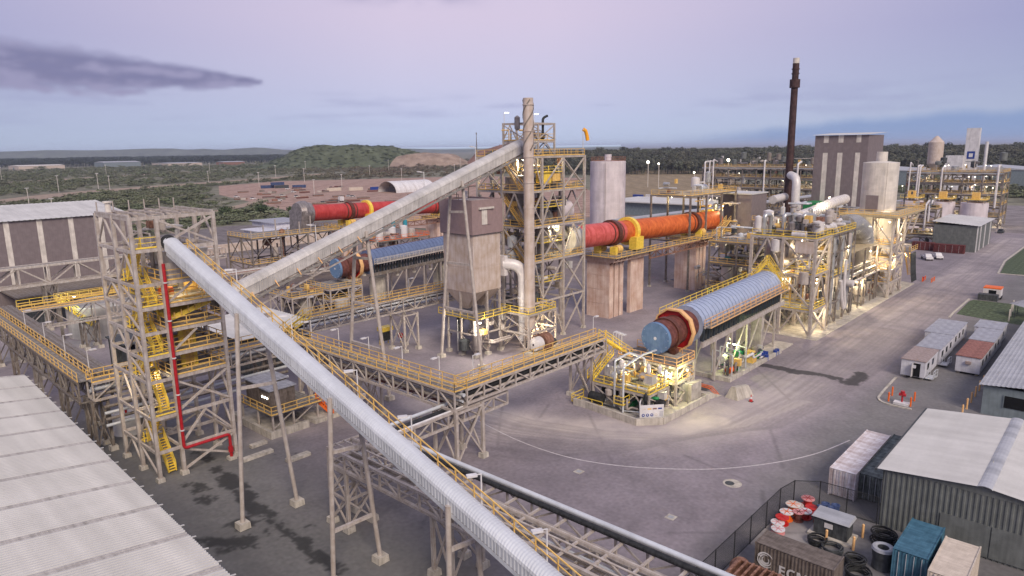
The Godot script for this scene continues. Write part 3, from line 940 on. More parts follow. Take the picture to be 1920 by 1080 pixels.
# ---------------------------------------------------------------- elevated walkways and racks
func build_walkways():
	var wp = [[0.6, 0.7, 0.22, "galvanised"], [-0.1, 0.75, 0.16, "steel"], [-0.6, 1.3, 0.2, "dark_steel"], [0.35, 1.35, 0.14, "galvanised"]]
	var t = walkway("elevated_walkway", "long yellow railed walkway bridging the open yard, cross runs to a square corner", P(48.3, 51.6, 8.7), P(48.3, 88.0, 8.7), 1.8, {"depth": 2.0, "pipes": wp})
	handrail(t, [P(47.4, 51.6, 8.7), P(49.2, 51.6, 8.7)], M.yellow)
	trestle(t, P(49.5, 53.3, 0), 4.0, 3.5, 6.5, M.steel, 0.34, 1)
	for b in [72.0, 84.0]: trestle(t, P(50.5, b, 0), 3.2, 2.6, 6.4, M.steel, 0.3, 1)
	# second lower deck of the rack beside it, full of pipes
	truss(t, P(51.8, 56.0, 5.4), P(51.8, 88.0, 5.4), 1.7, 12, 0.16, M.steel)
	for k in 6: rod(t, "carried_pipe", P(49.5 + k * 0.4, 56, 5.6 + (k % 2) * 0.9), P(49.5 + k * 0.4, 90, 5.6 + (k % 2) * 0.9), 0.1 + 0.04 * (k % 3), [M.galvanised, M.steel, M.rust_brown][k % 3], 8)
	t = walkway("elevated_walkway", "yellow railed walkway on a truss leading to the pump skid stairs", P(49.2, 52.4, 8.7), P(75.4, 52.4, 8.7), 1.7, {"depth": 1.6, "pipes": [[0.2, 0.9, 0.3, "black"], [-0.6, 1.2, 0.18, "galvanised"], [0.7, 1.2, 0.16, "steel"]]})
	trestle(t, P(75.2, 54.4, 0), 3.2, 3.6, 6.9, M.steel, 0.3, 1)
	stair(t, P(81.0, 51.4, 5.0), P(75.4, 52.2, 8.6), 1.2, M.bright_yellow)
	t = walkway("elevated_walkway", "yellow railed walkway running beside the second cooler towards the dust collector", P(55.0, 92.6, 9.2), P(99.0, 92.6, 9.2), 1.7, {"depth": 2.2, "pipes": wp})
	stair(t, P(48.6, 87.9, 8.7), P(55.0, 92.4, 9.2), 1.3, M.bright_yellow)
	for a in [73.5, 90.0]: trestle(t, P(a, 92.2, 0), 3.0, 3.6, 6.6, M.steel, 0.28, 1)
	for k in 5: rod(t, "carried_pipe", P(55, 93.8 + k * 0.45, 6.2 + (k % 2) * 0.5), P(99, 93.8 + k * 0.45, 6.2 + (k % 2) * 0.5), 0.16, [M.galvanised, M.dark_steel, M.steel][k % 3], 8)
	t = walkway("elevated_walkway", "yellow railed walkway passing behind the stair tower above pipe racks", P(23.2, 86.2, 8.7), P(47.4, 86.2, 8.7), 1.8, {"depth": 2.0, "pipes": [[0.3, 0.9, 0.3, "galvanised"], [-0.5, 1.3, 0.24, "galvanised"], [0.6, 1.6, 0.2, "dark_steel"]]})
	for a in [23.6, 29.5, 44.5]: trestle(t, P(a + 0.3, 87.2, 0), 1.6, 2.6, 6.4, M.dark_steel, 0.3, 1)
	for k in 4: rod(t, "carried_pipe", P(24, 85.0, 3.4 + k * 0.75), P(47, 85.0, 3.4 + k * 0.75), 0.2, [M.galvanised, M.dark_steel][k % 2], 8)
	t = walkway("elevated_walkway", "long yellow railed walkway beside a dark belt cover along the shed", P(23.0, 86.8, 8.7), P(24.6, 140.0, 8.7), 1.6, {"depth": 2.4, "m": M.dark_steel})
	var bc = MB.new()
	for k in 5:
		bc.tube(P(24.6 + k * 0.36, 87.5, 8.9 + 0.1 * (k % 2)), P(26.3 + k * 0.36, 140.0, 8.9 + 0.1 * (k % 2)), 0.2, 0.2, 8)
	put("belt_cover", bc, M.dark_steel, t)
	truss(t, P(25.8, 87.5, 6.2), P(27.4, 140, 6.2), 2.4, 18, 0.17, M.dark_steel)
	for b in [97.0, 110.0, 124.0, 137.0]: trestle(t, P(24.3 + (b - 86) * 0.03, b, 0), 3.0, 2.8, 6.2, M.dark_steel, 0.3, 1)
	t = walkway("elevated_walkway", "yellow railed walkway with low truss in front of the stripe walled shed", P(28.0, 135.5, 8.7), P(60.0, 135.5, 8.7), 1.8, {"depth": 3.2, "bay": 3.4})
	for a in [30.0, 38.0, 46.0, 54.0]: trestle(t, P(a, 136.5, 0), 2.2, 2.6, 5.6, M.dark_steel, 0.28, 1)
	handrail(t, [P(28.0, 137.4, 9.1), P(60.0, 137.4, 9.1)], M.bright_yellow)
	# belt rack under the corner
	t = thing("belt_conveyor", "flat steel rack carrying a dark belt under the walkway corner", "conveyor")
	truss(t, P(37.4, 51.9, 5.0), P(56.0, 51.9, 5.0), 1.4, 8, 0.16, M.steel)
	truss(t, P(37.4, 54.3, 5.0), P(56.0, 54.3, 5.0), 1.4, 8, 0.16, M.steel)
	for k in 9: beam(t, "cross_beam", P(37.4 + k * 2.32, 51.9, 5.0), P(37.4 + k * 2.32, 54.3, 5.0), 0.14, 0.14, M.steel)
	var bl = MB.new(); bl.box(P(37.2, 52.5, 6.3), P(72.0, 53.4, 6.45)); put("belt", bl, M.black, t)
	for k in 12: rod(t, "idler", P(38 + k * 1.6, 52.3, 6.25), P(38 + k * 1.6, 53.6, 6.25), 0.09, M.galvanised, 8)
	rod(t, "carried_pipe", P(37.4, 53.9, 6.6), P(72, 53.9, 6.6), 0.2, M.galvanised, 10)
	rod(t, "carried_pipe", P(37.4, 52.2, 6.5), P(56, 52.2, 6.5), 0.12, M.white_paint, 8)
	# long pipe rack passing under the near gallery
	t = thing("pipe_rack", "long steel pipe rack passing under the silver gallery, with a black trunking on top", "rack")
	for a in [32.4, 35.0, 37.2]: truss(t, P(a, 52.6, 5.9), P(a, 9.0, 5.9), 1.5, 17, 0.17, M.steel)
	for k in 19:
		beam(t, "cross_beam", P(32.4, 52.6 - k * 2.42, 7.4), P(37.2, 52.6 - k * 2.42, 7.4), 0.16, 0.16, M.steel)
		beam(t, "cross_beam", P(32.4, 52.6 - k * 2.42, 5.9), P(37.2, 52.6 - k * 2.42, 5.9), 0.14, 0.14, M.steel)
	rod(t, "trunking", P(36.75, 54.0, 7.7), P(36.75, 9.0, 7.7), 0.22, M.black, 12)
	rod(t, "carried_pipe", P(37.3, 54.0, 7.85), P(37.3, 9.0, 7.85), 0.22, M.galvanised, 10)
	for k in 6: rod(t, "carried_pipe", P(32.9 + k * 0.55, 52.5, 6.2 + (k % 2) * 0.25), P(32.9 + k * 0.55, 9.0, 6.2 + (k % 2) * 0.25), 0.09 + 0.03 * (k % 3), [M.steel, M.galvanised, M.dark_steel][k % 3], 8)
	for k in 3: rod(t, "carried_pipe", P(33.2 + k * 0.9, 52.5, 7.55), P(33.2 + k * 0.9, 9.0, 7.55), 0.08, M.steel, 8)
	trestle(t, P(33.7, 51.2, 0), 2.6, 2.6, 5.9, M.steel, 0.3, 2)
	for b in [38.0, 25.0]: trestle(t, P(34.8, b, 0), 3.4, 2.2, 5.9, M.steel, 0.3, 1)
	# lamps
	for b in [56.0, 62.5, 69.0, 75.5, 82.0]:
		lamp_post(P(49.3, b, 8.7), nth([56.0, 62.5, 69.0, 75.5, 82.0].find(b)) + " white lamp post on the yard crossing walkway, counted from its square corner", "lamps on the yard crossing walkway", 2.7, P(-0.7, 0, 0))
	for a in [52.0, 75.0]:
		lamp_post(P(a, 53.4, 8.7), nth([52.0, 75.0].find(a)) + " white lamp post on the skid walkway, counted from the square corner", "lamps on the skid walkway", 2.7, P(0.7, 0, 0))
	for a in [56.0, 64.0, 76.0]:
		lamp_post(P(a, 93.6, 9.2), nth([56.0, 64.0, 76.0].find(a)) + " white lamp post on the second cooler walkway, counted from its stair", "lamps on the cooler walkway", 2.7, P(0.7, 0, 0))
	for b in [90.0, 100.0, 110.0, 121.0]:
		lamp_post(P(24.3 + (b - 86) * 0.03, b, 8.7), nth([90.0, 100.0, 110.0, 121.0].find(b)) + " white lamp post beside the dark belt cover, counted from the walkway corner", "lamps on the belt walkway", 2.7, P(0.6, 0, 0))

# ---------------------------------------------------------------- sheds on the side of the belt
func build_left_sheds():
	var t = thing("storage_shed", "huge pale ribbed metal roof of a low storage shed with dirty lap bands", "shed")
	# eave from (18, 90) to (15.2, 20); rises away from it
	var e0 = P(18.0, 90.0, 10.0); var e1 = P(14.4, 12.0, 10.0)
	var up = P(-46.0, 0, 6.4)
	var n = 15
	var nrm = (e0 - e1).cross(up).normalized()
	if nrm.y < 0: nrm = -nrm
	for i in n:
		var s0 = e0.lerp(e1, float(i) / n); var s1 = e0.lerp(e1, (i + 1.0) / n)
		var gap = (s1 - s0).normalized() * 0.62
		var b = MB.new()
		b.ribbed(s0 + gap, up, s1 - s0 - gap, nrm, 0.3, 0.12, 0.42)
		put("roof_sheet", b, M.roof_pale, t)
		var l = MB.new()
		l.ribbed(s0, up, gap, nrm, 0.31, 0.1, 0.42)
		put("lap_strip", l, M.roof_lap, t)
	var fas = MB.new()
	fas.bar(e0 + P(0.05, 0.05, -0.2), e1 + P(0.05, -0.05, -0.2), 0.12, 0.4)
	put("gutter", fas, M.dark_grey, t)
	for k in 40:
		var c = e0.lerp(e1, (k + 0.5) / 40.0)
		beam(t, "gutter_strap", c + P(-0.05, 0, 0.06), c + P(0.3, 0, 0.0), 0.1, 0.05, M.roof_pale)
	boxpart(t, "wall", P(-28, 12.2, 0), P(14.0, 12.5, 9.6), M.clad_grey)
	boxpart(t, "wall", P(-28, 89.3, 0), P(17.5, 89.6, 9.8), M.clad_grey)
	var w = MB.new()
	w.hexa([P(14.0, 12.3, 0), P(14.2, 12.3, 0), P(17.7, 89.5, 0), P(17.5, 89.5, 0), P(14.0, 12.3, 9.8), P(14.2, 12.3, 9.8), P(17.7, 89.5, 9.8), P(17.5, 89.5, 9.8)])
	put("wall", w, M.clad_grey, t)
	boxpart(t, "wall", P(-28.2, 12.2, 0), P(-28, 89.6, 15), M.clad_grey)

	t = thing("product_shed", "long mauve clad shed with white vertical stripes and a pale roof", "shed")
	var x = -42.0
	while x < 54.0:
		# cladding sheets between translucent stripes
		boxpart(t, "clad_panel", P(x, 180.0, 0), P(x + 5.05, 180.25, 20.0), M.clad_mauve)
		boxpart(t, "light_stripe", P(x + 5.07, 180.02, 0), P(x + 6.1, 180.23, 20.0), M.stripe_white)
		x += 6.12
	boxpart(t, "clad_panel", P(x, 180.0, 0), P(x + 5.05, 180.25, 20.0), M.clad_mauve)
	var ex = x + 5.05
	boxpart(t, "clad_panel", P(ex, 180.0, 0), P(ex + 0.25, 222.0, 20.0), M.clad_mauve)
	var b2 = MB.new()
	b2.ribbed(P(-40, 179.4, 20.1), P(0, 22, 2.2), P(ex + 40.6, 0, 0), P(0, -2.2, 22), 1.0, 0.06)
	put("roof_sheet", b2, M.roof_pale, t)
	b2 = MB.new()
	b2.ribbed(P(-40, 223.4, 20.1), P(0, -22, 2.2), P(ex + 40.6, 0, 0), P(0, 2.2, 22), 1.0, 0.06)
	put("roof_sheet", b2, M.roof_pale, t)
	var g = MB.new()
	g.tri(P(ex + 0.2, 180, 20), P(ex + 0.2, 222, 20), P(ex + 0.2, 201, 22.1))
	put("gable", g, M.clad_mauve, t)
	rod(t, "vent_cowl", P(ex - 3, 182, 20.3), P(ex - 3, 182, 22.6), 0.7, M.stripe_white, 12)
	rod(t, "vent_cap", P(ex - 3, 182, 22.6), P(ex - 3, 182, 23.0), 1.1, M.stripe_white, 12)
	boxpart(t, "ridge_cap", P(-40, 199.5, 22.2), P(38.0, 202.5, 23.3), M.roof_pale)
	# dark lower extension in front of it
	var d = thing("lean_to", "dark clad low lean-to along the foot of the stripe walled shed", "shed")
	boxpart(d, "wall", P(34, 166, 0), P(58, 166.2, 5.5), M.dark_grey)
	boxpart(d, "wall", P(58, 166, 0), P(58.2, 179.8, 5.5), M.dark_grey)
	boxpart(d, "roof", P(33.8, 165.6, 5.5), P(58.6, 179.8, 5.8), M.dark_steel)
	# steel gallery in front of the striped wall
	t = walkway("conveyor_truss", "long grey steel truss bridge in front of the stripe walled shed", P(8.0, 158.0, 13.0), P(53.0, 158.0, 13.0), 2.4, {"depth": 3.6, "bay": 5.0, "w": 0.3, "rails": [], "category": "bridge"})
	for a in [22.0, 38.0, 51.0]: trestle(t, P(a, 158.0, 0), 2.0, 2.4, 9.3, M.dark_steel, 0.3, 2)
	# thickener tank with a bridge, and its stairs
	t = thing("settling_tank", "round settling tank with a lit pale surface behind the yellow walkway", "tank")
	b2 = MB.new(); b2.lathe(P(44, 147, 0), Vector3.UP, [[0, 6.5], [6.0, 6.5], [6.0, 6.2], [5.3, 6.2], [5.3, 0.0]], 32)
	put("shell", b2, M.galvanised_dusty, t)
	boxpart(t, "bridge", P(36, 146.4, 7.4), P(51.5, 147.8, 7.6), M.rust_orange)
	handrail(t, [P(36, 146.4, 7.6), P(51.5, 146.4, 7.6)], M.yellow)
	handrail(t, [P(36, 147.8, 7.6), P(51.5, 147.8, 7.6)], M.yellow)
	stair(t, P(40.0, 141.0, 3.0), P(36.4, 146.4, 7.4), 1.0, M.bright_yellow)
	for a in [36.4, 51.0]:
		for bb in [146.6, 147.6]: beam(t, "leg", P(a, bb, 0), P(a, bb, 7.4), 0.25, 0.25, M.dark_steel)
	floodlight(P(38.0, 143.0, 8.4), Color(0.9, 1.0, 0.9), 14.0, "lit work lamp over the settling tank", "work lights by the settling tank", 0.4)
	floodlight(P(30.0, 141.0, 7.6), Color(0.9, 1.0, 0.9), 10.0, "lit work lamp at the stair foot near the settling tank", "work lights by the settling tank", 0.4)
	# small things between the walkways
	t = thing("equipment_shelter", "dark flat roofed equipment shelter behind the stair tower walkway", "shelter")
	for a in [36.2, 42.0]:
		for bb in [114.0, 121.0]: beam(t, "post", P(a, bb, 0), P(a, bb, 4.9), 0.22, 0.22, M.dark_grey)
	boxpart(t, "roof", P(35.8, 113.6, 4.9), P(42.4, 121.4, 5.15), M.dark_grey)
	boxpart(t, "wall", P(36.4, 120.8, 0.1), P(41.8, 121.0, 4.9), M.dark_grey)
	boxpart(t, "cabinet", P(37.2, 115.5, 0.0), P(40.8, 119.0, 3.4), M.dark_grey)
	t = thing("water_tank", "low round white tank with a ribbed roof under the walkway corner", "tank")
	b2 = MB.new(); b2.lathe(P(28.2, 90.6, 0), Vector3.UP, [[0, 2.1], [2.4, 2.1], [2.9, 0.0]], 28)
	put("shell", b2, M.white_paint, t)
	for k2 in 14:
		var an = TAU * k2 / 14
		beam(t, "roof_rib", P(28.2, 90.6, 2.92), P(28.2 + cos(an) * 2.1, 90.6 + sin(an) * 2.1, 2.45), 0.06, 0.06, M.stripe_white)
	for k2 in 2: rod(t, "valve", P(27.6 + k2, 89.6, 2.4), P(27.6 + k2, 89.6, 3.2), 0.14, M.gear_red if k2 == 0 else M.white_paint, 8)
	# electrical rooms on a raised deck beside the tower
	t = thing("switch_room", "brown twin switch rooms on a yellow railed deck under the silver gallery", "hut")
	for r in [[39.6, 76.4, 43.0, 78.6, 5.2], [39.6, 79.0, 43.4, 82.4, 5.5]]:
		boxpart(t, "wall", P(r[0], r[1], 2.6), P(r[2], r[3], r[4]), M.rust_brown if false else M.container_brown)
		boxpart(t, "roof", P(r[0] - 0.2, r[1] - 0.2, r[4]), P(r[2] + 0.2, r[3] + 0.2, r[4] + 0.14), M.cabin_roof_grey)
	boxpart(t, "deck", P(38.9, 75.0, 2.5), P(45.8, 83.6, 2.6), M.grating)
	handrail(t, [P(38.9, 83.6, 2.6), P(38.9, 75.0, 2.6), P(45.8, 75.0, 2.6)], M.yellow)
	for a in [39.2, 42.0, 45.4]:
		for bb in [75.4, 79.0, 83.0]: beam(t, "leg", P(a, bb, 0), P(a, bb, 2.5), 0.2, 0.2, M.steel)
	for a in [39.2, 42.0]: beam(t, "brace", P(a, 75.4, 0.7), P(a + 3.0, 75.4, 2.4), 0.12, 0.12, M.steel)
	stair(t, P(47.6, 75.2, 0.1), P(45.9, 76.4, 2.5), 1.1, M.orange)
	for k2 in 3: rod(t, "bulkhead_light", P(39.58, 77.0 + k2 * 0.6, 4.2), P(39.5, 77.0 + k2 * 0.6, 4.2), 0.14, M.lamp_glow, 8)
	t = thing("plinth", "low concrete kerbed bund below the brown switch rooms", "slab")
	boxpart(t, "kerb", P(38.2, 74.2, -0.1), P(38.6, 86.0, 0.9), M.concrete); boxpart(t, "kerb", P(38.6, 74.2, -0.1), P(43.4, 74.6, 0.9), M.concrete)
	boxpart(t, "slab", P(38.6, 74.6, -0.1), P(43.4, 86.0, 0.25), M.concrete)
	boxpart(t, "slab", P(44.4, 74.4, -0.1), P(48.2, 79.0, 0.5), M.concrete)
	for r in [[33.0, 70.8, 36.6, 71.5, "plain pale concrete beam lying on the ground next to the tower foot"], [36.2, 66.8, 39.0, 67.6, "pale concrete beam pair lying out on the yard"], [35.4, 73.6, 37.4, 74.3, "short pale concrete beam lying by the bund"]]:
		var o = MB.new(); o.box(P(r[0], r[1], 0.0), P(r[2], r[3], 0.35))
		single("concrete_beam", o, M.concrete, r[4], "beam")
	# pale roofed store behind the tower
	t = thing("workshop", "low building with a plain pale roof behind the stair tower", "shed")
	boxpart(t, "wall", P(48.0, 100.0, 0), P(60.0, 116.0, 5.6), M.dark_grey)
	var rf = MB.new(); rf.ribbed(P(47.4, 99.2, 5.8), P(13.4, 0, 0.5), P(0, 17.6, 0), P(-0.5, 0, 13.4), 0.8, 0.05)
	put("roof_sheet", rf, M.roof_pale, t)

# ---------------------------------------------------------------- process clutter: pipes, vessels, valves as parts of a module
func clutter(parent, a0, a1, b0, b1, h0, h1, cnt, sd, mats = ["insulation", "vessel_grey", "galvanised", "steel", "duct_white"], big = 1.0):
	var r = RandomNumberGenerator.new()
	r.seed = sd
	for i in cnt:
		var m = M[mats[r.randi() % mats.size()]]
		var a = r.randf_range(a0, a1); var b = r.randf_range(b0, b1); var h = r.randf_range(h0, h1)
		var kind = r.randi() % 10
		if kind < 4:
			# a pipe run with two bends
			var rad = r.randf_range(0.08, 0.24)
			var pts = [P(a, b, h)]
			var ax = r.randi() % 3
			for k in 3:
				if ax == 0: a = clamp(a + r.randf_range(-6, 6), a0, a1)
				elif ax == 1: b = clamp(b + r.randf_range(-5, 5), b0, b1)
				else: h = clamp(h + r.randf_range(-5, 5), h0, h1)
				if (P(a, b, h) - pts[-1]).length() > 0.8: pts.append(P(a, b, h))
				ax = (ax + 1 + r.randi() % 2) % 3
			if pts.size() > 1: pipe(parent, "pipe", pts, rad, m, 8)
		elif kind < 6:
			var rad = r.randf_range(0.5, 1.1) * big; var ln = r.randf_range(1.2, 3.0) * big
			if m == M.yellow or m == M.bright_yellow or m == M.orange or m == M.green_paint: m = M.vessel_grey
			var o = MB.new()
			o.lathe(P(a, b, h), Vector3.UP, [[0, 0.15], [0.3, rad], [ln, rad], [ln + 0.3, 0.1]], 14)
			put("vessel", o, m, parent)
		elif kind < 7:
			var rad = r.randf_range(0.35, 0.7); var ln = r.randf_range(1.2, 2.6)
			var o = MB.new()
			o.lathe(P(a, b, h), Vector3(1, 0, 0) if r.randf() < 0.5 else Vector3(0, 0, 1), [[0, 0.05], [0.12, rad], [ln, rad], [ln + 0.12, 0.05]], 12)
			put("drum", o, m, parent)
		elif kind < 9:
			var s = Vector3(r.randf_range(0.4, 1.3), r.randf_range(0.4, 1.4), r.randf_range(0.4, 1.3))
			boxpart(parent, "equipment_box", P(a, b, h), P(a, b, h) + s, [M.dark_grey, M.galvanised_dusty, M.steel, M.rust_orange, M.yellow][r.randi() % 5])
		else:
			rod(parent, "vertical_pipe", P(a, b, h0), P(a, b, h1), r.randf_range(0.08, 0.2), m, 8)

# ---------------------------------------------------------------- dust collector
func build_dust_collector():
	var t = thing("dust_collector", "tall boxy dust collector, mauve head over a pale dusty body on legs", "dust collector")
	var a0 = 77.2; var a1 = 83.6; var b0 = 78.6; var b1 = 85.4
	# body sheets
	for r in [["body_panel", a0, b0, a1, b0 + 0.12], ["body_panel", a0, b0 + 0.12, a0 + 0.12, b1], ["body_panel", a1 - 0.12, b0 + 0.12, a1, b1], ["body_panel", a0, b1, a1, b1 + 0.12]]:
		boxpart(t, r[0], P(r[1], r[2], 15.0), P(r[3], r[4], 20.4), M.bag_beige)
		boxpart(t, r[0], P(r[1], r[2], 11.0), P(r[3], r[4], 14.98), M.bag_beige)
	for r in [[a0 - 0.35, b0 - 0.35, a1 + 0.35, b0 - 0.2], [a0 - 0.35, b0 - 0.2, a0 - 0.2, b1 + 0.3], [a1 + 0.2, b0 - 0.2, a1 + 0.35, b1 + 0.3], [a0 - 0.35, b1 + 0.3, a1 + 0.35, b1 + 0.45]]:
		boxpart(t, "head_panel", P(r[0], r[1], 20.5), P(r[2], r[3], 26.0), M.bag_mauve)
	boxpart(t, "head_floor", P(a0 - 0.3, b0 - 0.3, 20.42), P(a1 + 0.3, b1 + 0.3, 20.5), M.dark_grey)
	boxpart(t, "roof", P(a0 - 0.1, b0 - 0.1, 25.6), P(a1 + 0.1, b1 + 0.1, 25.75), M.bag_beige)
	# framed door with a lintel on the head
	boxpart(t, "door", P(79.0, b0 - 0.44, 22.0), P(80.9, b0 - 0.36, 24.4), M.stripe_white)
	boxpart(t, "door_inset", P(80.2, b0 - 0.5, 22.0), P(80.9, b0 - 0.45, 24.4), M.bag_mauve)
	boxpart(t, "lintel", P(78.3, b0 - 0.7, 24.5), P(81.6, b0 - 0.36, 24.8), M.stripe_white)
	for k in 5:
		rod(t, "roof_post", P(a0 + 0.4 + k * 1.4, b1, 25.7), P(a0 + 0.4 + k * 1.4, b1, 28.4), 0.08, M.dark_steel, 6)
	handrail(t, [P(a0, b1, 25.8), P(a0, b0 + 3.0, 25.8)], M.dark_steel)
	rod(t, "roof_vent", P(80, 83, 25.7), P(80, 83, 27.2), 0.5, M.white_paint, 12)
	# hoppers
	for i in 2:
		var o = MB.new()
		var x0 = a0 + i * 3.2; var x1 = x0 + 3.2
		o.hexa([P(x0 + 1.3, b0 + 2.9, 7.8), P(x1 - 1.3, b0 + 2.9, 7.8), P(x1 - 1.3, b1 - 2.9, 7.8), P(x0 + 1.3, b1 - 2.9, 7.8), P(x0, b0, 10.95), P(x1, b0, 10.95), P(x1, b1, 10.95), P(x0, b1, 10.95)])
		put("hopper", o, M.bag_beige, t)
	for a in [a0 + 0.2, 80.4, a1 - 0.2]:
		for b in [b0 + 0.2, 82.0, b1 - 0.2]:
			beam(t, "leg", P(a, b, 0.3), P(a, b, 10.95), 0.32, 0.32, M.steel)
			footing(t, P(a, b, 0), 0.9, 0.5)
	for k in 2:
		var h = 3.8 + k * 3.0
		beam(t, "girder", P(a0, b0 + 0.2, h), P(a1, b0 + 0.2, h), 0.2, 0.25, M.steel)
		beam(t, "girder", P(a0 + 0.2, b0, h), P(a0 + 0.2, b1, h), 0.2, 0.25, M.steel)
	_x(t, P(a0, b0 + 0.2, 0.5), P(80.4, b0 + 0.2, 3.6), P(80.4, b0 + 0.2, 0.5), P(a0, b0 + 0.2, 3.6), 0.25, M.steel, 0)
	_x(t, P(a0 + 0.2, b0, 0.5), P(a0 + 0.2, 82, 3.6), P(a0 + 0.2, 82, 0.5), P(a0 + 0.2, b0, 3.6), 0.25, M.steel, 0)
	boxpart(t, "deck", P(76.0, 77.2, 6.8), P(84.4, 86.0, 6.86), M.grating)
	handrail(t, [P(76.0, 86.0, 6.86), P(76.0, 77.2, 6.86), P(84.4, 77.2, 6.86)], M.bright_yellow)
	clutter(t, 76.5, 84.0, 76.6, 85.5, 0.8, 6.2, 16, 71, ["dark_grey", "vessel_grey", "insulation", "steel"])
	# the white goose neck duct
	t = thing("exhaust_duct", "thick white goose neck duct bending down from the dust collector side", "duct")
	boxpart(t, "inlet_box", P(83.75, 77.9, 13.0), P(84.6, 80.2, 16.4), M.duct_white)
	var pts = [P(84.2, 78.6, 14.9), P(85.2, 77.4, 14.9), P(86.0, 76.6, 14.4), P(86.5, 76.2, 13.4), P(86.6, 76.1, 12.2), P(86.6, 76.1, 1.6)]
	var b = MB.new(); b.pipe(rounded(pts, 0.6), 0.95, 18); put("duct", b, M.duct_white, t)
	for h in [9.0, 5.0, 2.0]: rod(t, "flange", P(86.6, 76.1, h), P(86.6, 76.1, h + 0.22), 1.1, M.white_paint, 18)
	var fr = thing("fan_platform", "square yellow railed platform around the ducts and exhaust fan", "platform")
	frame(fr, [84.4, 91.6], [73.2, 79.4], [3.6, 6.8], M.steel, {"w": 0.28, "decks": [], "rails": [6.8], "rail": M.bright_yellow})
	boxpart(fr, "deck", P(84.4, 73.2, 6.8), P(91.6, 75.0, 6.86), M.grating)
	boxpart(fr, "deck", P(84.4, 77.2, 6.8), P(91.6, 79.4, 6.86), M.grating)
	t = thing("exhaust_fan", "bronze drum exhaust fan low beside the beige stack", "fan")
	b = MB.new(); b.lathe(P(86.4, 72.2, 1.9), P(1, 0, 0), [[0, 0.3], [0, 1.5], [1.7, 1.5], [1.7, 0.3]], 24); put("casing", b, M.rust_orange, t)
	b = MB.new(); b.lathe(P(84.4, 72.2, 1.9), P(1, 0, 0), [[0, 0.2], [0.2, 1.1], [1.6, 1.2]], 20); put("inlet_cone", b, M.duct_white, t)
	boxpart(t, "base", P(84.0, 70.9, 0), P(90.0, 73.6, 0.5), M.concrete)
	rod(t, "motor", P(88.4, 72.2, 1.4), P(90.0, 72.2, 1.4), 0.6, M.dark_grey, 14)
	handrail(t, [P(83.8, 70.6, 0.1), P(90.6, 70.6, 0.1)], M.yellow)
	floodlight(P(76.8, 77.0, 6.4), Color(1, 0.97, 0.9), 60.0, "bright lit work lamp on the dust collector leg deck", "work lights on the dust collector", 0.5)
	floodlight(P(89.2, 75.4, 3.2), Color(1, 0.92, 0.75), 34.0, "lit work lamp below the fan platform", "work lights on the dust collector", 0.35)

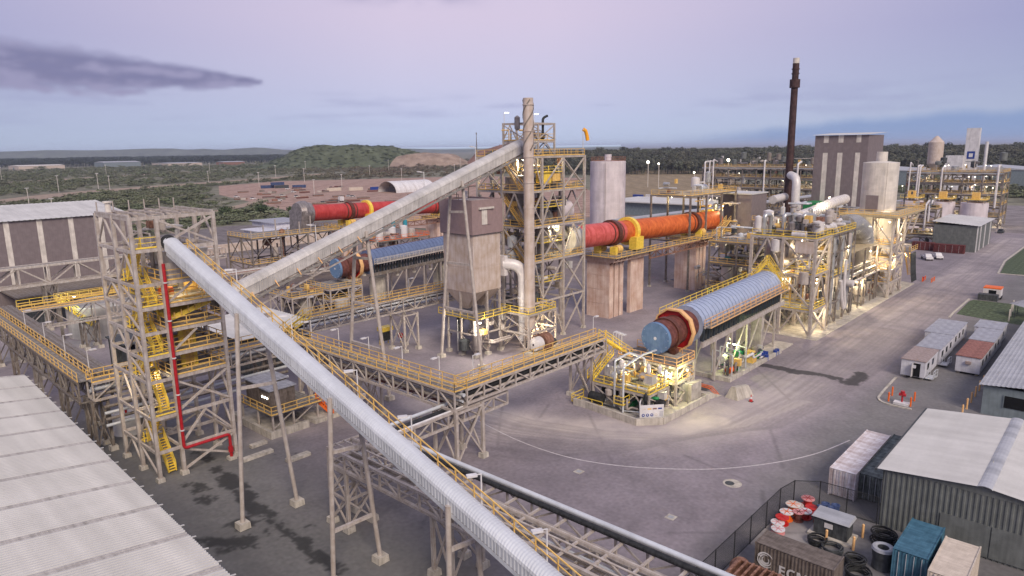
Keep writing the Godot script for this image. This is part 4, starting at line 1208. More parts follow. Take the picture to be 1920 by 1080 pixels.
# ---------------------------------------------------------------- kiln feed tower, stack and silo
func build_feed_tower():
	var t = thing("feed_tower", "tall open steel kiln feed tower with yellow railed decks and a windsock", "tower")
	var as_ = [88.5, 92.4, 98.3, 104.6]; var bs = [76.8, 82.5, 88.5]
	frame(t, as_, bs, [7.4, 14.6, 20.7, 26.8, 32.6], M.steel, {"w": 0.4, "decks": [14.6, 20.7, 26.8, 32.6], "rails": [14.6, 20.7, 26.8, 32.6]})
	# penthouse
	frame(t, [89.0, 92.4, 96.8], [77.6, 82.5], [35.2, 38.2], M.steel, {"w": 0.28, "h0": 32.6, "decks": [35.2], "rails": [35.2], "feet": false})
	pipe(t, "vent_pipe", [P(94.4, 78.2, 35.2), P(94.4, 78.2, 39.0), P(95.4, 78.0, 39.4)], 0.22, M.black, 8)
	clutter(t, 88, 95, 78, 82, 33, 37, 16, 15, ["insulation", "vessel_grey", "yellow", "steel"], 0.8)
	clutter(t, 89, 104, 77.4, 87.5, 27.2, 31.0, 22, 16)
	clutter(t, 89, 104, 77.4, 87.5, 21.2, 25.4, 26, 17)
	clutter(t, 89, 100, 77.4, 87.5, 15.2, 19.8, 28, 18)
	clutter(t, 89, 103, 77.4, 87.5, 8.0, 13.6, 26, 19)
	clutter(t, 89, 103, 77.4, 87.5, 0.6, 7.0, 16, 20, ["dark_steel", "vessel_grey", "steel", "dark_grey"])
	# cyclone vessels hung in the frame
	for c in [[92.6, 83.0, 22.0, 1.9, 7.0], [95.6, 80.0, 16.0, 1.7, 6.0]]:
		var o = MB.new()
		o.lathe(P(c[0], c[1], c[2]), Vector3.UP, [[-2.5, 0.4], [0, c[3]], [c[4], c[3]], [c[4] + 0.6, 0.6]], 24)
		put("cyclone", o, M.vessel_grey, t)
	boxpart(t, "hoist", P(93.4, 77.2, 28.0), P(95.4, 79.0, 30.0), M.bright_yellow)
	boxpart(t, "hoist_cage", P(95.8, 77.2, 28.2), P(98.0, 78.4, 29.6), M.yellow)
	# feed end ducts to the kiln
	var d = MB.new(); d.lathe(P(99.5, 80, 22.6), P(1, 0, 0), [[0, 0.3], [0, 1.9], [3.8, 1.9], [3.8, 1.2]], 24); put("feed_drum", d, M.pink_white, t)
	pipe(t, "feed_duct", [P(96.0, 80, 24.0), P(99.0, 80, 21.0), P(102.6, 80, 17.6)], 0.95, M.insulation, 14)
	var hd = MB.new(); hd.lathe(P(103.2, 80, 17.0), P(1, -0.0, -0.03), [[0, 0.4], [0, 2.5], [1.6, 2.7], [2.4, 2.7], [2.4, 2.3]], 28); put("kiln_inlet_hood", hd, M.galvanised_dusty, t)
	for k in 4: stair(t, P(89.4, 78.4, 14.7 + k * 6.0), P(89.4, 84.0, 20.7 + k * 6.0), 0.9, M.yellow) if k < 3 else null
	# ladders and cable tray
	ladder_cage(t, P(89.4, 76.4, 0.5), 32.0, M.rust_orange)
	rod(t, "cable_riser", P(88.0, 76.4, 0.5), P(88.0, 76.4, 32.0), 0.22, M.rust_orange, 8)
	for h in [10.6, 17.6, 23.8, 29.8]:
		boxpart(t, "half_deck", P(92.4, 76.9, h), P(98.3, 82.4, h + 0.06), M.grating)
		handrail(t, [P(92.4, 82.4, h), P(92.4, 76.9, h), P(98.3, 76.9, h)], M.bright_yellow)
	# windsock on its mast
	var w = thing("windsock", "small orange windsock drooping on a thin mast above the feed tower", "windsock", P(104.4, 77.0, 32.7))
	rod(w, "mast", Vector3.ZERO, Vector3(0, 4.6, 0), 0.07, M.white_paint, 8)
	var o2 = MB.new(); o2.pipe([Vector3(0.05, 4.5, 0), Vector3(0.5, 4.2, 0.2), Vector3(0.8, 3.3, 0.3), Vector3(0.95, 2.5, 0.35)], 0.34, 10)
	put("sock", o2, M.windsock, w)
	# beige stack with a spiral strake
	var s = thing("exhaust_stack", "slim beige exhaust stack with spiral fins at its top", "chimney")
	var b = MB.new()
	b.lathe(P(86.4, 74.6, 4.0), Vector3.UP, [[0, 0.92], [37.8, 0.82], [37.8, 0.7], [30, 0.7]], 24)
	put("shell", b, M.bag_beige, s)
	var k = 8.0
	while k < 38:
		rod(s, "flange", P(86.4, 74.6, 4.0 + k), P(86.4, 74.6, 4.1 + k), 0.95, M.bag_beige, 24)
		k += 4.1
	for st in 3:
		var sp = MB.new()
		for i in 24:
			var an = TAU * (i / 24.0 + st / 3.0); var an2 = TAU * ((i + 1) / 24.0 + st / 3.0)
			sp.bar(P(86.4 + cos(an) * 0.88, 74.6 + sin(an) * 0.88, 33.6 + i * 0.33), P(86.4 + cos(an2) * 0.88, 74.6 + sin(an2) * 0.88, 33.6 + (i + 1) * 0.33), 0.07, 0.2)
		put("strake", sp, M.dark_steel, s)
	beam(s, "base_leg", P(85.7, 74.0, 0.2), P(85.7, 74.0, 4.2), 0.3, 0.3, M.steel); beam(s, "base_leg", P(87.1, 75.2, 0.2), P(87.1, 75.2, 4.2), 0.3, 0.3, M.steel)
	beam(s, "base_leg", P(87.1, 74.0, 0.2), P(87.1, 74.0, 4.2), 0.3, 0.3, M.steel); beam(s, "base_leg", P(85.7, 75.2, 0.2), P(85.7, 75.2, 4.2), 0.3, 0.3, M.steel)
	# lamps on the top deck
	for a in [89.6, 97.5]:
		lamp_post(P(a, 82.8, 35.6), "lit floodlight post on top of the feed tower", "floodlights on the feed tower", 4.4, P(0.6, 0, 0), true)
	floodlight(P(92.6, 81.0, 31.9), Color(1, 0.95, 0.8), 50.0, "lit lamp under the top deck of the feed tower", "work lights in the feed tower", 0.4)
	floodlight(P(99.0, 79.0, 20.0), Color(1, 0.93, 0.75), 34.0, "lit lamp under the lower deck of the feed tower", "work lights in the feed tower", 0.4)
	# big white silo behind
	s = thing("storage_silo", "big white cylindrical silo with an orange rail round its flat roof", "silo")
	b = MB.new(); b.lathe(P(168.0, 115.0, 0), Vector3.UP, [[0, 5.05], [30.0, 5.05], [30.3, 0.0]], 40); put("shell", b, M.pink_white, s)
	for i in 5: rod(s, "ring_seam", P(168.0, 115.0, 5.0 + i * 5.6), P(168.0, 115.0, 5.06 + i * 5.6), 5.09, M.white_paint, 40)
	var ring = []
	for i in 25: ring.append(P(168.0 + cos(TAU * i / 24) * 4.9, 115.0 + sin(TAU * i / 24) * 4.9, 30.1))
	handrail(s, ring, M.rust_orange)
	ladder_cage(s, P(163.2, 112.6, 0.3), 29.6, M.steel)
	rod(s, "roof_vent", P(168, 115, 30.2), P(168, 115, 31.9), 1.0, M.pink_white, 14)

# ---------------------------------------------------------------- kilns
func pier(t, a0, a1, b0, b1, h, m):
	# a concrete pier: paired fluted shafts, a cross wall and a cap
	for i in 3:
		var x = a0 + i * (a1 - a0 - 1.4) / 2.0
		var o = MB.new()
		var w = 1.3
		# poured in lifts, with a shallow joint between them
		for k in 4:
			var z0 = h * k / 4.0 - (0.1 if k == 0 else 0.0); var z1 = h * (k + 1) / 4.0
			o.hexa([P(x, b0, z0), P(x + w, b0, z0), P(x + w, b1, z0), P(x, b1, z0), P(x, b0, z1 - 0.06), P(x + w, b0, z1 - 0.06), P(x + w, b1, z1 - 0.06), P(x, b1, z1 - 0.06)])
			o.hexa([P(x + 0.05, b0 + 0.05, z1 - 0.06), P(x + w - 0.05, b0 + 0.05, z1 - 0.06), P(x + w - 0.05, b1 - 0.05, z1 - 0.06), P(x + 0.05, b1 - 0.05, z1 - 0.06), P(x + 0.05, b0 + 0.05, z1), P(x + w - 0.05, b0 + 0.05, z1), P(x + w - 0.05, b1 - 0.05, z1), P(x + 0.05, b1 - 0.05, z1)])
		put("shaft", o, m, t)
	boxpart(t, "web_wall", P(a0 + 0.9, b0 + 1.7, -0.1), P(a1 - 0.9, b1 - 1.7, h - 0.2), m)
	boxpart(t, "cap_slab", P(a0 - 0.6, b0 - 1.4, h), P(a1 + 0.6, b1 + 1.4, h + 0.9), m)

func kiln_shell(t, p, q, r, bands, tyres):
	# bands: [from, to, material] along the axis in metres, tyres: places
	var d = (q - p).normalized()
	for k in bands:
		var b = MB.new()
		b.lathe(p, d, [[k[0], r - 0.3], [k[0], r], [k[1] - 0.02, r], [k[1] - 0.02, r - 0.3]], 40)
		put("shell_band", b, k[2], t)
	for x in tyres:
		var b2 = MB.new()
		b2.lathe(p, d, [[x, r], [x, r + 0.42], [x + 1.1, r + 0.42], [x + 1.1, r]], 40)
		put("tyre", b2, M.tyre_steel, t)
		for e in [-1.2, 1.9]:
			var c = MB.new(); c.lathe(p, d, [[x + e, r], [x + e, r + 0.07], [x + e + 0.35, r + 0.07], [x + e + 0.35, r]], 40)
			put("wear_band", c, M.tyre_steel, t)

func build_kiln(db, label, salmon, orange, first):
	var y0 = 17.05; var y1 = 15.5
	var t = thing("rotary_kiln", label, "kiln")
	var p = P(105.6, 80 + db, y0); var q = P(164.6, 80 + db, y1)
	var ln = (q - p).length()
	kiln_shell(t, p, q, 2.28, [[0, 5.6, salmon], [5.6, 9.0, salmon], [9.0, 15.4, salmon], [15.4, 24.0, orange], [24.0, 27.5, orange], [27.5, 36.0, orange], [36.0, 41.0, orange], [41.0, 47.5, orange], [47.5, 52.0, orange], [52.0, ln, orange]], [12.0, 45.6])
	var d = (q - p).normalized()
	var g = MB.new(); g.lathe(p, d, [[18.3, 2.3], [18.3, 2.95], [19.3, 2.95], [19.3, 2.3]], 36)
	put("girth_gear_guard", g, M.bright_yellow, t)
	boxpart(t, "pinion_guard", P(122.6, 76.6 + db, 13.0), P(125.4, 78.4 + db, 15.6), M.bright_yellow)
	# walkway between the piers
	for s in [-1, 1]:
		pass
	boxpart(t, "walk_deck", P(126.0, 75.4 + db, 12.4), P(152.0, 76.8 + db, 12.5), M.grating)
	handrail(t, [P(126.0, 75.4 + db, 12.5), P(152.0, 75.4 + db, 12.5)], M.yellow)
	truss(t, P(126.0, 75.5 + db, 10.9), P(152.0, 75.5 + db, 10.9), 1.4, 10, 0.16, M.rust_orange)
	stair(t, P(157.0, 75.8 + db, 12.4), P(163.6, 75.8 + db, 15.8), 1.2, M.yellow)
	var c = []
	for x in [[113.6, 125.6, "first"], [149.6, 157.0, "far"]]:
		var k = thing("kiln_pier", ("tall rust stained concrete pier carrying the %s tyre of the orange kiln" if first else "tall pale concrete pier carrying the %s tyre of the plain red kiln") % x[2], "pier")
		pier(k, x[0], x[0] + 5.0, 77.0 + db, 82.6 + db, 11.6, M.stained_concrete)
		if x[2] == "first":
			boxpart(k, "wing_wall", P(x[0] + 7.0, 76.6 + db, -0.1), P(x[1], 77.4 + db, 11.4), M.stained_concrete)
			boxpart(k, "wing_cap", P(x[0] + 5.65, 75.6 + db, 11.62), P(x[1] + 1.0, 83.0 + db, 12.2), M.stained_concrete)
		boxpart(k, "deck", P(x[0] - 1.4, 74.6 + db, 12.52), P(x[1] + 1.4, 84.0 + db, 12.64), M.grating)
		handrail(k, [P(x[0] - 1.4, 84.0 + db, 12.64), P(x[0] - 1.4, 74.6 + db, 12.64), P(x[1] + 1.4, 74.6 + db, 12.64)], M.yellow)
		for bb in [78.0, 82.0]:
			rod(k, "support_roller", P(x[0] + 3.4, bb + db, 13.6), P(x[0] + 5.0, bb + db, 13.6), 0.85, M.yellow, 16)
			boxpart(k, "bearing_block", P(x[0] + 2.4, bb - 0.7 + db, 12.66), P(x[0] + 3.2, bb + 0.7 + db, 14.2), M.bright_yellow)
		for i in 4:
			beam(k, "deck_bracket", P(x[0] + i * 1.5, 75.0 + db, 12.4), P(x[0] + i * 1.5, 77.0 + db, 11.0), 0.18, 0.18, M.rust_orange)
	return t

func cooler(da, db, label, hoodm, full):
	var t = thing("rotary_cooler", label, "cooler")
	var b0 = 46.6 + db
	var p = P(79.8 + da, b0, 8.55); var q = P(117.4 + da, b0, 9.95)
	var d = (q - p).normalized()
	var r = 2.2
	var o = MB.new()
	o.lathe(p, d, [[0, 0.0], [0, r - 0.05], [0.5, r - 0.05], [0.5, r]], 40)
	put("end_plate", o, M.face_blue, t)
	o = MB.new(); o.lathe(p, d, [[-0.04, 0.0], [-0.04, 0.22], [0.02, 0.22]], 14); put("sight_port", o, M.white_paint, t)
	for k in 12:
		var an = TAU * k / 12
		rod(t, "rim_bolt", p + Vector3(-0.06, sin(an) * 1.95, cos(an) * 1.95), p + Vector3(0.05, sin(an) * 1.95, cos(an) * 1.95), 0.07, M.hood_pale_blue, 6)
	o = MB.new(); o.lathe(p, d, [[0.5, r - 0.12], [10.6, r - 0.12]], 40); put("drum_shell", o, M.rust_brown, t)
	o = MB.new(); o.lathe(p, d, [[2.4, r - 0.1], [2.4, r + 0.12], [3.2, r + 0.12], [3.2, r - 0.1]], 40); put("wear_band", o, M.tyre_steel, t)
	# girth ring in an eight sided cream rimmed guard, red inside
	o = MB.new(); o.lathe(p, d, [[5.2, r - 0.1], [5.2, r + 0.75], [5.45, r + 0.75], [5.45, r - 0.1]], 10); put("girth_ring", o, M.gear_red, t)
	o = MB.new(); o.lathe(p, d, [[4.7, r + 0.72], [4.7, r + 0.95], [5.5, r + 0.95], [5.5, r + 0.2]], 10); put("ring_guard", o, M.cream, t)
	# hood: curved sheets with ribs
	var s0 = 8.4; var s1 = 37.0
	var cnt = 26
	var segs = 10
	for i in cnt:
		var x0 = s0 + (s1 - s0) * i / cnt; var x1 = s0 + (s1 - s0) * (i + 1.0) / cnt - 0.03
		var m = MB.new()
		for j in segs:
			var a0 = PI * (-0.06 + 1.12 * j / segs); var a1 = PI * (-0.06 + 1.12 * (j + 1) / segs)
			var e0 = Vector3(0, sin(a0) * (r + 0.5), cos(a0) * (r + 0.5)); var e1 = Vector3(0, sin(a1) * (r + 0.5), cos(a1) * (r + 0.5))
			m.quad(p + d * x0 + e0, p + d * x1 + e0, p + d * x1 + e1, p + d * x0 + e1)
		put("hood_sheet", m, hoodm, t)
		var rib = MB.new()
		for j in segs:
			var a0 = PI * (-0.06 + 1.12 * j / segs); var a1 = PI * (-0.06 + 1.12 * (j + 1) / segs)
			rib.bar(p + d * x0 + Vector3(0, sin(a0), cos(a0)) * (r + 0.54), p + d * x0 + Vector3(0, sin(a1), cos(a1)) * (r + 0.54), 0.035, 0.05)
		put("hood_rib", rib, M.hood_seam if full else hoodm, t)
	o = MB.new(); o.lathe(p, d, [[s0, r - 0.1], [s0, r + 0.5]], 40); put("hood_end", o, hoodm, t)
	# dark slotted side skirt on the near side, one louvre after another
	for i in 34:
		var x0 = s0 + 0.2 + i * 0.83
		var c0 = p + d * x0
		beam(t, "skirt_louvre", c0 + P(0, -2.62, 0.1), c0 + P(0, -2.5, -2.2), 0.6, 0.1, M.hood_dark if i % 2 == 0 else M.dark_grey)
	for s in [-1, 1]:
		beam(t, "side_girder", p + d * (s0 - 0.6) + P(0, s * 2.9, -2.5), p + d * (s1 + 0.5) + P(0, s * 2.9, -2.5), 0.35, 0.7, M.steel if full else M.dark_steel)
		beam(t, "side_rail", p + d * s0 + P(0, s * 2.9, -0.1), p + d * s1 + P(0, s * 2.9, -0.1), 0.2, 0.25, M.steel)
	# walkways
	var w0 = p + d * (s0 + 0.2) + P(0, -3.3, -0.1); var w1 = p + d * s1 + P(0, -3.3, -0.1)
	var dk = MB.new(); dk.bar(w0, w1, 1.0, 0.06); put("walk_deck", dk, M.grating, t)
	handrail(t, [w0 + P(0, -0.5, 0), w1 + P(0, -0.5, 0)], M.cream if full else M.stripe_white)
	handrail(t, [w0 + P(0, 0.45, 0), w1 + P(0, 0.45, 0)], M.cream if full else M.stripe_white)
	w0 = p + d * (s0 - 1.0) + P(0, 3.2, 1.0); w1 = p + d * s1 + P(0, 3.2, 1.0)
	dk = MB.new(); dk.bar(w0, w1, 1.0, 0.06); put("walk_deck", dk, M.grating, t)
	handrail(t, [w0 + P(0, 0.5, 0), w1 + P(0, 0.5, 0)], M.bright_yellow if full else M.rust_orange)
	if full:
		handrail(t, [w0 + P(0, -0.5, 0), w1 + P(0, -0.5, 0)], M.bright_yellow)
		# bridge over the far end
		var e0 = w1 + P(0, -0.4, 0); var e2 = p + d * s1 + P(0, -3.3, -0.1); var top = p + d * (s1 + 0.8) + P(0, 0.4, 4.2)
		stair(t, e0, top, 1.0, M.bright_yellow); stair(t, e2, top, 1.0, M.bright_yellow)
	# supports
	for x in [3.0, 31.0]:
		var c = p + d * x
		boxpart(t, "pier", P(c.x - 0.9, b0 - 2.0, -0.1), P(c.x + 0.9, b0 - 0.5, c.y - 3.2), M.concrete)
		boxpart(t, "pier", P(c.x - 0.9, b0 + 0.5, -0.1), P(c.x + 0.9, b0 + 2.0, c.y - 3.2), M.concrete)
		boxpart(t, "pier_cap", P(c.x - 1.2, b0 - 2.4, c.y - 3.19), P(c.x + 1.2, b0 + 2.4, c.y - 2.75), M.concrete)
		rod(t, "trunnion", P(c.x - 0.4, b0 - 1.3, c.y - 2.3), P(c.x + 0.4, b0 - 1.3, c.y - 2.3), 0.5, M.tyre_steel, 14)
		rod(t, "trunnion", P(c.x - 0.4, b0 + 1.3, c.y - 2.3), P(c.x + 0.4, b0 + 1.3, c.y - 2.3), 0.5, M.tyre_steel, 14)
	var x = 12.0
	while x < 37.0:
		var c = p + d * x
		for s in [-1, 1]:
			beam(t, "column", P(c.x, b0 + s * 2.9, 0.2), P(c.x, b0 + s * 2.9, c.y - 2.8), 0.3, 0.3, M.steel)
			if x < 34: beam(t, "brace", P(c.x, b0 + s * 2.9, 0.8), P(c.x + 4.6, b0 + s * 2.9, c.y - 2.8), 0.18, 0.18, M.steel)
		x += 5.5
	return t

func build_kilns():
	build_kiln(0.0, "long orange and salmon rotary kiln with a yellow gear guard on concrete piers", M.kiln_salmon, M.kiln_orange, true)
	build_kiln(91.5, "plain bright red rotary kiln behind the blue hooded cooler", M.kiln_red, M.kiln_red, false)
	# inlet hood of the red kiln
	var t = thing("kiln_hood", "dusty grey rounded kiln hood at the end of the red kiln", "hood")
	var b = MB.new()
	b.lathe(P(102.6, 171.5, 17.1), P(1, 0, -0.03), [[-1.6, 0.3], [-1.4, 3.0], [0.0, 3.5], [1.2, 3.5], [1.5, 3.0], [2.6, 3.0], [2.6, 2.4]], 32)
	put("hood_shell", b, M.vessel_grey, t)
	b = MB.new(); b.hexa([P(100.4, 168.8, 12.7), P(103.4, 168.8, 12.7), P(103.4, 174.2, 12.7), P(100.4, 174.2, 12.7), P(101.0, 168.2, 18.0), P(103.6, 168.2, 18.0), P(103.6, 174.8, 18.0), P(101.0, 174.8, 18.0)])
	put("hood_leg", b, M.vessel_grey, t)
	var f = thing("kiln_platform", "rusty railed steel platform below the grey hood of the red kiln", "platform")
	frame(f, [84.0, 92.0, 100.0, 110.0], [164.5, 170.0, 177.0], [6.0, 12.6], M.dark_steel, {"w": 0.34, "decks": [12.6], "rails": [12.6, 6.0], "rail": M.yellow})
	for i in 6: beam(f, "mast_column", P(84.0 + i * 3.4, 164.5, 12.6), P(84.0 + i * 3.4, 164.5, 12.6 + 2.0 + 1.2 * (i % 3)), 0.26, 0.26, M.steel)
	clutter(f, 85, 109, 165.5, 176, 1.0, 11.5, 26, 33, ["dark_steel", "steel", "vessel_grey", "rust_orange"])
	cooler(0.0, 0.0, "rotary cooler with a pale blue ribbed hood beside the pump skid", M.hood_pale_blue, true)
	cooler(5.3, 83.4, "rotary cooler with a deep blue hood and a dark brown drum end behind the walkways", M.hood_blue, false)
	# platforms round the second cooler end
	f = thing("cooler_platform", "two level yellow railed platform on concrete drums at the brown cooler end", "platform")
	frame(f, [80.0, 84.5, 88.0], [124.5, 128.5, 133.5], [3.0, 5.3], M.steel, {"w": 0.26, "decks": [3.0, 5.3], "rails": [3.0, 5.3], "rail": M.yellow})
	for c in [[77.0, 129.8, 1.5, 4.2], [81.0, 122.0, 1.4, 3.4], [97.0, 130.8, 2.0, 5.0]]:
		var o = MB.new(); o.lathe(P(c[0], c[1], 0), Vector3.UP, [[0, c[2]], [c[3], c[2]], [c[3], 0.0]], 24)
		single("concrete_tank", o, M.concrete, {77.0: "squat pale tank within a low bund below the yellow platform", 81.0: "squat pale tank behind the bund, by the cooler columns", 97.0: "stained pale tank standing under the blue hooded cooler"}[c[0]], "tank")
	f = thing("valve_platform", "low yellow railed valve platform beside squat tanks", "platform")
	frame(f, [72.5, 76.4, 79.8], [127.0, 131.5, 136.0], [4.4], M.steel, {"w": 0.24, "rail": M.yellow})
	clutter(f, 72.8, 79.5, 127.5, 135.5, 0.8, 3.9, 12, 44, ["dark_steel", "vessel_grey", "steel"])
	clutter(f, 72.8, 79.5, 127.5, 135.5, 4.6, 5.4, 8, 45, ["rust_orange", "vessel_grey", "yellow"], 0.5)
	b = MB.new(); b.box(P(69.5, 120.5, -0.1), P(70.0, 137.0, 0.9)); b.box(P(70.0, 120.5, -0.1), P(86.0, 121.0, 0.9))
	single("bund_wall", b, M.concrete, "low concrete bund wall round the squat tanks", "wall")
	# pipe racks beyond, under the red kiln
	for r in [[52.0, 100.0, 152.0, "dusty low pipe rack between the blue hooded cooler and the red kiln"], [52.0, 92.0, 196.0, "rusty pipe rack on the far side of the red kiln"]]:
		var t2 = thing("pipe_rack", r[3], "rack")
		for b3 in [r[2], r[2] + 4.0]: truss(t2, P(r[0], b3, 4.0), P(r[1], b3, 4.0), 2.6, 14, 0.22, M.steel)
		for i in 8: beam(t2, "column", P(r[0] + i * (r[1] - r[0]) / 7.0, r[2], 0), P(r[0] + i * (r[1] - r[0]) / 7.0, r[2], 4.0), 0.28, 0.28, M.dark_steel)
		for i in 5: rod(t2, "carried_pipe", P(r[0], r[2] + 0.5 + i * 0.8, 4.5 + (i % 2) * 2.0), P(r[1], r[2] + 0.5 + i * 0.8, 4.5 + (i % 2) * 2.0), 0.24, [M.galvanised_dusty, M.rust_orange, M.steel][i % 3], 8)
	# structure between the two kilns: long rack and pump decks
	f = thing("feed_bin_house", "rusty frame with white feed bins and teal motors behind the blue hooded cooler", "frame")
	frame(f, [112.0, 118.0, 124.0, 130.0], [150.0, 157.0], [5.0, 10.0], M.dark_steel, {"w": 0.3, "rail": M.orange})
	for i in 3:
		var o = MB.new(); o.lathe(P(114.5 + i * 4.2, 152.5, 10.1), Vector3.UP, [[0, 0.4], [0, 1.1], [3.0, 1.1], [3.3, 0.2]], 16); put("feed_bin", o, M.white_paint, f)
		rod(f, "motor", P(116.3 + i * 4.2, 154.0, 13.0), P(116.3 + i * 4.2, 154.0, 14.6), 0.6, M.teal, 12)
	clutter(f, 112.5, 129.5, 150.5, 156.5, 5.5, 12.5, 20, 46, ["rust_orange", "vessel_grey", "steel", "white_paint"])
	# pumps and white bins below the orange kiln
	f = thing("dosing_platform", "small platform with two white bins and teal motors behind the pale blue cooler", "platform")
	frame(f, [136.0, 141.0, 146.0], [62.0, 67.5], [4.6], M.green_paint if false else M.steel, {"w": 0.26, "rail": M.yellow})
	for i in 2:
		var o = MB.new(); o.lathe(P(137.6 + i * 4.6, 63.6, 4.7), Vector3.UP, [[0, 0.3], [0, 1.15], [4.2, 1.15], [4.4, 0.2]], 16); put("white_bin", o, M.white_paint, f)
		rod(f, "motor", P(140.0 + i * 3.6, 64.6, 8.4), P(140.0 + i * 3.6, 64.6, 10.6), 0.7, M.teal, 12)
	clutter(f, 136.5, 150, 61.5, 70.5, 4.8, 9.5, 26, 47, ["insulation", "vessel_grey", "duct_white", "steel"])
	clutter(f, 136.5, 146, 62.5, 67, 0.4, 4.2, 12, 48, ["green_paint", "yellow", "vessel_grey", "steel"])
	floodlight(P(139.0, 62.4, 4.3), Color(0.85, 1.0, 0.6), 30.0, "lit lamp under the white bin platform", "work lights near the cooler", 0.4)

# ---------------------------------------------------------------- pump skid
func build_skid():
	var t = thing("pump_skid", "railed pump skid with tangled pipework on a pale kerbed slab beside the blue drum end", "pump skid")
	# slab with a clipped corner and its kerb
	var out = v2([71.0, 53.6, 71.0, 51.2, 70.2, 43.4, 72.6, 41.0, 84.0, 40.6, 84.0, 53.6])
	var b = MB.new()
	var tri = Geometry2D.triangulate_polygon(PackedVector2Array(out))
	for i in range(0, tri.size(), 3):
		var q = [out[tri[i]], out[tri[i + 1]], out[tri[i + 2]]]
		if (q[1] - q[0]).cross(q[2] - q[0]) < 0: q = [q[0], q[2], q[1]]
		b.tri(P(q[0].x, q[0].y, 0.2), P(q[1].x, q[1].y, 0.2), P(q[2].x, q[2].y, 0.2))
	put("slab", b, M.concrete, t)
	for i in out.size() - 1:
		var p = P(out[i].x, out[i].y, 0.4); var q = P(out[i + 1].x, out[i + 1].y, 0.4)
		beam(t, "kerb", p, q, 0.35, 1.0, M.concrete)
	# two level deck frames
	frame(t, [73.2, 78.0], [43.4, 47.6, 52.0], [3.0], M.steel, {"w": 0.24, "rail": M.bright_yellow, "feet": false})
	frame(t, [78.6, 83.4], [42.6, 47.0, 51.6], [3.4, 5.6], M.steel, {"w": 0.28, "decks": [5.6], "rails": [5.6, 3.4], "rail": M.cream, "feet": false})
	clutter(t, 72.4, 78.0, 43.2, 52.2, 0.4, 2.5, 46, 61, ["dark_grey", "insulation", "steel", "galvanised", "green_paint", "black"], 0.5)
	clutter(t, 73.4, 77.8, 43.6, 51.8, 3.1, 5.2, 34, 62, ["yellow", "insulation", "duct_white", "steel", "galvanised"], 0.5)
	clutter(t, 78.8, 83.2, 42.8, 51.4, 0.4, 4.6, 34, 63, ["dark_grey", "insulation", "steel", "vessel_grey"], 0.6)
	# pipe arches
	pipe(t, "arch_pipe", [P(73.2, 48.6, 0.3), P(73.2, 48.6, 6.6), P(76.6, 48.6, 6.9), P(76.6, 46.2, 6.6), P(76.6, 46.2, 3.2)], 0.16, M.galvanised, 10)
	pipe(t, "arch_pipe", [P(72.2, 46.6, 0.3), P(72.2, 46.6, 6.4), P(76.6, 46.4, 7.1), P(80.0, 46.4, 6.9)], 0.14, M.galvanised, 10)
	for k in 3: pipe(t, "arch_pipe", [P(72.4 + k, 44.2 + k * 0.4, 0.4), P(72.4 + k, 44.2 + k * 0.4, 2.2), P(73.6 + k, 44.6 + k * 0.4, 2.4), P(73.6 + k, 44.6 + k * 0.4, 0.5)], 0.1, [M.white_paint, M.dark_grey, M.green_paint][k], 8)
	handrail(t, [P(74.0, 54.2, 0.2), P(71.3, 54.2, 0.2), P(71.3, 49.2, 0.2)], M.bright_yellow)
	handrail(t, [P(71.9, 47.8, 1.3), P(71.9, 46.4, 1.3), P(73.4, 46.4, 1.3)], M.bright_yellow)
	stair(t, P(73.6, 52.8, 3.1), P(78.4, 52.8, 5.6), 1.0, M.bright_yellow)
	boxpart(t, "block_wall", P(80.6, 41.4, 0.2), P(83.4, 41.9, 2.9), M.concrete)
	boxpart(t, "control_cabinet", P(81.0, 42.0, 0.2), P(83.4, 43.4, 2.7), M.galvanised_dusty)
	floodlight(P(78.3, 44.0, 4.9), Color(1.0, 0.97, 0.7), 28.0, "lit lamp under the upper skid deck", "work lights on the pump skid", 0.35)
	floodlight(P(75.5, 48.6, 5.6), Color(1.0, 0.95, 0.75), 18.0, "lit lamp over the skid pipework", "work lights on the pump skid", 0.3)
	floodlight(P(79.6, 41.6, 5.2), Color(1.0, 1.0, 0.7), 12.0, "lit lamp at the outer corner of the upper skid deck", "work lights on the pump skid", 0.3)
	for k in 4: lamp_post(P(78.7 + k * 0.2, 51.2 + k * 0.6, 5.6), "white lamp post at the head of the skid stairs", "lamps on the skid stairs", 2.8, P(0.6, 0, 0))
	# safety notice: white board with a row of blue discs
	var s = thing("safety_sign", "white safety notice board with blue round pictograms on the skid kerb", "sign", P(70.95, 43.1, 0.9))
	var n = P(-0.65, -0.76, 0).normalized()
	var al = P(0.76, -0.65, 0).normalized()
	beam(s, "board", al * -0.2, al * 2.9, 0.06, 1.9, M.white_paint).position += Vector3(0, 0.6, 0)
	for k in 4:
		var c = al * (0.25 + k * 0.55) + n * 0.045 + Vector3(0, 0.25, 0)
		rod(s, "pictogram", c, c + n * 0.012, 0.2, M.drum_blue if k < 3 else M.stripe_white, 16)
		rod(s, "pictogram_mark", c + n * 0.012 + Vector3(0, 0.02, 0), c + n * 0.02 + Vector3(0, 0.02, 0), 0.09, M.white_paint, 10)
	for k in 4:
		var c = al * (0.1 + k * 0.68) + n * 0.045 + Vector3(0, 1.05, 0)
		beam(s, "caption_bar", c, c + al * 0.5, 0.012, 0.18, [M.stripe_white, M.yellow, M.rust_orange, M.drum_blue][k])
	for k in 5:
		var c = al * 2.35 + n * 0.045 + Vector3(0, 0.62 - k * 0.14, 0)
		beam(s, "caption_bar", c, c + al * 0.45, 0.012, 0.05, M.cabin_roof_grey)
	# second slab under the cooler with its pumps
	t = thing("pump_slab", "pale kerbed slab with pumps and hoses under the pale blue cooler", "pump")
	b = MB.new(); b.box(P(93.0, 41.9, -0.1), P(118.0, 45.0, 0.25)); put("slab", b, M.concrete, t)
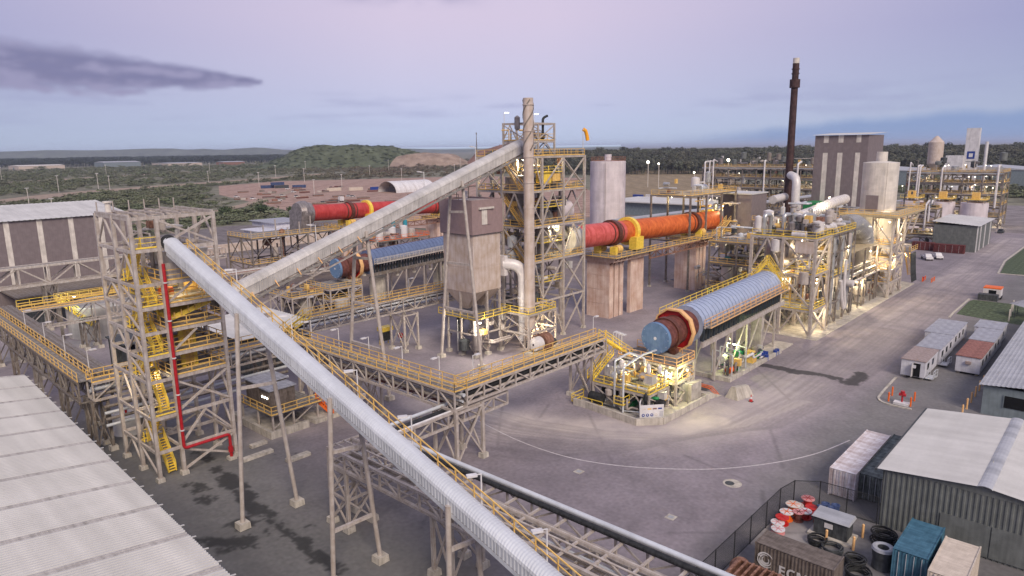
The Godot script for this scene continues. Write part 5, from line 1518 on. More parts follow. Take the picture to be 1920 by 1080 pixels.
	boxpart(t, "kerb", P(92.6, 41.5, -0.1), P(93.0, 48.4, 0.6), M.concrete); boxpart(t, "kerb", P(93.0, 41.5, -0.1), P(112.0, 41.9, 0.6), M.concrete)
	for k in 3:
		pipe(t, "hose_frame", [P(94.6 + k * 2.4, 42.2, 0.3), P(94.6 + k * 2.4, 42.2, 3.6), P(94.8 + k * 2.4, 45.4, 3.8), P(94.8 + k * 2.4, 45.4, 0.3)], 0.1, M.galvanised, 8)
	clutter(t, 94, 107, 42.4, 45.6, 0.4, 2.0, 40, 64, ["dark_grey", "black", "galvanised", "green_paint", "dark_steel", "white_paint"], 0.5)
	rod(t, "pump", P(95.0, 43.0, 0.9), P(96.4, 43.0, 0.9), 0.5, M.orange, 12)
	rod(t, "pump", P(99.6, 43.6, 1.4), P(99.6, 43.6, 2.8), 0.6, M.green_paint, 12)
	boxpart(t, "pump_frame", P(102.6, 42.4, 0.3), P(104.0, 43.6, 2.2), M.yellow)
	floodlight(P(99.0, 44.6, 4.6), Color(0.95, 1.0, 0.65), 24.0, "lit lamp under the pale blue cooler girder", "work lights near the cooler", 0.35)
	# drums and stands
	for k in 6:
		var o = MB.new(); o.lathe(Vector3.ZERO, Vector3.UP, [[0, 0.0], [0, 0.34], [0.28, 0.34], [0.3, 0.36], [0.32, 0.34], [0.6, 0.34], [0.62, 0.36], [0.64, 0.34], [0.95, 0.34], [0.95, 0.0]], 14)
		var d = single("steel_drum", o, M.drum_blue, "blue steel drum standing by the slab end under the cooler", "drum", "blue drums by the slab")
		d.position = P(106.4 + (k % 3) * 0.9 + (2.6 if k > 3 else 0.0), 42.6 - (k / 3) * 0.8, 0.28 if k % 3 < 2 and k < 3 else 0.0)
	# precast barrier, cone, orange grating
	b = MB.new()
	b.hexa([P(86.2, 37.4, 0), P(89.6, 36.6, 0), P(89.9, 38.4, 0), P(86.5, 39.4, 0), P(86.6, 38.0, 1.7), P(89.2, 37.3, 1.5), P(89.3, 37.8, 1.5), P(86.7, 38.6, 1.7)])
	single("concrete_barrier", b, M.concrete, "weathered concrete barrier block lying on the road by the slab", "barrier")
	var cn = thing("traffic_cone", "orange and white traffic cone beside the concrete barrier", "cone", P(87.2, 36.0, 0))
	b = MB.new(); b.lathe(Vector3.ZERO, Vector3.UP, [[0.05, 0.24], [0.4, 0.16]], 14); put("lower_cone", b, M.gear_red, cn)
	b = MB.new(); b.lathe(Vector3.ZERO, Vector3.UP, [[0.4, 0.16], [0.7, 0.09]], 14); put("white_band", b, M.white_paint, cn)
	b = MB.new(); b.lathe(Vector3.ZERO, Vector3.UP, [[0.7, 0.09], [1.0, 0.03], [1.0, 0.0]], 14); put("tip", b, M.gear_red, cn)
	boxpart(cn, "foot", Vector3(-0.28, 0, -0.28), Vector3(0.28, 0.05, 0.28), M.black)
	t = thing("ramp_rail", "orange hooped rail and ramp beside the skid slab", "ramp")
	b = MB.new(); b.hexa([P(84.4, 40.6, 0), P(87.0, 40.0, 0), P(87.2, 42.0, 0), P(84.4, 42.6, 0), P(84.4, 40.7, 0.8), P(84.8, 40.6, 0.8), P(84.8, 42.4, 0.8), P(84.4, 42.5, 0.8)])
	put("ramp", b, M.concrete, t)
	for k in 3: pipe(t, "hoop", [P(84.6 + k * 0.5, 43.0, 0.2), P(84.6 + k * 0.5, 43.0, 1.5), P(84.8 + k * 0.5, 41.0, 1.4), P(86.2 + k * 0.3, 40.4, 0.1)], 0.05, M.orange, 6)
	# service island in the middle yard
	t = thing("tool_station", "yellow topped black service box with posts in the open yard", "box", P(73.0, 97.0, 0))
	boxpart(t, "cabinet", Vector3(-1.0, 0.9, -0.6), Vector3(1.0, 2.6, 0.6), M.black)
	boxpart(t, "hood", Vector3(-1.2, 2.6, -0.8), Vector3(1.2, 3.3, 0.8), M.bright_yellow)
	for s2 in [-0.9, 0.9]:
		for s3 in [-0.5, 0.5]: beam(t, "leg", Vector3(s2, 0, s3), Vector3(s2, 0.9, s3), 0.14, 0.14, M.bright_yellow)
	t = thing("hose_reel", "red hose reel on a post next to the black service box", "hose reel", P(75.6, 96.0, 0))
	rod(t, "post", Vector3.ZERO, Vector3(0, 1.4, 0), 0.08, M.bright_yellow, 8)
	rod(t, "reel", Vector3(-0.2, 1.3, 0), Vector3(0.2, 1.3, 0), 0.5, M.gear_red, 16)

# ---------------------------------------------------------------- gas plant on the road side
func ringed_duct(t, pts, r, m, every = 1.2):
	var q = rounded(pts, r * 2.0)
	var b = MB.new(); b.pipe(q, r, 20); put("duct", b, m, t)
	var c = Curve3D.new()
	for p in q: c.add_point(p)
	var ln = c.get_baked_length()
	var s = 0.4
	while s < ln - 0.2:
		var p0 = c.sample_baked(s); var p1 = c.sample_baked(s + 0.12)
		if (p1 - p0).length() > 0.01: rod(t, "duct_ring", p0, p1, r + 0.08, m, 20)
		s += every

func build_gas_plant():
	var t = thing("vessel_tower", "big steel frame holding a grey mottled vessel, yellow railed on top, by the road", "frame")
	frame(t, [123.7, 131.2], [41.2, 46.8, 52.6], [5.0, 11.4, 17.8], M.steel, {"w": 0.5, "decks": [5.0, 17.8], "rails": [5.0, 11.4, 17.8], "rail": M.bright_yellow})
	var b = MB.new(); b.lathe(P(127.6, 48.4, 14.6), P(0, -1, 0), [[-2.6, 0.4], [-2.2, 1.9], [-1.2, 2.7], [1.0, 2.7], [2.0, 2.2], [2.6, 1.0], [4.6, 0.9]], 28)
	put("vessel", b, M.vessel_grey, t)
	boxpart(t, "panel", P(123.4, 41.4, 15.2), P(123.5, 44.6, 17.3), M.bag_beige)
	clutter(t, 124, 131, 42, 52, 6.0, 10.8, 40, 81, ["yellow", "insulation", "vessel_grey", "steel"])
	clutter(t, 124, 131, 42, 52, 12.0, 16.8, 22, 82, ["insulation", "duct_white", "steel"])
	clutter(t, 124, 131, 42, 52, 18.0, 20.2, 40, 83, ["yellow", "insulation", "duct_white", "vessel_grey"])
	for k in 3: pipe(t, "swan_pipe", [P(125 + k * 2.0, 51.0 - k * 2.8, 17.9), P(125 + k * 2.0, 51.0 - k * 2.8, 21.4), P(126.4 + k * 2.0, 50.4 - k * 2.8, 21.4), P(126.4 + k * 2.0, 50.4 - k * 2.8, 18.0)], 0.42, M.insulation, 12)
	for p in [[131.0, 46.0], [124.0, 46.0]]: pass
	# following frames along the road
	t = thing("pipe_tower", "row of slim steel bays full of vertical pipes next to the grey vessel frame", "frame")
	frame(t, [133.2, 137.6, 142.0, 146.4], [41.4, 45.5, 50.0], [4.6, 9.6, 14.2, 17.6], M.dark_steel, {"w": 0.34, "decks": [9.6, 17.6], "rails": [9.6, 17.6], "rail": M.bright_yellow, "every": 2})
	clutter(t, 133, 146.4, 42, 50, 1.0, 9.0, 60, 84)
	clutter(t, 133, 146.4, 42, 50, 10.0, 17.0, 56, 85)
	clutter(t, 133, 146.4, 42, 50, 17.8, 19.6, 40, 86, ["yellow", "insulation", "duct_white", "steel"], 0.8)
	for k in 5: rod(t, "riser", P(134.6 + k * 2.4, 41.6 + (k % 2) * 0.8, 2.4), P(134.6 + k * 2.4, 41.6 + (k % 2) * 0.8, 17.0), 0.42 if k % 2 == 0 else 0.28, M.insulation, 14)
	pipe(t, "drop_chute", [P(139.0, 41.2, 8.2), P(140.2, 41.2, 4.6), P(141.6, 41.2, 2.4)], 0.4, M.duct_white, 10)
	pipe(t, "drop_chute", [P(141.2, 41.2, 12.0), P(141.2, 41.2, 6.5), P(142.8, 41.2, 2.2)], 0.36, M.duct_white, 10)
	# large ringed ducts over the top
	var d = thing("gas_duct", "thick white ringed duct looping over the slim pipe bays", "duct")
	ringed_duct(d, [P(131.0, 46.5, 19.4), P(136.0, 46.5, 19.6), P(140.0, 46.5, 19.4), P(140.8, 46.5, 17.4)], 0.85, M.duct_white, 1.4)
	d = thing("gas_duct", "white ringed duct running high towards the pale silo", "duct")
	ringed_duct(d, [P(139.5, 50.0, 20.0), P(148.0, 50.5, 20.2), P(162.0, 51.0, 21.2), P(172.0, 51.4, 21.4)], 1.05, M.duct_white, 1.5)
	d = thing("gas_duct", "fat silver ribbed drum duct curving down beside the stair platform", "duct")
	ringed_duct(d, [P(149.0, 44.2, 17.6), P(155.0, 44.2, 17.6), P(161.0, 44.2, 15.6), P(162.6, 44.2, 12.8)], 2.1, M.insulation, 0.9)
	boxpart(d, "saddle_deck", P(147.0, 41.6, 12.6), P(166.0, 47.0, 12.75), M.deck_tan)
	for a in [148.0, 156.0, 165.0]:
		for bb in [41.8, 46.8]: beam(d, "leg", P(a, bb, 0.2), P(a, bb, 12.6), 0.34, 0.34, M.dark_steel)
	d = thing("gas_duct", "white duct elbow along the rail beside the grey vessel frame top", "duct")
	ringed_duct(d, [P(131.5, 42.6, 18.9), P(137.0, 42.6, 18.9), P(138.4, 42.6, 17.0), P(138.4, 42.6, 11.0)], 0.6, M.duct_white, 1.6)
	# low rack beside the road
	t = thing("pipe_rack", "low rack of parallel pipes on short legs along the pale road slab", "rack")
	for k in 5: rod(t, "carried_pipe", P(147.0, 42.0 + k * 0.7, 6.2 + (k % 3) * 1.1), P(168.0, 42.0 + k * 0.7, 6.2 + (k % 3) * 1.1), 0.28, [M.steel, M.insulation, M.dark_steel][k % 3], 10)
	for k in 5:
		for bb in [41.8, 45.4]: beam(t, "leg", P(149.0 + k * 4.4, bb, 0.2), P(149.0 + k * 4.4, bb, 6.2), 0.26, 0.26, M.dark_steel)
	clutter(t, 148, 167, 42.2, 46.5, 0.6, 5.4, 24, 87, ["dark_steel", "vessel_grey", "dark_grey", "steel"])
	# silo with its stair platform
	var s = thing("storage_silo", "pale tall silo passing through a yellow railed platform by the road", "silo")
	b = MB.new(); b.lathe(P(179.0, 46.2, 0), Vector3.UP, [[0.0, 3.8], [29.6, 3.8], [30.0, 0.0]], 40); put("shell", b, M.stripe_white, s)
	for k in 4: rod(s, "ring_seam", P(179.0, 46.2, 4 + k * 6.4), P(179.0, 46.2, 4.05 + k * 6.4), 3.83, M.white_paint, 40)
	boxpart(s, "skirt_column", P(175.0, 42.6, -0.1), P(176.2, 43.8, 6.0), M.concrete); boxpart(s, "skirt_column", P(182.0, 42.6, -0.1), P(183.2, 43.8, 6.0), M.concrete)
	ladder_cage(s, P(175.0, 43.8, 18.6), 11.0, M.steel)
	rod(s, "roof_vent", P(179, 46.2, 29.8), P(179, 46.2, 32.0), 1.2, M.stripe_white, 14)
	boxpart(s, "louvre_door", P(174.9, 45.2, 18.8), P(175.2, 47.8, 22.2), M.clad_mauve)
	t = thing("silo_platform", "yellow edged steel stair platform round the pale silo", "platform")
	frame(t, [168.4, 172.6, 178.6], [39.9, 44.0], [3.4, 6.2, 9.0, 11.8, 18.0], M.steel, {"w": 0.42, "decks": [6.2, 9.0, 11.8], "rails": [3.4, 6.2, 9.0, 11.8], "rail": M.yellow, "rect": [168.6, 173.6, 40.2, 44.0]})
	boxpart(t, "deck", P(167.0, 38.6, 18.0), P(190.0, 42.3, 18.5), M.deck_tan)
	boxpart(t, "deck", P(167.0, 42.3, 18.0), P(174.6, 51.0, 18.5), M.deck_tan)
	handrail(t, [P(167.0, 51.0, 18.5), P(167.0, 38.6, 18.5), P(190.0, 38.6, 18.5), P(190.0, 42.3, 18.5)], M.yellow)
	for k in 3: beam(t, "knee_brace", P(172.6 + k * 6, 39.9, 13.0), P(176.0 + k * 6, 39.2, 18.0), 0.25, 0.25, M.steel)
	for k in 4: stair(t, P(169.4, 43.2, 0.3 + k * 2.9), P(173.0, 43.2, 3.3 + k * 2.8), 0.9, M.rust_orange)
	stair(t, P(190.5, 40.5, 2.0), P(185.0, 40.5, 8.6), 1.0, M.yellow)
	boxpart(t, "side_deck", P(184.6, 39.5, 8.5), P(190.8, 43.0, 8.6), M.grating)
	handrail(t, [P(184.6, 39.5, 8.6), P(190.8, 39.5, 8.6)], M.yellow)
	for k in 5: pipe(t, "hanging_hose", [P(185.4 + k * 1.0, 39.6, 8.0), P(185.6 + k * 1.0, 39.2, 3.0), P(186.2 + k, 39.0, 1.0)], 0.14, M.dark_grey, 6)
	b = MB.new()
	b.hexa([P(123.0, 39.6, -0.1), P(190.0, 39.2, -0.1), P(193.0, 46.0, -0.1), P(123.0, 52.0, -0.1), P(123.0, 39.6, 0.08), P(190.0, 39.2, 0.08), P(193.0, 46.0, 0.08), P(123.0, 52.0, 0.08)])
	structure("road_slab", b, M.concrete)
	# lamps
	var lp = [[125.0, 46.0, 10.9, 48.0], [127.4, 44.0, 17.2, 24.0], [135.0, 43.6, 9.2, 44.0], [141.0, 43.4, 13.8, 36.0], [146.0, 42.6, 5.6, 44.0], [155.0, 42.8, 5.4, 44.0], [163.0, 42.6, 11.0, 48.0], [170.6, 41.2, 8.6, 44.0], [171.5, 41.5, 16.6, 48.0], [133.0, 47.0, 20.6, 36.0], [129.0, 42.6, 4.4, 32.0], [152.0, 48.6, 23.0, 36.0], [186.0, 41.0, 8.0, 20.0]]
	for p in lp: floodlight(P(p[0], p[1], p[2]), Color(1.0, 0.93, 0.76), p[3], "lit yellow white work lamp among the roadside gas plant steelwork", "work lights in the roadside gas plant", 0.4)
	lamp_post(P(133.4, 54.0, 0), "tall thin white lamp post standing behind the pale blue cooler", "lamp behind the cooler", 16.5, P(0.4, 0, 0))
	# kiln outlet house
	t = thing("burner_house", "grey clad burner house with a flat deck over the orange kiln end", "building")
	boxpart(t, "clad_wall", P(171.6, 73.6, 9.0), P(181.0, 73.85, 21.6), M.clad_mauve)
	boxpart(t, "clad_wall", P(171.6, 73.85, 9.0), P(171.85, 77.6, 21.6), M.clad_mauve)
	boxpart(t, "clad_wall", P(180.8, 73.85, 9.0), P(181.0, 86.0, 21.0), M.clad_mauve)
	boxpart(t, "roof", P(171.4, 73.4, 21.6), P(181.4, 86.0, 21.9), M.roof_pale)
	frame(t, [147.0, 155.0, 163.0, 171.0], [77.6, 88.0], [12.0, 22.6], M.dark_steel, {"w": 0.4, "decks": [22.6], "rails": [22.6, 12.0], "rail": M.yellow, "deck_m": M.deck_tan, "brace": false})
	clutter(t, 163, 171, 76, 86, 8.0, 20.0, 34, 91, ["yellow", "bright_yellow", "insulation", "steel"])
	clutter(t, 148, 170, 78, 87, 22.8, 25.0, 14, 92)
	clutter(t, 150, 180, 70, 86, 1.0, 8.0, 24, 93, ["dark_steel", "vessel_grey", "yellow", "container_navy"])
	for p in [[154.0, 86.4, 21.6], [160.0, 86.0, 21.6], [166.0, 78.6, 19.0], [168.0, 76.6, 10.6]]: floodlight(P(p[0], p[1], p[2]), Color(1.0, 0.92, 0.7), 18.0, "lit lamp inside the burner house frame", "work lights in the burner house", 0.4)
	t = thing("pipe_platform", "dense pipe platform with insulated swan necks behind the grey vessel frame", "platform")
	frame(t, [134.0, 142.0, 150.0, 158.0], [54.0, 60.0, 66.0], [5.0, 10.0, 14.5], M.dark_steel, {"w": 0.32, "rail": M.yellow, "every": 2})
	clutter(t, 134, 158, 54, 66, 1.0, 9.0, 50, 94)
	clutter(t, 134, 158, 54, 66, 10.2, 17.6, 80, 95)
	t = thing("pipe_platform", "pipe platform with tall ducts at the foot of the black stack", "platform")
	frame(t, [164.0, 174.0, 184.0, 196.0], [54.0, 62.0, 70.0], [6.0, 12.0, 16.0], M.dark_steel, {"w": 0.34, "rail": M.yellow, "every": 2})
	clutter(t, 164, 196, 54, 70, 6.5, 19.6, 90, 96)
	pipe(t, "stack_duct", [P(186.0, 74.0, 19.4), P(196.0, 74.6, 19.6)], 1.1, M.duct_white, 14)
	pipe(t, "stack_duct", [P(193.0, 70.5, 12.0), P(193.0, 70.5, 25.0), P(196.6, 73.6, 25.6)], 1.1, M.duct_white, 14)
	for p in [[140.0, 56.0, 9.4], [152.0, 60.0, 14.0], [170.0, 58.0, 15.2], [184.0, 60.0, 15.2], [148.0, 55.0, 18.4]]: floodlight(P(p[0], p[1], p[2]), Color(1.0, 0.93, 0.75), 34.0, "lit lamp among the pipe platforms below the black stack", "work lights on the pipe platforms", 0.45)
	# black stack
	s = thing("tall_stack", "very tall dark brown rusted steel stack with a pale tip", "chimney")
	b = MB.new(); b.lathe(P(198.6, 74.8, 0), Vector3.UP, [[0, 1.15], [30, 1.0], [51.2, 0.88]], 24); put("shell", b, M.stack_rust, s)
	b = MB.new(); b.lathe(P(198.6, 74.8, 0), Vector3.UP, [[49.2, 0.88], [49.2, 1.35], [51.4, 1.35], [51.4, 0.88]], 24); put("collar", b, M.stack_rust, s)
	b = MB.new(); b.lathe(P(198.6, 74.8, 0), Vector3.UP, [[51.2, 0.86], [55.6, 0.86]], 24); put("upper_shell", b, M.stack_rust, s)
	for h in [52.8, 54.0]: rod(s, "band", P(198.6, 74.8, h), P(198.6, 74.8, h + 0.25), 1.05, M.stack_rust, 24)
	b = MB.new(); b.lathe(P(198.6, 74.8, 0), Vector3.UP, [[55.6, 0.84], [57.0, 0.84], [57.0, 0.7], [54, 0.7]], 24); put("tip", b, M.stripe_white, s)
	# tall clad building
	t = thing("mill_building", "tall windowless mauve clad building with three pale vertical stripes", "building")
	var edges = [55.2, 57.0, 58.2, 61.4, 62.7, 65.2, 66.5, 68.8]
	for i in 7:
		boxpart(t, "light_stripe" if i % 2 == 1 else "clad_panel", P(200.0, edges[i] + 0.01, 0), P(200.3, edges[i + 1] - 0.01, 31.6 if i % 2 == 1 else 36.2), M.stripe_white if i % 2 == 1 else M.clad_mauve)
		if i % 2 == 1:
			boxpart(t, "clad_panel", P(200.0, edges[i] + 0.01, 31.65), P(200.3, edges[i + 1] - 0.01, 34.2), M.clad_mauve)
			boxpart(t, "light_stripe", P(200.0, edges[i] + 0.01, 34.25), P(200.3, edges[i + 1] - 0.01, 36.2), M.stripe_white)
	boxpart(t, "clad_panel", P(200.3, 55.2, 0), P(214.0, 55.5, 36.2), M.clad_mauve)
	boxpart(t, "clad_panel", P(200.3, 68.5, 0), P(214.0, 68.8, 36.2), M.clad_mauve)
	boxpart(t, "clad_panel", P(213.7, 55.5, 0), P(214.0, 68.5, 36.2), M.clad_mauve)
	b = MB.new(); b.ribbed(P(199.4, 54.6, 36.3), P(0, 14.8, 0), P(15.2, 0, 0.6), P(-0.6, 0, 15.2), 0.9, 0.06); put("roof_sheet", b, M.roof_pale, t)
	boxpart(t, "annex_wall", P(192.0, 64.4, 0), P(199.9, 68.0, 18.6), M.green_paint)
	boxpart(t, "annex_door", P(191.9, 61.4, 15.6), P(192.3, 62.8, 18.6), M.white_paint)
	boxpart(t, "annex_deck", P(190.0, 56.0, 15.4), P(199.9, 69.5, 15.6), M.grating)
	handrail(t, [P(190.0, 69.5, 15.6), P(190.0, 56.0, 15.6), P(199.0, 56.0, 15.6)], M.yellow)

# ---------------------------------------------------------------- far process racks and tanks
func far_rack(label, as_, bs, hs, sd, cnt, lights):
	var t = thing("process_rack", label, "rack")
	frame(t, as_, bs, hs, M.dark_steel, {"w": 0.5, "decks": hs, "rails": hs, "rail": M.yellow, "every": 2, "feet": false})
	# long pipe runs on every level
	for i in hs.size():
		for k in 4:
			rod(t, "pipe_run", P(as_[0] - 0.6 + k * 1.1, bs[0], hs[i] - 0.6 - 0.5 * (k % 2)), P(as_[0] - 0.6 + k * 1.1, bs[-1], hs[i] - 0.6 - 0.5 * (k % 2)), 0.16 + 0.09 * ((i + k) % 3), [M.insulation, M.steel, M.dark_steel, M.vessel_grey][(i + k) % 4], 8)
	var r = RandomNumberGenerator.new(); r.seed = sd
	for h in hs:
		clutter(t, as_[0] - 1.0, as_[-1], bs[0], bs[-1], h + 0.4, h + 4.4, cnt, sd + int(h), ["insulation", "vessel_grey", "steel", "dark_steel", "dark_grey", "clad_grey"], 1.3)
	clutter(t, as_[0], as_[-1], bs[0], bs[-1], 0.4, hs[0] - 1.0, cnt, sd + 99, ["dark_steel", "vessel_grey", "steel", "dark_grey"])
	for i in 5:
		var b = r.randf_range(bs[0] + 1, bs[-1] - 1)
		var a = as_[0] - 0.7
		pipe(t, "riser_duct", [P(a, b, r.randf_range(4, 12)), P(a, b, hs[-1] + r.randf_range(1, 4)), P(a + 4.0, b, hs[-1] + 2.5)], r.randf_range(0.28, 0.5), M.duct_white, 12)
	for i in lights:
		floodlight(P(as_[0] + r.randf_range(0, 6), r.randf_range(bs[0], bs[-1]), hs[i % hs.size()] - 0.6), Color(1.0, 0.95, 0.8), 45.0, "lit lamp in the " + ("rack behind the black stack" if sd == 301 else ("rack beyond the dark hut" if sd == 401 else "green lit rack by the round tanks")), "work lights in the " + ("rack behind the stack" if sd == 301 else "rack beyond the dark hut"), 0.5)
	return t

func build_far_process():
	far_rack("long multi level process rack behind the black stack", [330.0, 338.0, 346.0], [112.0, 119.0, 126.0, 133.0, 140.0, 147.0, 154.0, 161.0, 168.0], [5.0, 9.5, 14.0, 18.8, 23.5], 301, 48, 9)
	far_rack("dense multi level process rack beyond the dark walled hut", [335.0, 343.0, 352.0], [42.0, 48.8, 55.6, 62.4, 69.2, 76.0], [4.5, 9.0, 13.4, 17.8, 22.0], 401, 18, 12)
	far_rack("lower green lit pipe rack between the pale silo and the round tanks", [262.0, 270.0], [50.0, 60.0, 72.0], [4.0, 8.0, 12.5], 501, 20, 6)
	# round tanks with yellow walkways
	for k in 3:
		var t = thing("round_tank", ["pale round tank with a yellow roof walkway, beside the pale silo", "pale round tank with a yellow roof walkway, between two others", "pale round tank with a braced orange stair, end one of three"][k], "tank")
		var b = MB.new(); b.lathe(P(318.0, 70.0 - k * 11.0, 0), Vector3.UP, [[0, 4.6], [11.0, 4.6], [11.6, 0.0]], 28); put("shell", b, M.pink_white, t)
		boxpart(t, "roof_walk", P(314.0, 66.0 - k * 11.0, 12.2), P(322.0, 72.0 - k * 11.0, 12.35), M.yellow)
		handrail(t, [P(314.0, 73.0 - k * 11.0, 12.4), P(314.0, 66.0 - k * 11.0, 12.4), P(322.0, 66.0 - k * 11.0, 12.4)], M.bright_yellow)
		boxpart(t, "agitator", P(316.5, 68.5 - k * 11.0, 12.4), P(319.0, 71.0 - k * 11.0, 15.0), M.yellow)
		for c in 3: beam(t, "roof_leg", P(314.2, 66.2 - k * 11.0 + c * 2.8, 11.0), P(314.2, 66.2 - k * 11.0 + c * 2.8, 12.2), 0.25, 0.25, M.dark_steel)
	# dark hut and red containers on the road
	var t = thing("plant_hut", "dark grey hut with a white roof and white corner posts on the far road", "hut")
	boxpart(t, "wall", P(256.0, 37.2, 0), P(256.3, 49.0, 8.2), M.clad_grey)
	boxpart(t, "wall", P(256.3, 37.2, 0), P(284.0, 37.5, 8.2), M.clad_grey)
	boxpart(t, "wall", P(256.3, 48.7, 0), P(284.0, 49.0, 8.2), M.clad_grey)
	boxpart(t, "wall", P(283.7, 37.5, 0), P(284.0, 48.7, 8.2), M.clad_grey)
	for a in [256.4, 262.0, 270.0, 280.0]: boxpart(t, "white_post", P(a, 37.0, 0), P(a + 0.8, 37.19, 8.1), M.white_paint)
	var rf = MB.new(); rf.ribbed(P(255.4, 36.4, 8.3), P(29.4, 0, 0), P(0, 13.4, 0.9), P(0, -0.9, 13.4), 1.0, 0.05); put("roof_sheet", rf, M.roof_pale, t)
	for p in [["slim white tower with a small blue sign beyond the racks", 498.0, 80.0, 42.0, 3.4, "white_paint"], ["short white box tower beside the slim white tower", 496.0, 88.0, 26.0, 4.6, "white_paint"]]:
		var w = thing("white_tower", p[0], "tower")
		boxpart(w, "body", P(p[1], p[2] - p[4], 0), P(p[1] + 4.0, p[2] + p[4], p[3]), M[p[5]])
		if p[3] > 40:
			boxpart(w, "sign", P(p[1] - 0.1, p[2] - 2.0, 24.0), P(p[1] - 0.02, p[2] + 2.0, 28.4), M.drum_blue)
			boxpart(w, "sign_mark", P(p[1] - 0.16, p[2] - 1.0, 25.0), P(p[1] - 0.12, p[2] + 1.0, 27.2), M.white_paint)
			rod(w, "side_mast", P(p[1], p[2] - 7.5, 0), P(p[1], p[2] - 7.5, 34.0), 0.9, M.white_paint, 10)
	# small bright lamps scattered over the far racks
	var rr = RandomNumberGenerator.new(); rr.seed = 900
	for i in 26:
		var fa = i < 18
		lamp_post(P(rr.randf_range(330, 352) if fa else rr.randf_range(328, 345), rr.randf_range(42, 78) if fa else rr.randf_range(112, 168), [4.6, 9.1, 13.5, 17.9, 22.1][rr.randi() % 5]), "small lit lamp post on the decks of the racks beyond the dark hut" if fa else "small lit lamp post on the decks of the rack behind the black stack", "lit deck lamps beyond the dark hut" if fa else "lit deck lamps behind the black stack", 2.4, P(-0.5, 0, 0), true)
	var sv = thing("surge_bin", "tan cone bottomed bin on a stalk beside the white towers", "bin")
	var bb = MB.new(); bb.lathe(P(500.0, 99.0, 0), Vector3.UP, [[0, 1.2], [17, 1.2], [21, 4.2], [34, 4.2], [37.5, 1.0], [38, 0.0]], 20); put("shell", bb, M.bag_beige, sv)

# ---------------------------------------------------------------- containers and yard things
func container(label, at, ln, wd, ht, m, roofm, group = "", rot = 0.0, door = true):
	# at: corner of the base with the lowest a and b; built in plant axes, ln along a, wd along b
	var t = thing("shipping_container", label, "container", at, group, rot)
	var L = ln; var W = -wd
	for z in [0.0, W]:
		for x in [0.0, L]: boxpart(t, "corner_post", Vector3(x - 0.08 if x > 0 else x, 0, z if z < 0 else z - 0.12), Vector3(x if x > 0 else x + 0.08, ht, z + 0.12 if z < 0 else z), m)
	var s = MB.new(); s.ribbed(Vector3(0.1, 0.1, -0.06), Vector3(0, ht - 0.2, 0), Vector3(L - 0.2, 0, 0), Vector3(0, 0, 1), 0.28, 0.045); put("side_panel", s, m, t)
	s = MB.new(); s.ribbed(Vector3(0.1, 0.1, W + 0.06), Vector3(0, ht - 0.2, 0), Vector3(L - 0.2, 0, 0), Vector3(0, 0, -1), 0.28, 0.045); put("side_panel", s, m, t)
	s = MB.new(); s.ribbed(Vector3(0.06, 0.1, -0.12), Vector3(0, ht - 0.2, 0), Vector3(0, 0, W + 0.24), Vector3(-1, 0, 0), 0.28, 0.045); put("end_panel", s, m, t)
	s = MB.new(); s.ribbed(Vector3(L - 0.06, 0.1, -0.12), Vector3(0, ht - 0.2, 0), Vector3(0, 0, W + 0.24), Vector3(1, 0, 0), 0.28, 0.045); put("end_panel", s, m, t)
	s = MB.new(); s.ribbed(Vector3(0.05, ht - 0.06, -0.05), Vector3(0, 0, W + 0.1), Vector3(L - 0.1, 0, 0), Vector3(0, 1, 0), 0.21, 0.025); put("roof_panel", s, roofm, t)
	for z in [-0.04, W + 0.04]:
		beam(t, "top_rail", Vector3(0, ht - 0.05, z), Vector3(L, ht - 0.05, z), 0.08, 0.12, m); beam(t, "bottom_rail", Vector3(0, 0.08, z), Vector3(L, 0.08, z), 0.08, 0.16, m)
	if door:
		for k in 4: rod(t, "lock_rod", Vector3(-0.03, 0.15, W * (0.16 + 0.22 * k)), Vector3(-0.03, ht - 0.15, W * (0.16 + 0.22 * k)), 0.025, M.galvanised, 6)
	return t

func text_part(parent, txt, size, at, basis, m, depth = 0.02):
	var tm = TextMesh.new()
	var f = SystemFont.new()
	f.font_names = PackedStringArray(["Droid Sans"])
	f.font_weight = 700
	tm.font = f
	tm.text = txt
	tm.font_size = 64
	tm.pixel_size = size / 64.0
	tm.depth = depth
	tm.horizontal_alignment = HORIZONTAL_ALIGNMENT_LEFT
	tm.material = m
	var o = MeshInstance3D.new()
	o.name = "lettering"
	o.mesh = tm
	parent.add_child(o, true)
	o.transform = Transform3D(basis, at)
	return o

func bollard(at, label, group, m, h = 1.3):
	var b = MB.new()
	b.lathe(Vector3.ZERO, Vector3.UP, [[0, 0.11], [h - 0.08, 0.11], [h, 0.05], [h, 0.0]], 12)
	var o = single("bollard", b, m, label, "bollard", group)
	o.position = at
	return o

func spool(at, r, h, m, rim, label, tilt = Vector3.ZERO):
	var t = thing("cable_drum", label, "cable drum", at, "cable drums lying in the fenced yard")
	var b = MB.new(); b.lathe(Vector3.ZERO, Vector3.UP, [[0, 0.0], [0, r], [0.08, r], [0.08, r * 0.62]], 20); put("lower_flange", b, m, t)
	b = MB.new(); b.lathe(Vector3.ZERO, Vector3.UP, [[0.08, r * 0.62], [h - 0.08, r * 0.62]], 20); put("winding", b, m, t)
	b = MB.new(); b.lathe(Vector3.ZERO, Vector3.UP, [[h - 0.08, r * 0.62], [h - 0.08, r], [h, r], [h, r * 0.16], [h - 0.05, 0.0]], 20); put("upper_flange", b, rim, t)
	for k in 3:
		var an = TAU * k / 6.0
		beam(t, "flange_board", Vector3(cos(an), 0, sin(an)) * r * 0.85 + Vector3(0, h + 0.012, 0), Vector3(-cos(an), 0, -sin(an)) * r * 0.85 + Vector3(0, h + 0.012, 0), 0.07, 0.02, m)
	t.rotation = tilt
	return t

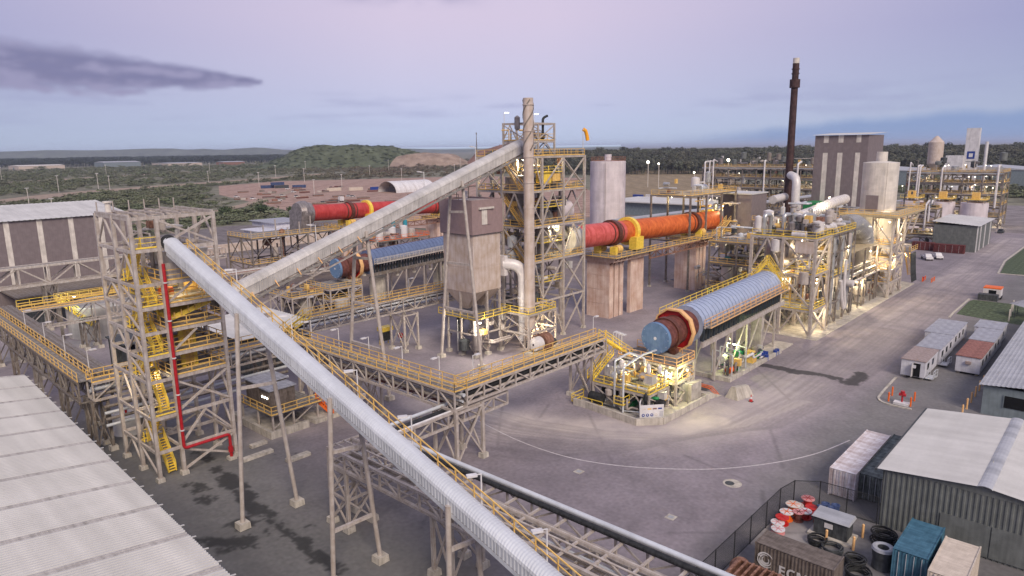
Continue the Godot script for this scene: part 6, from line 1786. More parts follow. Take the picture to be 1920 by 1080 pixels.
func coil(at, r, turns, label, m, sd):
	var t = thing("hose_coil", label, "hose")
	var rr = RandomNumberGenerator.new(); rr.seed = sd
	for k in turns:
		var b = MB.new()
		var pts = []
		var q = r * rr.randf_range(0.8, 1.05)
		var c = at + Vector3(rr.randf_range(-0.1, 0.1), 0.08 + k * 0.1, rr.randf_range(-0.1, 0.1))
		for i in 19: pts.append(c + Vector3(cos(TAU * i / 18) * q, rr.randf_range(-0.02, 0.02), sin(TAU * i / 18) * q))
		b.pipe(pts, 0.055, 6)
		put("loop", b, m, t)

func build_yard():
	# corrugated store in the corner
	var t = thing("corrugated_shed", "grey ribbed metal shed with a pale roof and a ridge cap beside the fenced yard", "shed")
	var b = MB.new(); b.ribbed(P(64.7, 14.2, 0), P(0, 0, 5.5), P(0, -15.0, 0), P(-1, 0, 0), 0.42, 0.07); put("front_wall", b, M.clad_grey, t)
	b = MB.new(); b.ribbed(P(64.7, 14.25, 0), P(0, 0, 5.5), P(18.4, 0, 0), P(0, 1, 0), 0.42, 0.07); put("side_wall", b, M.clad_grey, t)
	b = MB.new(); b.ribbed(P(83.1, 14.2, 0), P(0, 0, 5.5), P(0, -15.0, 0), P(1, 0, 0), 0.42, 0.07); put("back_wall", b, M.clad_grey, t)
	b = MB.new(); b.ribbed(P(64.7, -0.8, 0), P(0, 0, 5.5), P(18.4, 0, 0), P(0, -1, 0), 0.42, 0.07); put("side_wall", b, M.clad_grey, t)
	for x in [64.66, 83.1]:
		b = MB.new(); b.tri(P(x, 14.2, 5.5), P(x, -0.8, 5.5), P(x, 6.7, 6.3)); put("gable", b, M.clad_grey, t)
	for k in 4:
		var a = 64.3 + k * 4.75
		b = MB.new(); b.ribbed(P(a, 14.7, 5.52), P(0, -8.0, 0.84), P(4.72, 0, 0), P(0, 0.84, 8.0), 0.25, 0.035); put("roof_sheet", b, M.roof_pale, t)
		b = MB.new(); b.ribbed(P(a, -1.3, 5.52), P(0, 8.0, 0.84), P(4.72, 0, 0), P(0, -0.84, 8.0), 0.25, 0.035); put("roof_sheet", b, M.roof_pale, t)
	b = MB.new()
	for s in 6:
		var a0 = PI * s / 6; var a1 = PI * (s + 1) / 6
		b.quad(P(64.2, 6.7 + cos(a0) * 0.55, 6.26 + sin(a0) * 0.22), P(83.4, 6.7 + cos(a0) * 0.55, 6.26 + sin(a0) * 0.22), P(83.4, 6.7 + cos(a1) * 0.55, 6.26 + sin(a1) * 0.22), P(64.2, 6.7 + cos(a1) * 0.55, 6.26 + sin(a1) * 0.22))
	put("ridge_cap", b, M.roof_grey, t)
	beam(t, "gutter", P(64.2, 14.8, 5.45), P(83.4, 14.8, 5.45), 0.16, 0.16, M.dark_grey)
	for r in [[9.6, 6.0, 0.4, 3.0], [5.9, 2.4, 0.4, 3.0]]:
		boxpart(t, "roller_door", P(64.56, r[0], 0.2), P(64.6, r[1], r[3]), M.clad_grey)
	# grey office shed behind it
	t = thing("office_shed", "grey sided shed with a plain pale roof and one dark window", "shed")
	boxpart(t, "wall", P(101.8, -8.0, 0), P(102.1, 12.1, 3.8), M.clad_slate); boxpart(t, "wall", P(102.1, 11.8, 0), P(160.0, 12.1, 3.8), M.clad_slate)
	boxpart(t, "wall", P(159.7, -8, 0), P(160.0, 11.8, 3.8), M.clad_slate); boxpart(t, "wall", P(102.1, -8.0, 0), P(159.7, -7.7, 3.8), M.clad_slate)
	boxpart(t, "window", P(101.72, 7.4, 1.4), P(101.78, 9.8, 2.9), M.window_dark)
	for bb in [7.3, 9.85]: boxpart(t, "window_frame", P(101.70, bb, 1.3), P(101.79, bb + 0.08, 3.0), M.clad_slate)
	b = MB.new(); b.ribbed(P(101.3, 12.6, 3.9), P(59.2, 0, 0), P(0, -21.0, 2.0), P(0, 2.0, 21.0), 0.5, 0.04); put("roof_sheet", b, M.roof_grey, t)
	# containers beside the shed
	container("long white rust streaked container beside the corrugated shed", P(67.6, 17.2, 0), 12.19, 2.44, 2.86, M.container_white, M.container_white, "", 0.0)
	container("dark peeling container between the white one and the shed wall", P(68.6, 14.75, 0), 12.19, 2.4, 2.7, M.container_dark, M.container_dark)
	var c = container("short teal blue container standing against the corrugated shed", P(56.5, 8.82, 0), 6.06, 2.44, 2.75, M.container_blue, M.container_blue)
	container("short cream container next to the teal blue one", P(55.0, 6.1, 0), 6.2, 2.44, 2.75, M.container_cream, M.container_cream)
	# lettered brown container: long side faces the camera
	var e = container("brown container with a white spiral emblem and lettering on its side", P(50.6, 13.8, 0), 2.44, 6.06, 2.6, M.container_brown, M.container_brown, "", 0.0, false)
	# its side normal -a: lettering runs along -b
	var bs = Basis(Vector3(0, 0, 1), Vector3(0, 1, 0), Vector3(-1, 0, 0))
	text_part(e, "ECM", 1.15, Vector3(-0.025, 0.9, -4.15 + 0.0), bs, M.white_paint)
	for k in 3:
		var r = 0.62 - k * 0.17
		b = MB.new()
		var n = 26
		for i in n:
			var a0 = TAU * (0.08 + 0.8 * i / n) + k * 0.7; var a1 = TAU * (0.08 + 0.8 * (i + 1) / n) + k * 0.7
			var w0 = 0.11 * sin(PI * (i + 0.3) / n) + 0.02
			b.bar(Vector3(-0.03, 1.32 + sin(a0) * r, -5.15 + cos(a0) * r), Vector3(-0.03, 1.32 + sin(a1) * r, -5.15 + cos(a1) * r), 0.02, w0 * 1.2)
		put("emblem_arc", b, M.white_paint, e)
	# rusty open crate at the frame edge
	t = thing("skip_crate", "rusty open slatted crate beside the brown lettered container", "crate")
	for r in [[44.6, 14.0, 48.6, 14.15], [44.6, 20.2, 48.6, 20.35], [44.6, 14.15, 44.75, 20.2], [48.45, 14.15, 48.6, 20.2]]: boxpart(t, "side", P(r[0], r[1], 0), P(r[2], r[3], 1.9), M.rust_orange)
	for k in 12: beam(t, "slat", P(44.6, 14.4 + k * 0.52, 1.93), P(48.6, 14.4 + k * 0.52, 1.93), 0.16, 0.1, M.rust_orange)
	rod(t, "reel", P(48.5, 20.0, 1.0), P(49.0, 20.4, 1.0), 0.8, M.rust_orange, 16)
	# chain link fence
	t = thing("mesh_fence", "black chain link fence round the cable drum yard", "fence")
	var fp = [Vector2(41, 21.7), Vector2(44.2, 21.7), Vector2(47.4, 21.7), Vector2(50.9, 21.7), Vector2(54.1, 21.7), Vector2(57.5, 21.7), Vector2(60.6, 21.7), Vector2(63.0, 21.3), Vector2(64.4, 19.4), Vector2(64.55, 17.0), Vector2(64.6, 14.4)]
	for i in fp.size():
		rod(t, "post", P(fp[i].x, fp[i].y, 0), P(fp[i].x, fp[i].y, 2.7), 0.05, M.black, 8)
		if i < fp.size() - 1:
			var p = P(fp[i].x, fp[i].y, 0.05); var q = P(fp[i + 1].x, fp[i + 1].y, 0.05)
			beam(t, "rail", p + Vector3(0, 2.6, 0), q + Vector3(0, 2.6, 0), 0.05, 0.05, M.black)
			beam(t, "rail", p + Vector3(0, 0.1, 0), q + Vector3(0, 0.1, 0), 0.04, 0.04, M.black)
			# the wire, woven
			var w = MB.new()
			var ln = (q - p).length()
			var n = int(ln / 0.16)
			for k in range(-16, n):
				for dr in [0, 1]:
					var x0 = k * 0.16; var x1 = x0 + 2.55
					var y0 = 0.0; var y1 = 2.55
					if x0 < 0: y0 = -x0; x0 = 0.0
					if x1 > ln: y1 = 2.55 - (x1 - ln); x1 = ln
					if y1 - y0 < 0.1: continue
					var f = (q - p) / ln
					var A = p + f * (x0 if dr == 0 else ln - x0) + Vector3(0, y0, 0); var B2 = p + f * (x1 if dr == 0 else ln - x1) + Vector3(0, y1, 0)
					w.bar(A, B2, 0.012, 0.012)
			put("wire_mesh", w, M.black, t)
	# cable drums: [a, b, radius, height, body, rim, label]
	var sp = [[64.0, 20.3, 0.62, 0.8, "spool_red", "spool_pink", "pink topped cable drum in the fence corner"],
		[62.6, 20.8, 0.6, 0.5, "spool_red", "stripe_white", "cable drum showing a dark winding inside a white rim"],
		[61.8, 20.9, 0.68, 0.9, "orange", "stripe_white", "white rimmed orange cable drum touching the fence line"],
		[62.9, 19.6, 0.55, 0.6, "gear_red", "spool_red", "bright red topped cable drum in the middle of the yard"],
		[61.6, 19.7, 0.6, 0.7, "spool_red", "white_paint", "clean white topped cable drum between the red ones"],
		[60.7, 20.0, 0.5, 0.9, "rust_brown", "spool_pink", "dark bodied cable drum with a pinkish top"],
		[61.6, 18.4, 0.55, 0.9, "rust_brown", "spool_pink", "brown cable drum with a dusty pink top by the steel cabinet"],
		[60.2, 20.9, 0.62, 0.8, "orange", "white_paint", "orange cable drum with a plain white top near the container"],
		[59.2, 20.9, 0.6, 0.7, "gear_red", "spool_red", "all red cable drum beside the white ones"],
		[58.4, 21.0, 0.6, 0.5, "spool_pink", "white_paint", "pale cable drum leaning on the red one"],
		[57.5, 20.6, 0.6, 0.4, "spool_pink", "white_paint", "flat white cable drum nearest the brown container end"]]
	for s in sp: spool(P(s[0], s[1], 0), s[2], s[3], M[s[4]], M[s[5]], s[6])
	for k in 5:
		b = MB.new(); b.lathe(Vector3.ZERO, Vector3.UP, [[0, 0.0], [0, 0.33], [0.9, 0.36], [0.92, 0.4], [0.98, 0.4], [0.98, 0.3], [0.9, 0.26], [0.86, 0.0]], 14)
		var o = single("plastic_drum", b, M.container_navy, "dark blue drum with a pale rim by the mesh fence", "drum", "dark blue drums by the fence")
		o.position = P([62.9, 63.7, 63.3, 62.5, 64.0][k], [18.7, 18.6, 17.9, 17.9, 17.8][k], 0)
	# steel cabinet on a frame with bollards
	t = thing("steel_cabinet", "long dark steel cabinet with a grey lid and a white notice", "cabinet")
	boxpart(t, "body", P(59.4, 15.4, 0.2), P(61.0, 18.2, 1.75), M.dark_grey)
	b = MB.new(); b.hexa([P(59.2, 15.2, 1.76), P(61.2, 15.2, 1.76), P(61.2, 18.4, 1.76), P(59.2, 18.4, 1.76), P(59.3, 15.3, 1.86), P(61.1, 15.3, 2.0), P(61.1, 18.3, 2.0), P(59.3, 18.3, 1.86)]); put("lid", b, M.roof_grey, t)
	boxpart(t, "notice", P(59.34, 16.6, 0.95), P(59.38, 17.3, 1.4), M.white_paint)
	boxpart(t, "plinth", P(59.0, 15.0, 0), P(61.3, 18.6, 0.18), M.concrete)
	for p in [[58.5, 16.8], [61.5, 14.7], [58.9, 14.7]]: bollard(P(p[0], p[1], 0), "cream bollard guarding the steel cabinet", "bollards round the steel cabinet", M.cream)
	coil(P(58.0, 17.4, 0), 0.75, 6, "tangled black hose coil beside the brown container", M.black, 1)
	coil(P(57.6, 16.0, 0), 0.9, 5, "loose black and white hose loops by the cabinet front", M.dark_grey, 2)
	coil(P(56.4, 13.9, 0), 0.8, 9, "tall black hose coil between container and tyres", M.black, 3)
	coil(P(55.0, 13.2, 0), 0.9, 7, "wide black hose coil at the container end", M.black, 4)
	t = thing("hose_pallet", "round grey wrapped hose roll standing beside the teal container", "hose")
	b = MB.new(); b.lathe(P(57.8, 12.2, 0), Vector3.UP, [[0, 0.3], [0.05, 0.78], [0.8, 0.72], [1.3, 0.8], [1.7, 0.86], [1.85, 0.7], [1.8, 0.42], [1.4, 0.36]], 20); put("roll", b, M.dark_grey, t)
	b = MB.new(); b.lathe(P(57.8, 12.2, 0), Vector3.UP, [[1.66, 0.88], [1.86, 0.8], [1.9, 0.6], [1.82, 0.44]], 20); put("wrap", b, M.roof_grey, t)
	coil(P(61.8, 13.1, 0), 0.95, 11, "big black hose stack against the shed wall", M.black, 5)
	# demountable cabins
	cabin("white site cabin with an open door, rail steps and a tan roof", P(111.3, 20.5, 0), 8.0, 3.1, "cabin_roof_tan", true)
	cabin("long white site cabin with bright windows behind the tan roofed one", P(119.8, 20.3, 0), 10.0, 3.2, "cabin_roof_grey", true)
	cabin("grey roofed site cabin at the end of the row by the lawn", P(130.4, 20.4, 0), 11.0, 4.2, "cabin_roof_grey", false)
	cabin("site cabin with a rusty red roof and a small air unit", P(118.3, 14.8, 0), 10.6, 3.1, "cabin_roof_rust", false)
	cabin("site cabin with a plain grey roof behind the rusty roofed one", P(129.6, 14.8, 0), 9.0, 3.3, "cabin_roof_grey", false)
	cabin("end site cabin beside the lawn, grey roofed, narrower", P(139.2, 15.0, 0), 6.0, 3.9, "cabin_roof_grey", false)
	# kerbed island with hydrant
	ribbon("kerb", smooth(v2([110.2, 23.9, 101.3, 23.6, 98.9, 23.2, 97.8, 22.0, 97.6, 19.0]), 4), 0.3, 0.0, M.concrete, 0.15)
	for p in [[101.7, 22.3], [99.1, 22.1], [101.3, 19.5], [98.8, 19.4]]: bollard(P(p[0], p[1], 0), "orange bollard round the red hydrant island", "bollards round the hydrant", M.orange)
	for k in 6: bollard(P(99.4 + k * 3.0, 13.7, 0), ["first", "second", "third", "fourth", "fifth", "sixth"][k] + " cream bollard along the office shed, counted from the corrugated shed", "bollards along the office shed", M.cream, 1.5)
	t = thing("fire_hydrant", "red fire hydrant on a white plinth inside orange bollards", "hydrant", P(98.9, 20.5, 0))
	boxpart(t, "plinth", Vector3(-0.5, 0, -0.9), Vector3(0.5, 0.3, 0.9), M.white_paint)
	rod(t, "standpipe", Vector3(0.2, 0.3, 0), Vector3(0.2, 1.4, 0), 0.12, M.red_pipe, 10)
	rod(t, "outlet", Vector3(0.2, 1.3, -0.4), Vector3(0.2, 1.3, 0.4), 0.22, M.red_pipe, 10)
	rod(t, "cap", Vector3(0.2, 1.4, 0), Vector3(0.2, 1.8, 0), 0.26, M.red_pipe, 10)
	# lawn and kerbs
	flat("lawn", v2([158.0, 15.0, 160.6, 25.2, 176.0, 25.4, 178.0, 25.0, 178.0, 8.0, 158.0, 8.0]), 0.012, M.lawn)
	ribbon("kerb", v2([156.4, 25.6, 161.0, 25.8, 178.0, 25.8]), 0.35, 0.0, M.concrete, 0.15)
	flat("lawn", v2([218.6, 25.6, 242.0, 27.2, 330.0, 26.0, 330.0, 6.0, 219.6, 6.0]), 0.012, M.lawn)
	ribbon("kerb", v2([219.2, 8.0, 218.2, 26.0, 242.1, 27.6, 330.0, 26.4]), 0.4, 0.0, M.concrete, 0.15)
	t = thing("generator_trailer", "white and orange generator box beside a dark planter on the lawn edge", "generator", P(181.0, 20.6, 0))
	boxpart(t, "body", Vector3(0, 0.5, -3.2), Vector3(3.0, 2.3, 0), M.white_paint)
	boxpart(t, "top", Vector3(-0.05, 2.3, -3.25), Vector3(3.05, 2.55, 0.05), M.orange)
	boxpart(t, "grille", Vector3(-0.05, 0.9, -2.2), Vector3(-0.01, 2.0, -0.8), M.window_dark)
	for k in 2: rod(t, "wheel", Vector3(0.8 + k * 1.2, 0.35, 0.12), Vector3(0.8 + k * 1.2, 0.35, -0.1), 0.35, M.black, 12)
	b = MB.new(); b.box(P(178.6, 20.8, 0), P(180.6, 24.4, 1.3))
	single("planter_box", b, M.dark_grey, "dark low tub next to the white generator box", "planter")
	t = thing("gazebo", "small pale pyramid roofed shelter on the lawn behind the cabins", "shelter", P(166.0, 14.0, 0))
	for s2 in [-2, 2]:
		for s3 in [-2, 2]: beam(t, "post", Vector3(s2, 0, s3), Vector3(s2, 2.4, s3), 0.12, 0.12, M.dark_grey)
	b = MB.new(); b.lathe(Vector3(0, 2.4, 0), Vector3.UP, [[0, 3.3], [1.5, 0.0]], 4); put("roof", b, M.cabin_roof_grey, t)
	for k in 3: bollard(P(160.0 + k * 5, 16.4 + k * 0.3, 0), "thin pale post standing on the lawn by the cabins", "posts on the lawn", M.stripe_white, 2.4)
	# far road things
	container("dark red container lying end on across the far road", P(250.4, 39.2, 0), 2.44, 8.2, 2.6, M.container_red, M.container_red)
	container("dark red container behind the other one, on the far road", P(252.0, 47.8, 0), 2.44, 6.06, 2.6, M.container_red, M.container_red)
	ute(P(232.5, 45.4, 0), "white utility truck with a tray parked by the red containers", 0.5)
	ute(P(236.5, 43.6, 0), "white utility truck parked close behind the tray truck", 0.5)
	t = thing("parked_car", "small dark car parked on the far road beside the racks", "car", P(318.0, 38.6, 0))
	car_body(t, M.dark_grey)
	for k in 6: bollard(P(194.0 + (k % 3) * 1.6, 36.4 + (k / 3) * 2.0, 0), "small orange post set out on the road by the silo platform", "posts on the road by the silo", M.orange, 1.1)
	t = thing("hydrant_stand", "small red valve stand among the orange road posts", "valve", P(195.0, 38.4, 0))
	rod(t, "pipe", Vector3.ZERO, Vector3(0, 1.0, 0), 0.14, M.red_pipe, 8); rod(t, "wheel", Vector3(0, 1.0, 0), Vector3(0, 1.12, 0), 0.34, M.red_pipe, 12)
	# manholes and covers
	var mh = MB.new(); mh.lathe(P(63.6, 27.7, 0.004), Vector3.UP, [[0.0, 0.95], [0.03, 0.9], [0.03, 0.0]], 24)
	var cov = thing("manhole_cover", "round manhole with a dark centre in a pale concrete ring on the bare seal", "manhole")
	put("ring", mh, M.concrete, cov)
	mh = MB.new(); mh.lathe(P(63.4, 27.9, 0.036), Vector3.UP, [[0.0, 0.48], [0.012, 0.46], [0.012, 0.0]], 20); put("lid", mh, M.dark_grey, cov)
	for p in [[55.5, 41.2, "square pale pit cover on the seal inside the white line"], [53.6, 29.1, "square pale pit cover with a dark middle, away from the white line"]]:
		var k = thing("pit_cover", p[2], "pit cover")
		boxpart(k, "frame", P(p[0] - 0.45, p[1] - 0.45, 0.0), P(p[0] + 0.45, p[1] + 0.45, 0.03), M.concrete)
		boxpart(k, "lid", P(p[0] - 0.25, p[1] - 0.25, 0.031), P(p[0] + 0.25, p[1] + 0.25, 0.045), M.roof_grey)

func cabin(label, at, ln, wd, roofm, door):
	var t = thing("site_cabin", label, "cabin", at, "site cabins")
	var W = -wd
	boxpart(t, "end_wall", Vector3(0, 0.35, W), Vector3(0.1, 2.75, 0), M.cabin_white)
	boxpart(t, "end_wall", Vector3(ln - 0.1, 0.35, W), Vector3(ln, 2.75, 0), M.cabin_white)
	boxpart(t, "side_wall", Vector3(0.1, 0.35, -0.1), Vector3(ln - 0.1, 2.75, 0), M.cabin_white)
	boxpart(t, "side_wall", Vector3(0.1, 0.35, W), Vector3(ln - 0.1, 2.75, W + 0.1), M.cabin_white)
	boxpart(t, "floor", Vector3(0.1, 0.3, W + 0.1), Vector3(ln - 0.1, 0.4, -0.1), M.dark_grey)
	var cnt = max(2, int(ln / 3.0))
	for k in cnt: boxpart(t, "roof_sheet", Vector3(-0.12 + k * (ln + 0.24) / cnt, 2.75, W - 0.12), Vector3(-0.14 + (k + 1) * (ln + 0.24) / cnt, 2.86, 0.12), M[roofm])
	for k in 4: boxpart(t, "stump", Vector3(0.3 + k * (ln - 0.9) / 3.0, 0, W + 0.2), Vector3(0.7 + k * (ln - 0.9) / 3.0, 0.3, W + 0.6), M.concrete); boxpart(t, "stump", Vector3(0.3, 0, -0.6), Vector3(0.7, 0.3, -0.2), M.concrete)
	for k in int(ln / 3.2):
		boxpart(t, "window", Vector3(1.4 + k * 3.0, 1.3, 0.005), Vector3(2.5 + k * 3.0, 2.2, 0.03), M.window_dark)
	boxpart(t, "air_unit", Vector3(-0.35, 1.7, W * 0.6), Vector3(-0.01, 2.1, W * 0.6 + 0.7), M.cabin_roof_tan if not door else M.cabin_white)
	if door:
		boxpart(t, "doorway", Vector3(-0.03, 0.4, -1.5), Vector3(-0.005, 2.4, -0.6), M.window_dark)
		boxpart(t, "door", Vector3(-0.8, 0.42, -1.58), Vector3(-0.04, 2.4, -1.53), M.white_paint)
		boxpart(t, "step_deck", Vector3(0.2, 0.3, 0.06), Vector3(1.6, 0.38, 1.1), M.galvanised)
		stair(t, Vector3(3.4, 0.02, 0.6), Vector3(1.6, 0.35, 0.6), 0.9, M.galvanised)
		handrail(t, [Vector3(0.2, 0.38, 1.1), Vector3(1.6, 0.38, 1.1)], M.galvanised)

func car_body(t, m):
	var b = MB.new()
	b.hexa([Vector3(-2.1, 0.3, 0.9), Vector3(2.1, 0.3, 0.9), Vector3(2.1, 0.3, -0.9), Vector3(-2.1, 0.3, -0.9), Vector3(-2.0, 0.95, 0.85), Vector3(2.0, 0.85, 0.85), Vector3(2.0, 0.85, -0.85), Vector3(-2.0, 0.95, -0.85)])
	put("body", b, m, t)
	b = MB.new(); b.hexa([Vector3(-1.7, 0.9, 0.8), Vector3(1.0, 0.9, 0.8), Vector3(1.0, 0.9, -0.8), Vector3(-1.7, 0.9, -0.8), Vector3(-1.3, 1.5, 0.65), Vector3(0.4, 1.5, 0.65), Vector3(0.4, 1.5, -0.65), Vector3(-1.3, 1.5, -0.65)])
	put("cabin_glass", b, M.window_dark, t)
	for x in [-1.3, 1.3]:
		for z in [-0.82, 0.82]: rod(t, "wheel", Vector3(x, 0.33, z - 0.1), Vector3(x, 0.33, z + 0.1), 0.33, M.black, 14)

func ute(at, label, turn):
	var t = thing("utility_truck", label, "truck", at, "white trucks on the far road", turn)
	var b = MB.new()
	b.hexa([Vector3(-2.6, 0.5, 0.95), Vector3(-0.4, 0.5, 0.95), Vector3(-0.4, 0.5, -0.95), Vector3(-2.6, 0.5, -0.95), Vector3(-2.5, 1.1, 0.9), Vector3(-0.4, 1.15, 0.9), Vector3(-0.4, 1.15, -0.9), Vector3(-2.5, 1.1, -0.9)])
	put("bonnet", b, M.white_paint, t)
	b = MB.new()
	b.hexa([Vector3(-1.7, 1.1, 0.88), Vector3(0.2, 1.1, 0.88), Vector3(0.2, 1.1, -0.88), Vector3(-1.7, 1.1, -0.88), Vector3(-1.1, 1.8, 0.75), Vector3(0.15, 1.8, 0.75), Vector3(0.15, 1.8, -0.75), Vector3(-1.1, 1.8, -0.75)])
	put("cab", b, M.white_paint, t)
	boxpart(t, "side_window", Vector3(-1.0, 1.25, 0.84), Vector3(0.0, 1.65, 0.9), M.window_dark)
	boxpart(t, "tray", Vector3(0.3, 0.75, -1.0), Vector3(2.8, 0.95, 1.0), M.white_paint)
	boxpart(t, "tray_side", Vector3(0.3, 0.95, 0.94), Vector3(2.8, 1.3, 1.0), M.white_paint); boxpart(t, "tray_side", Vector3(0.3, 0.95, -1.0), Vector3(2.8, 1.3, -0.94), M.white_paint)
	for x in [-1.7, 1.7]:
		for z in [-0.85, 0.85]: rod(t, "wheel", Vector3(x, 0.38, z - 0.12), Vector3(x, 0.38, z + 0.12), 0.38, M.black, 14)

# ---------------------------------------------------------------- plants and the land beyond
func leaf_mesh(r, hgt, count, size, sd, trunk = 0.0) -> ArrayMesh:
	# a crown of many small leaf sprays, in uneven clumps, on a short stem
	var rr = RandomNumberGenerator.new(); rr.seed = sd
	var b = MB.new()
	var clumps = []
	for i in 7: clumps.append([Vector3(rr.randf_range(-0.6, 0.6) * r, trunk + hgt * rr.randf_range(0.3, 0.75), rr.randf_range(-0.6, 0.6) * r), rr.randf_range(0.35, 0.6)])
	for i in count:
		var c = clumps[rr.randi() % clumps.size()]
		var d = Vector3(rr.randfn(), rr.randfn() * 0.7 + 0.25, rr.randfn()).normalized()
		var p = c[0] + Vector3(d.x * r, d.y * hgt * 0.55, d.z * r) * c[1] * rr.randf_range(0.6, 1.0)
		p.y = max(p.y, 0.05)
		var n = (d + Vector3(rr.randf_range(-0.6, 0.6), rr.randf_range(-0.2, 0.8), rr.randf_range(-0.6, 0.6))).normalized()
		var u = n.cross(Vector3(0.3, 1, 0.2)).normalized() * size * rr.randf_range(0.6, 1.3)
		var w = n.cross(u).normalized() * size * rr.randf_range(0.5, 1.0)
		b.quad(p - u - w * 0.4, p + u * 0.3 - w, p + u + w * 0.3, p - u * 0.2 + w)
	if trunk > 0.0: b.tube(Vector3.ZERO, Vector3(0, trunk + hgt * 0.4, 0), r * 0.07, r * 0.03, 6)
	return b.mesh(null)

func scatter(called, mesh, xf, cols, m):
	var mm = MultiMesh.new()
	mm.transform_format = MultiMesh.TRANSFORM_3D
	mm.use_colors = true
	mm.mesh = mesh
	mm.instance_count = xf.size()
	for i in xf.size():
		mm.set_instance_transform(i, xf[i])
		mm.set_instance_color(i, cols[i])
	var o = MultiMeshInstance3D.new()
	o.name = numbered(called)
	o.multimesh = mm
	o.material_override = m
	add_child(o)
	return o

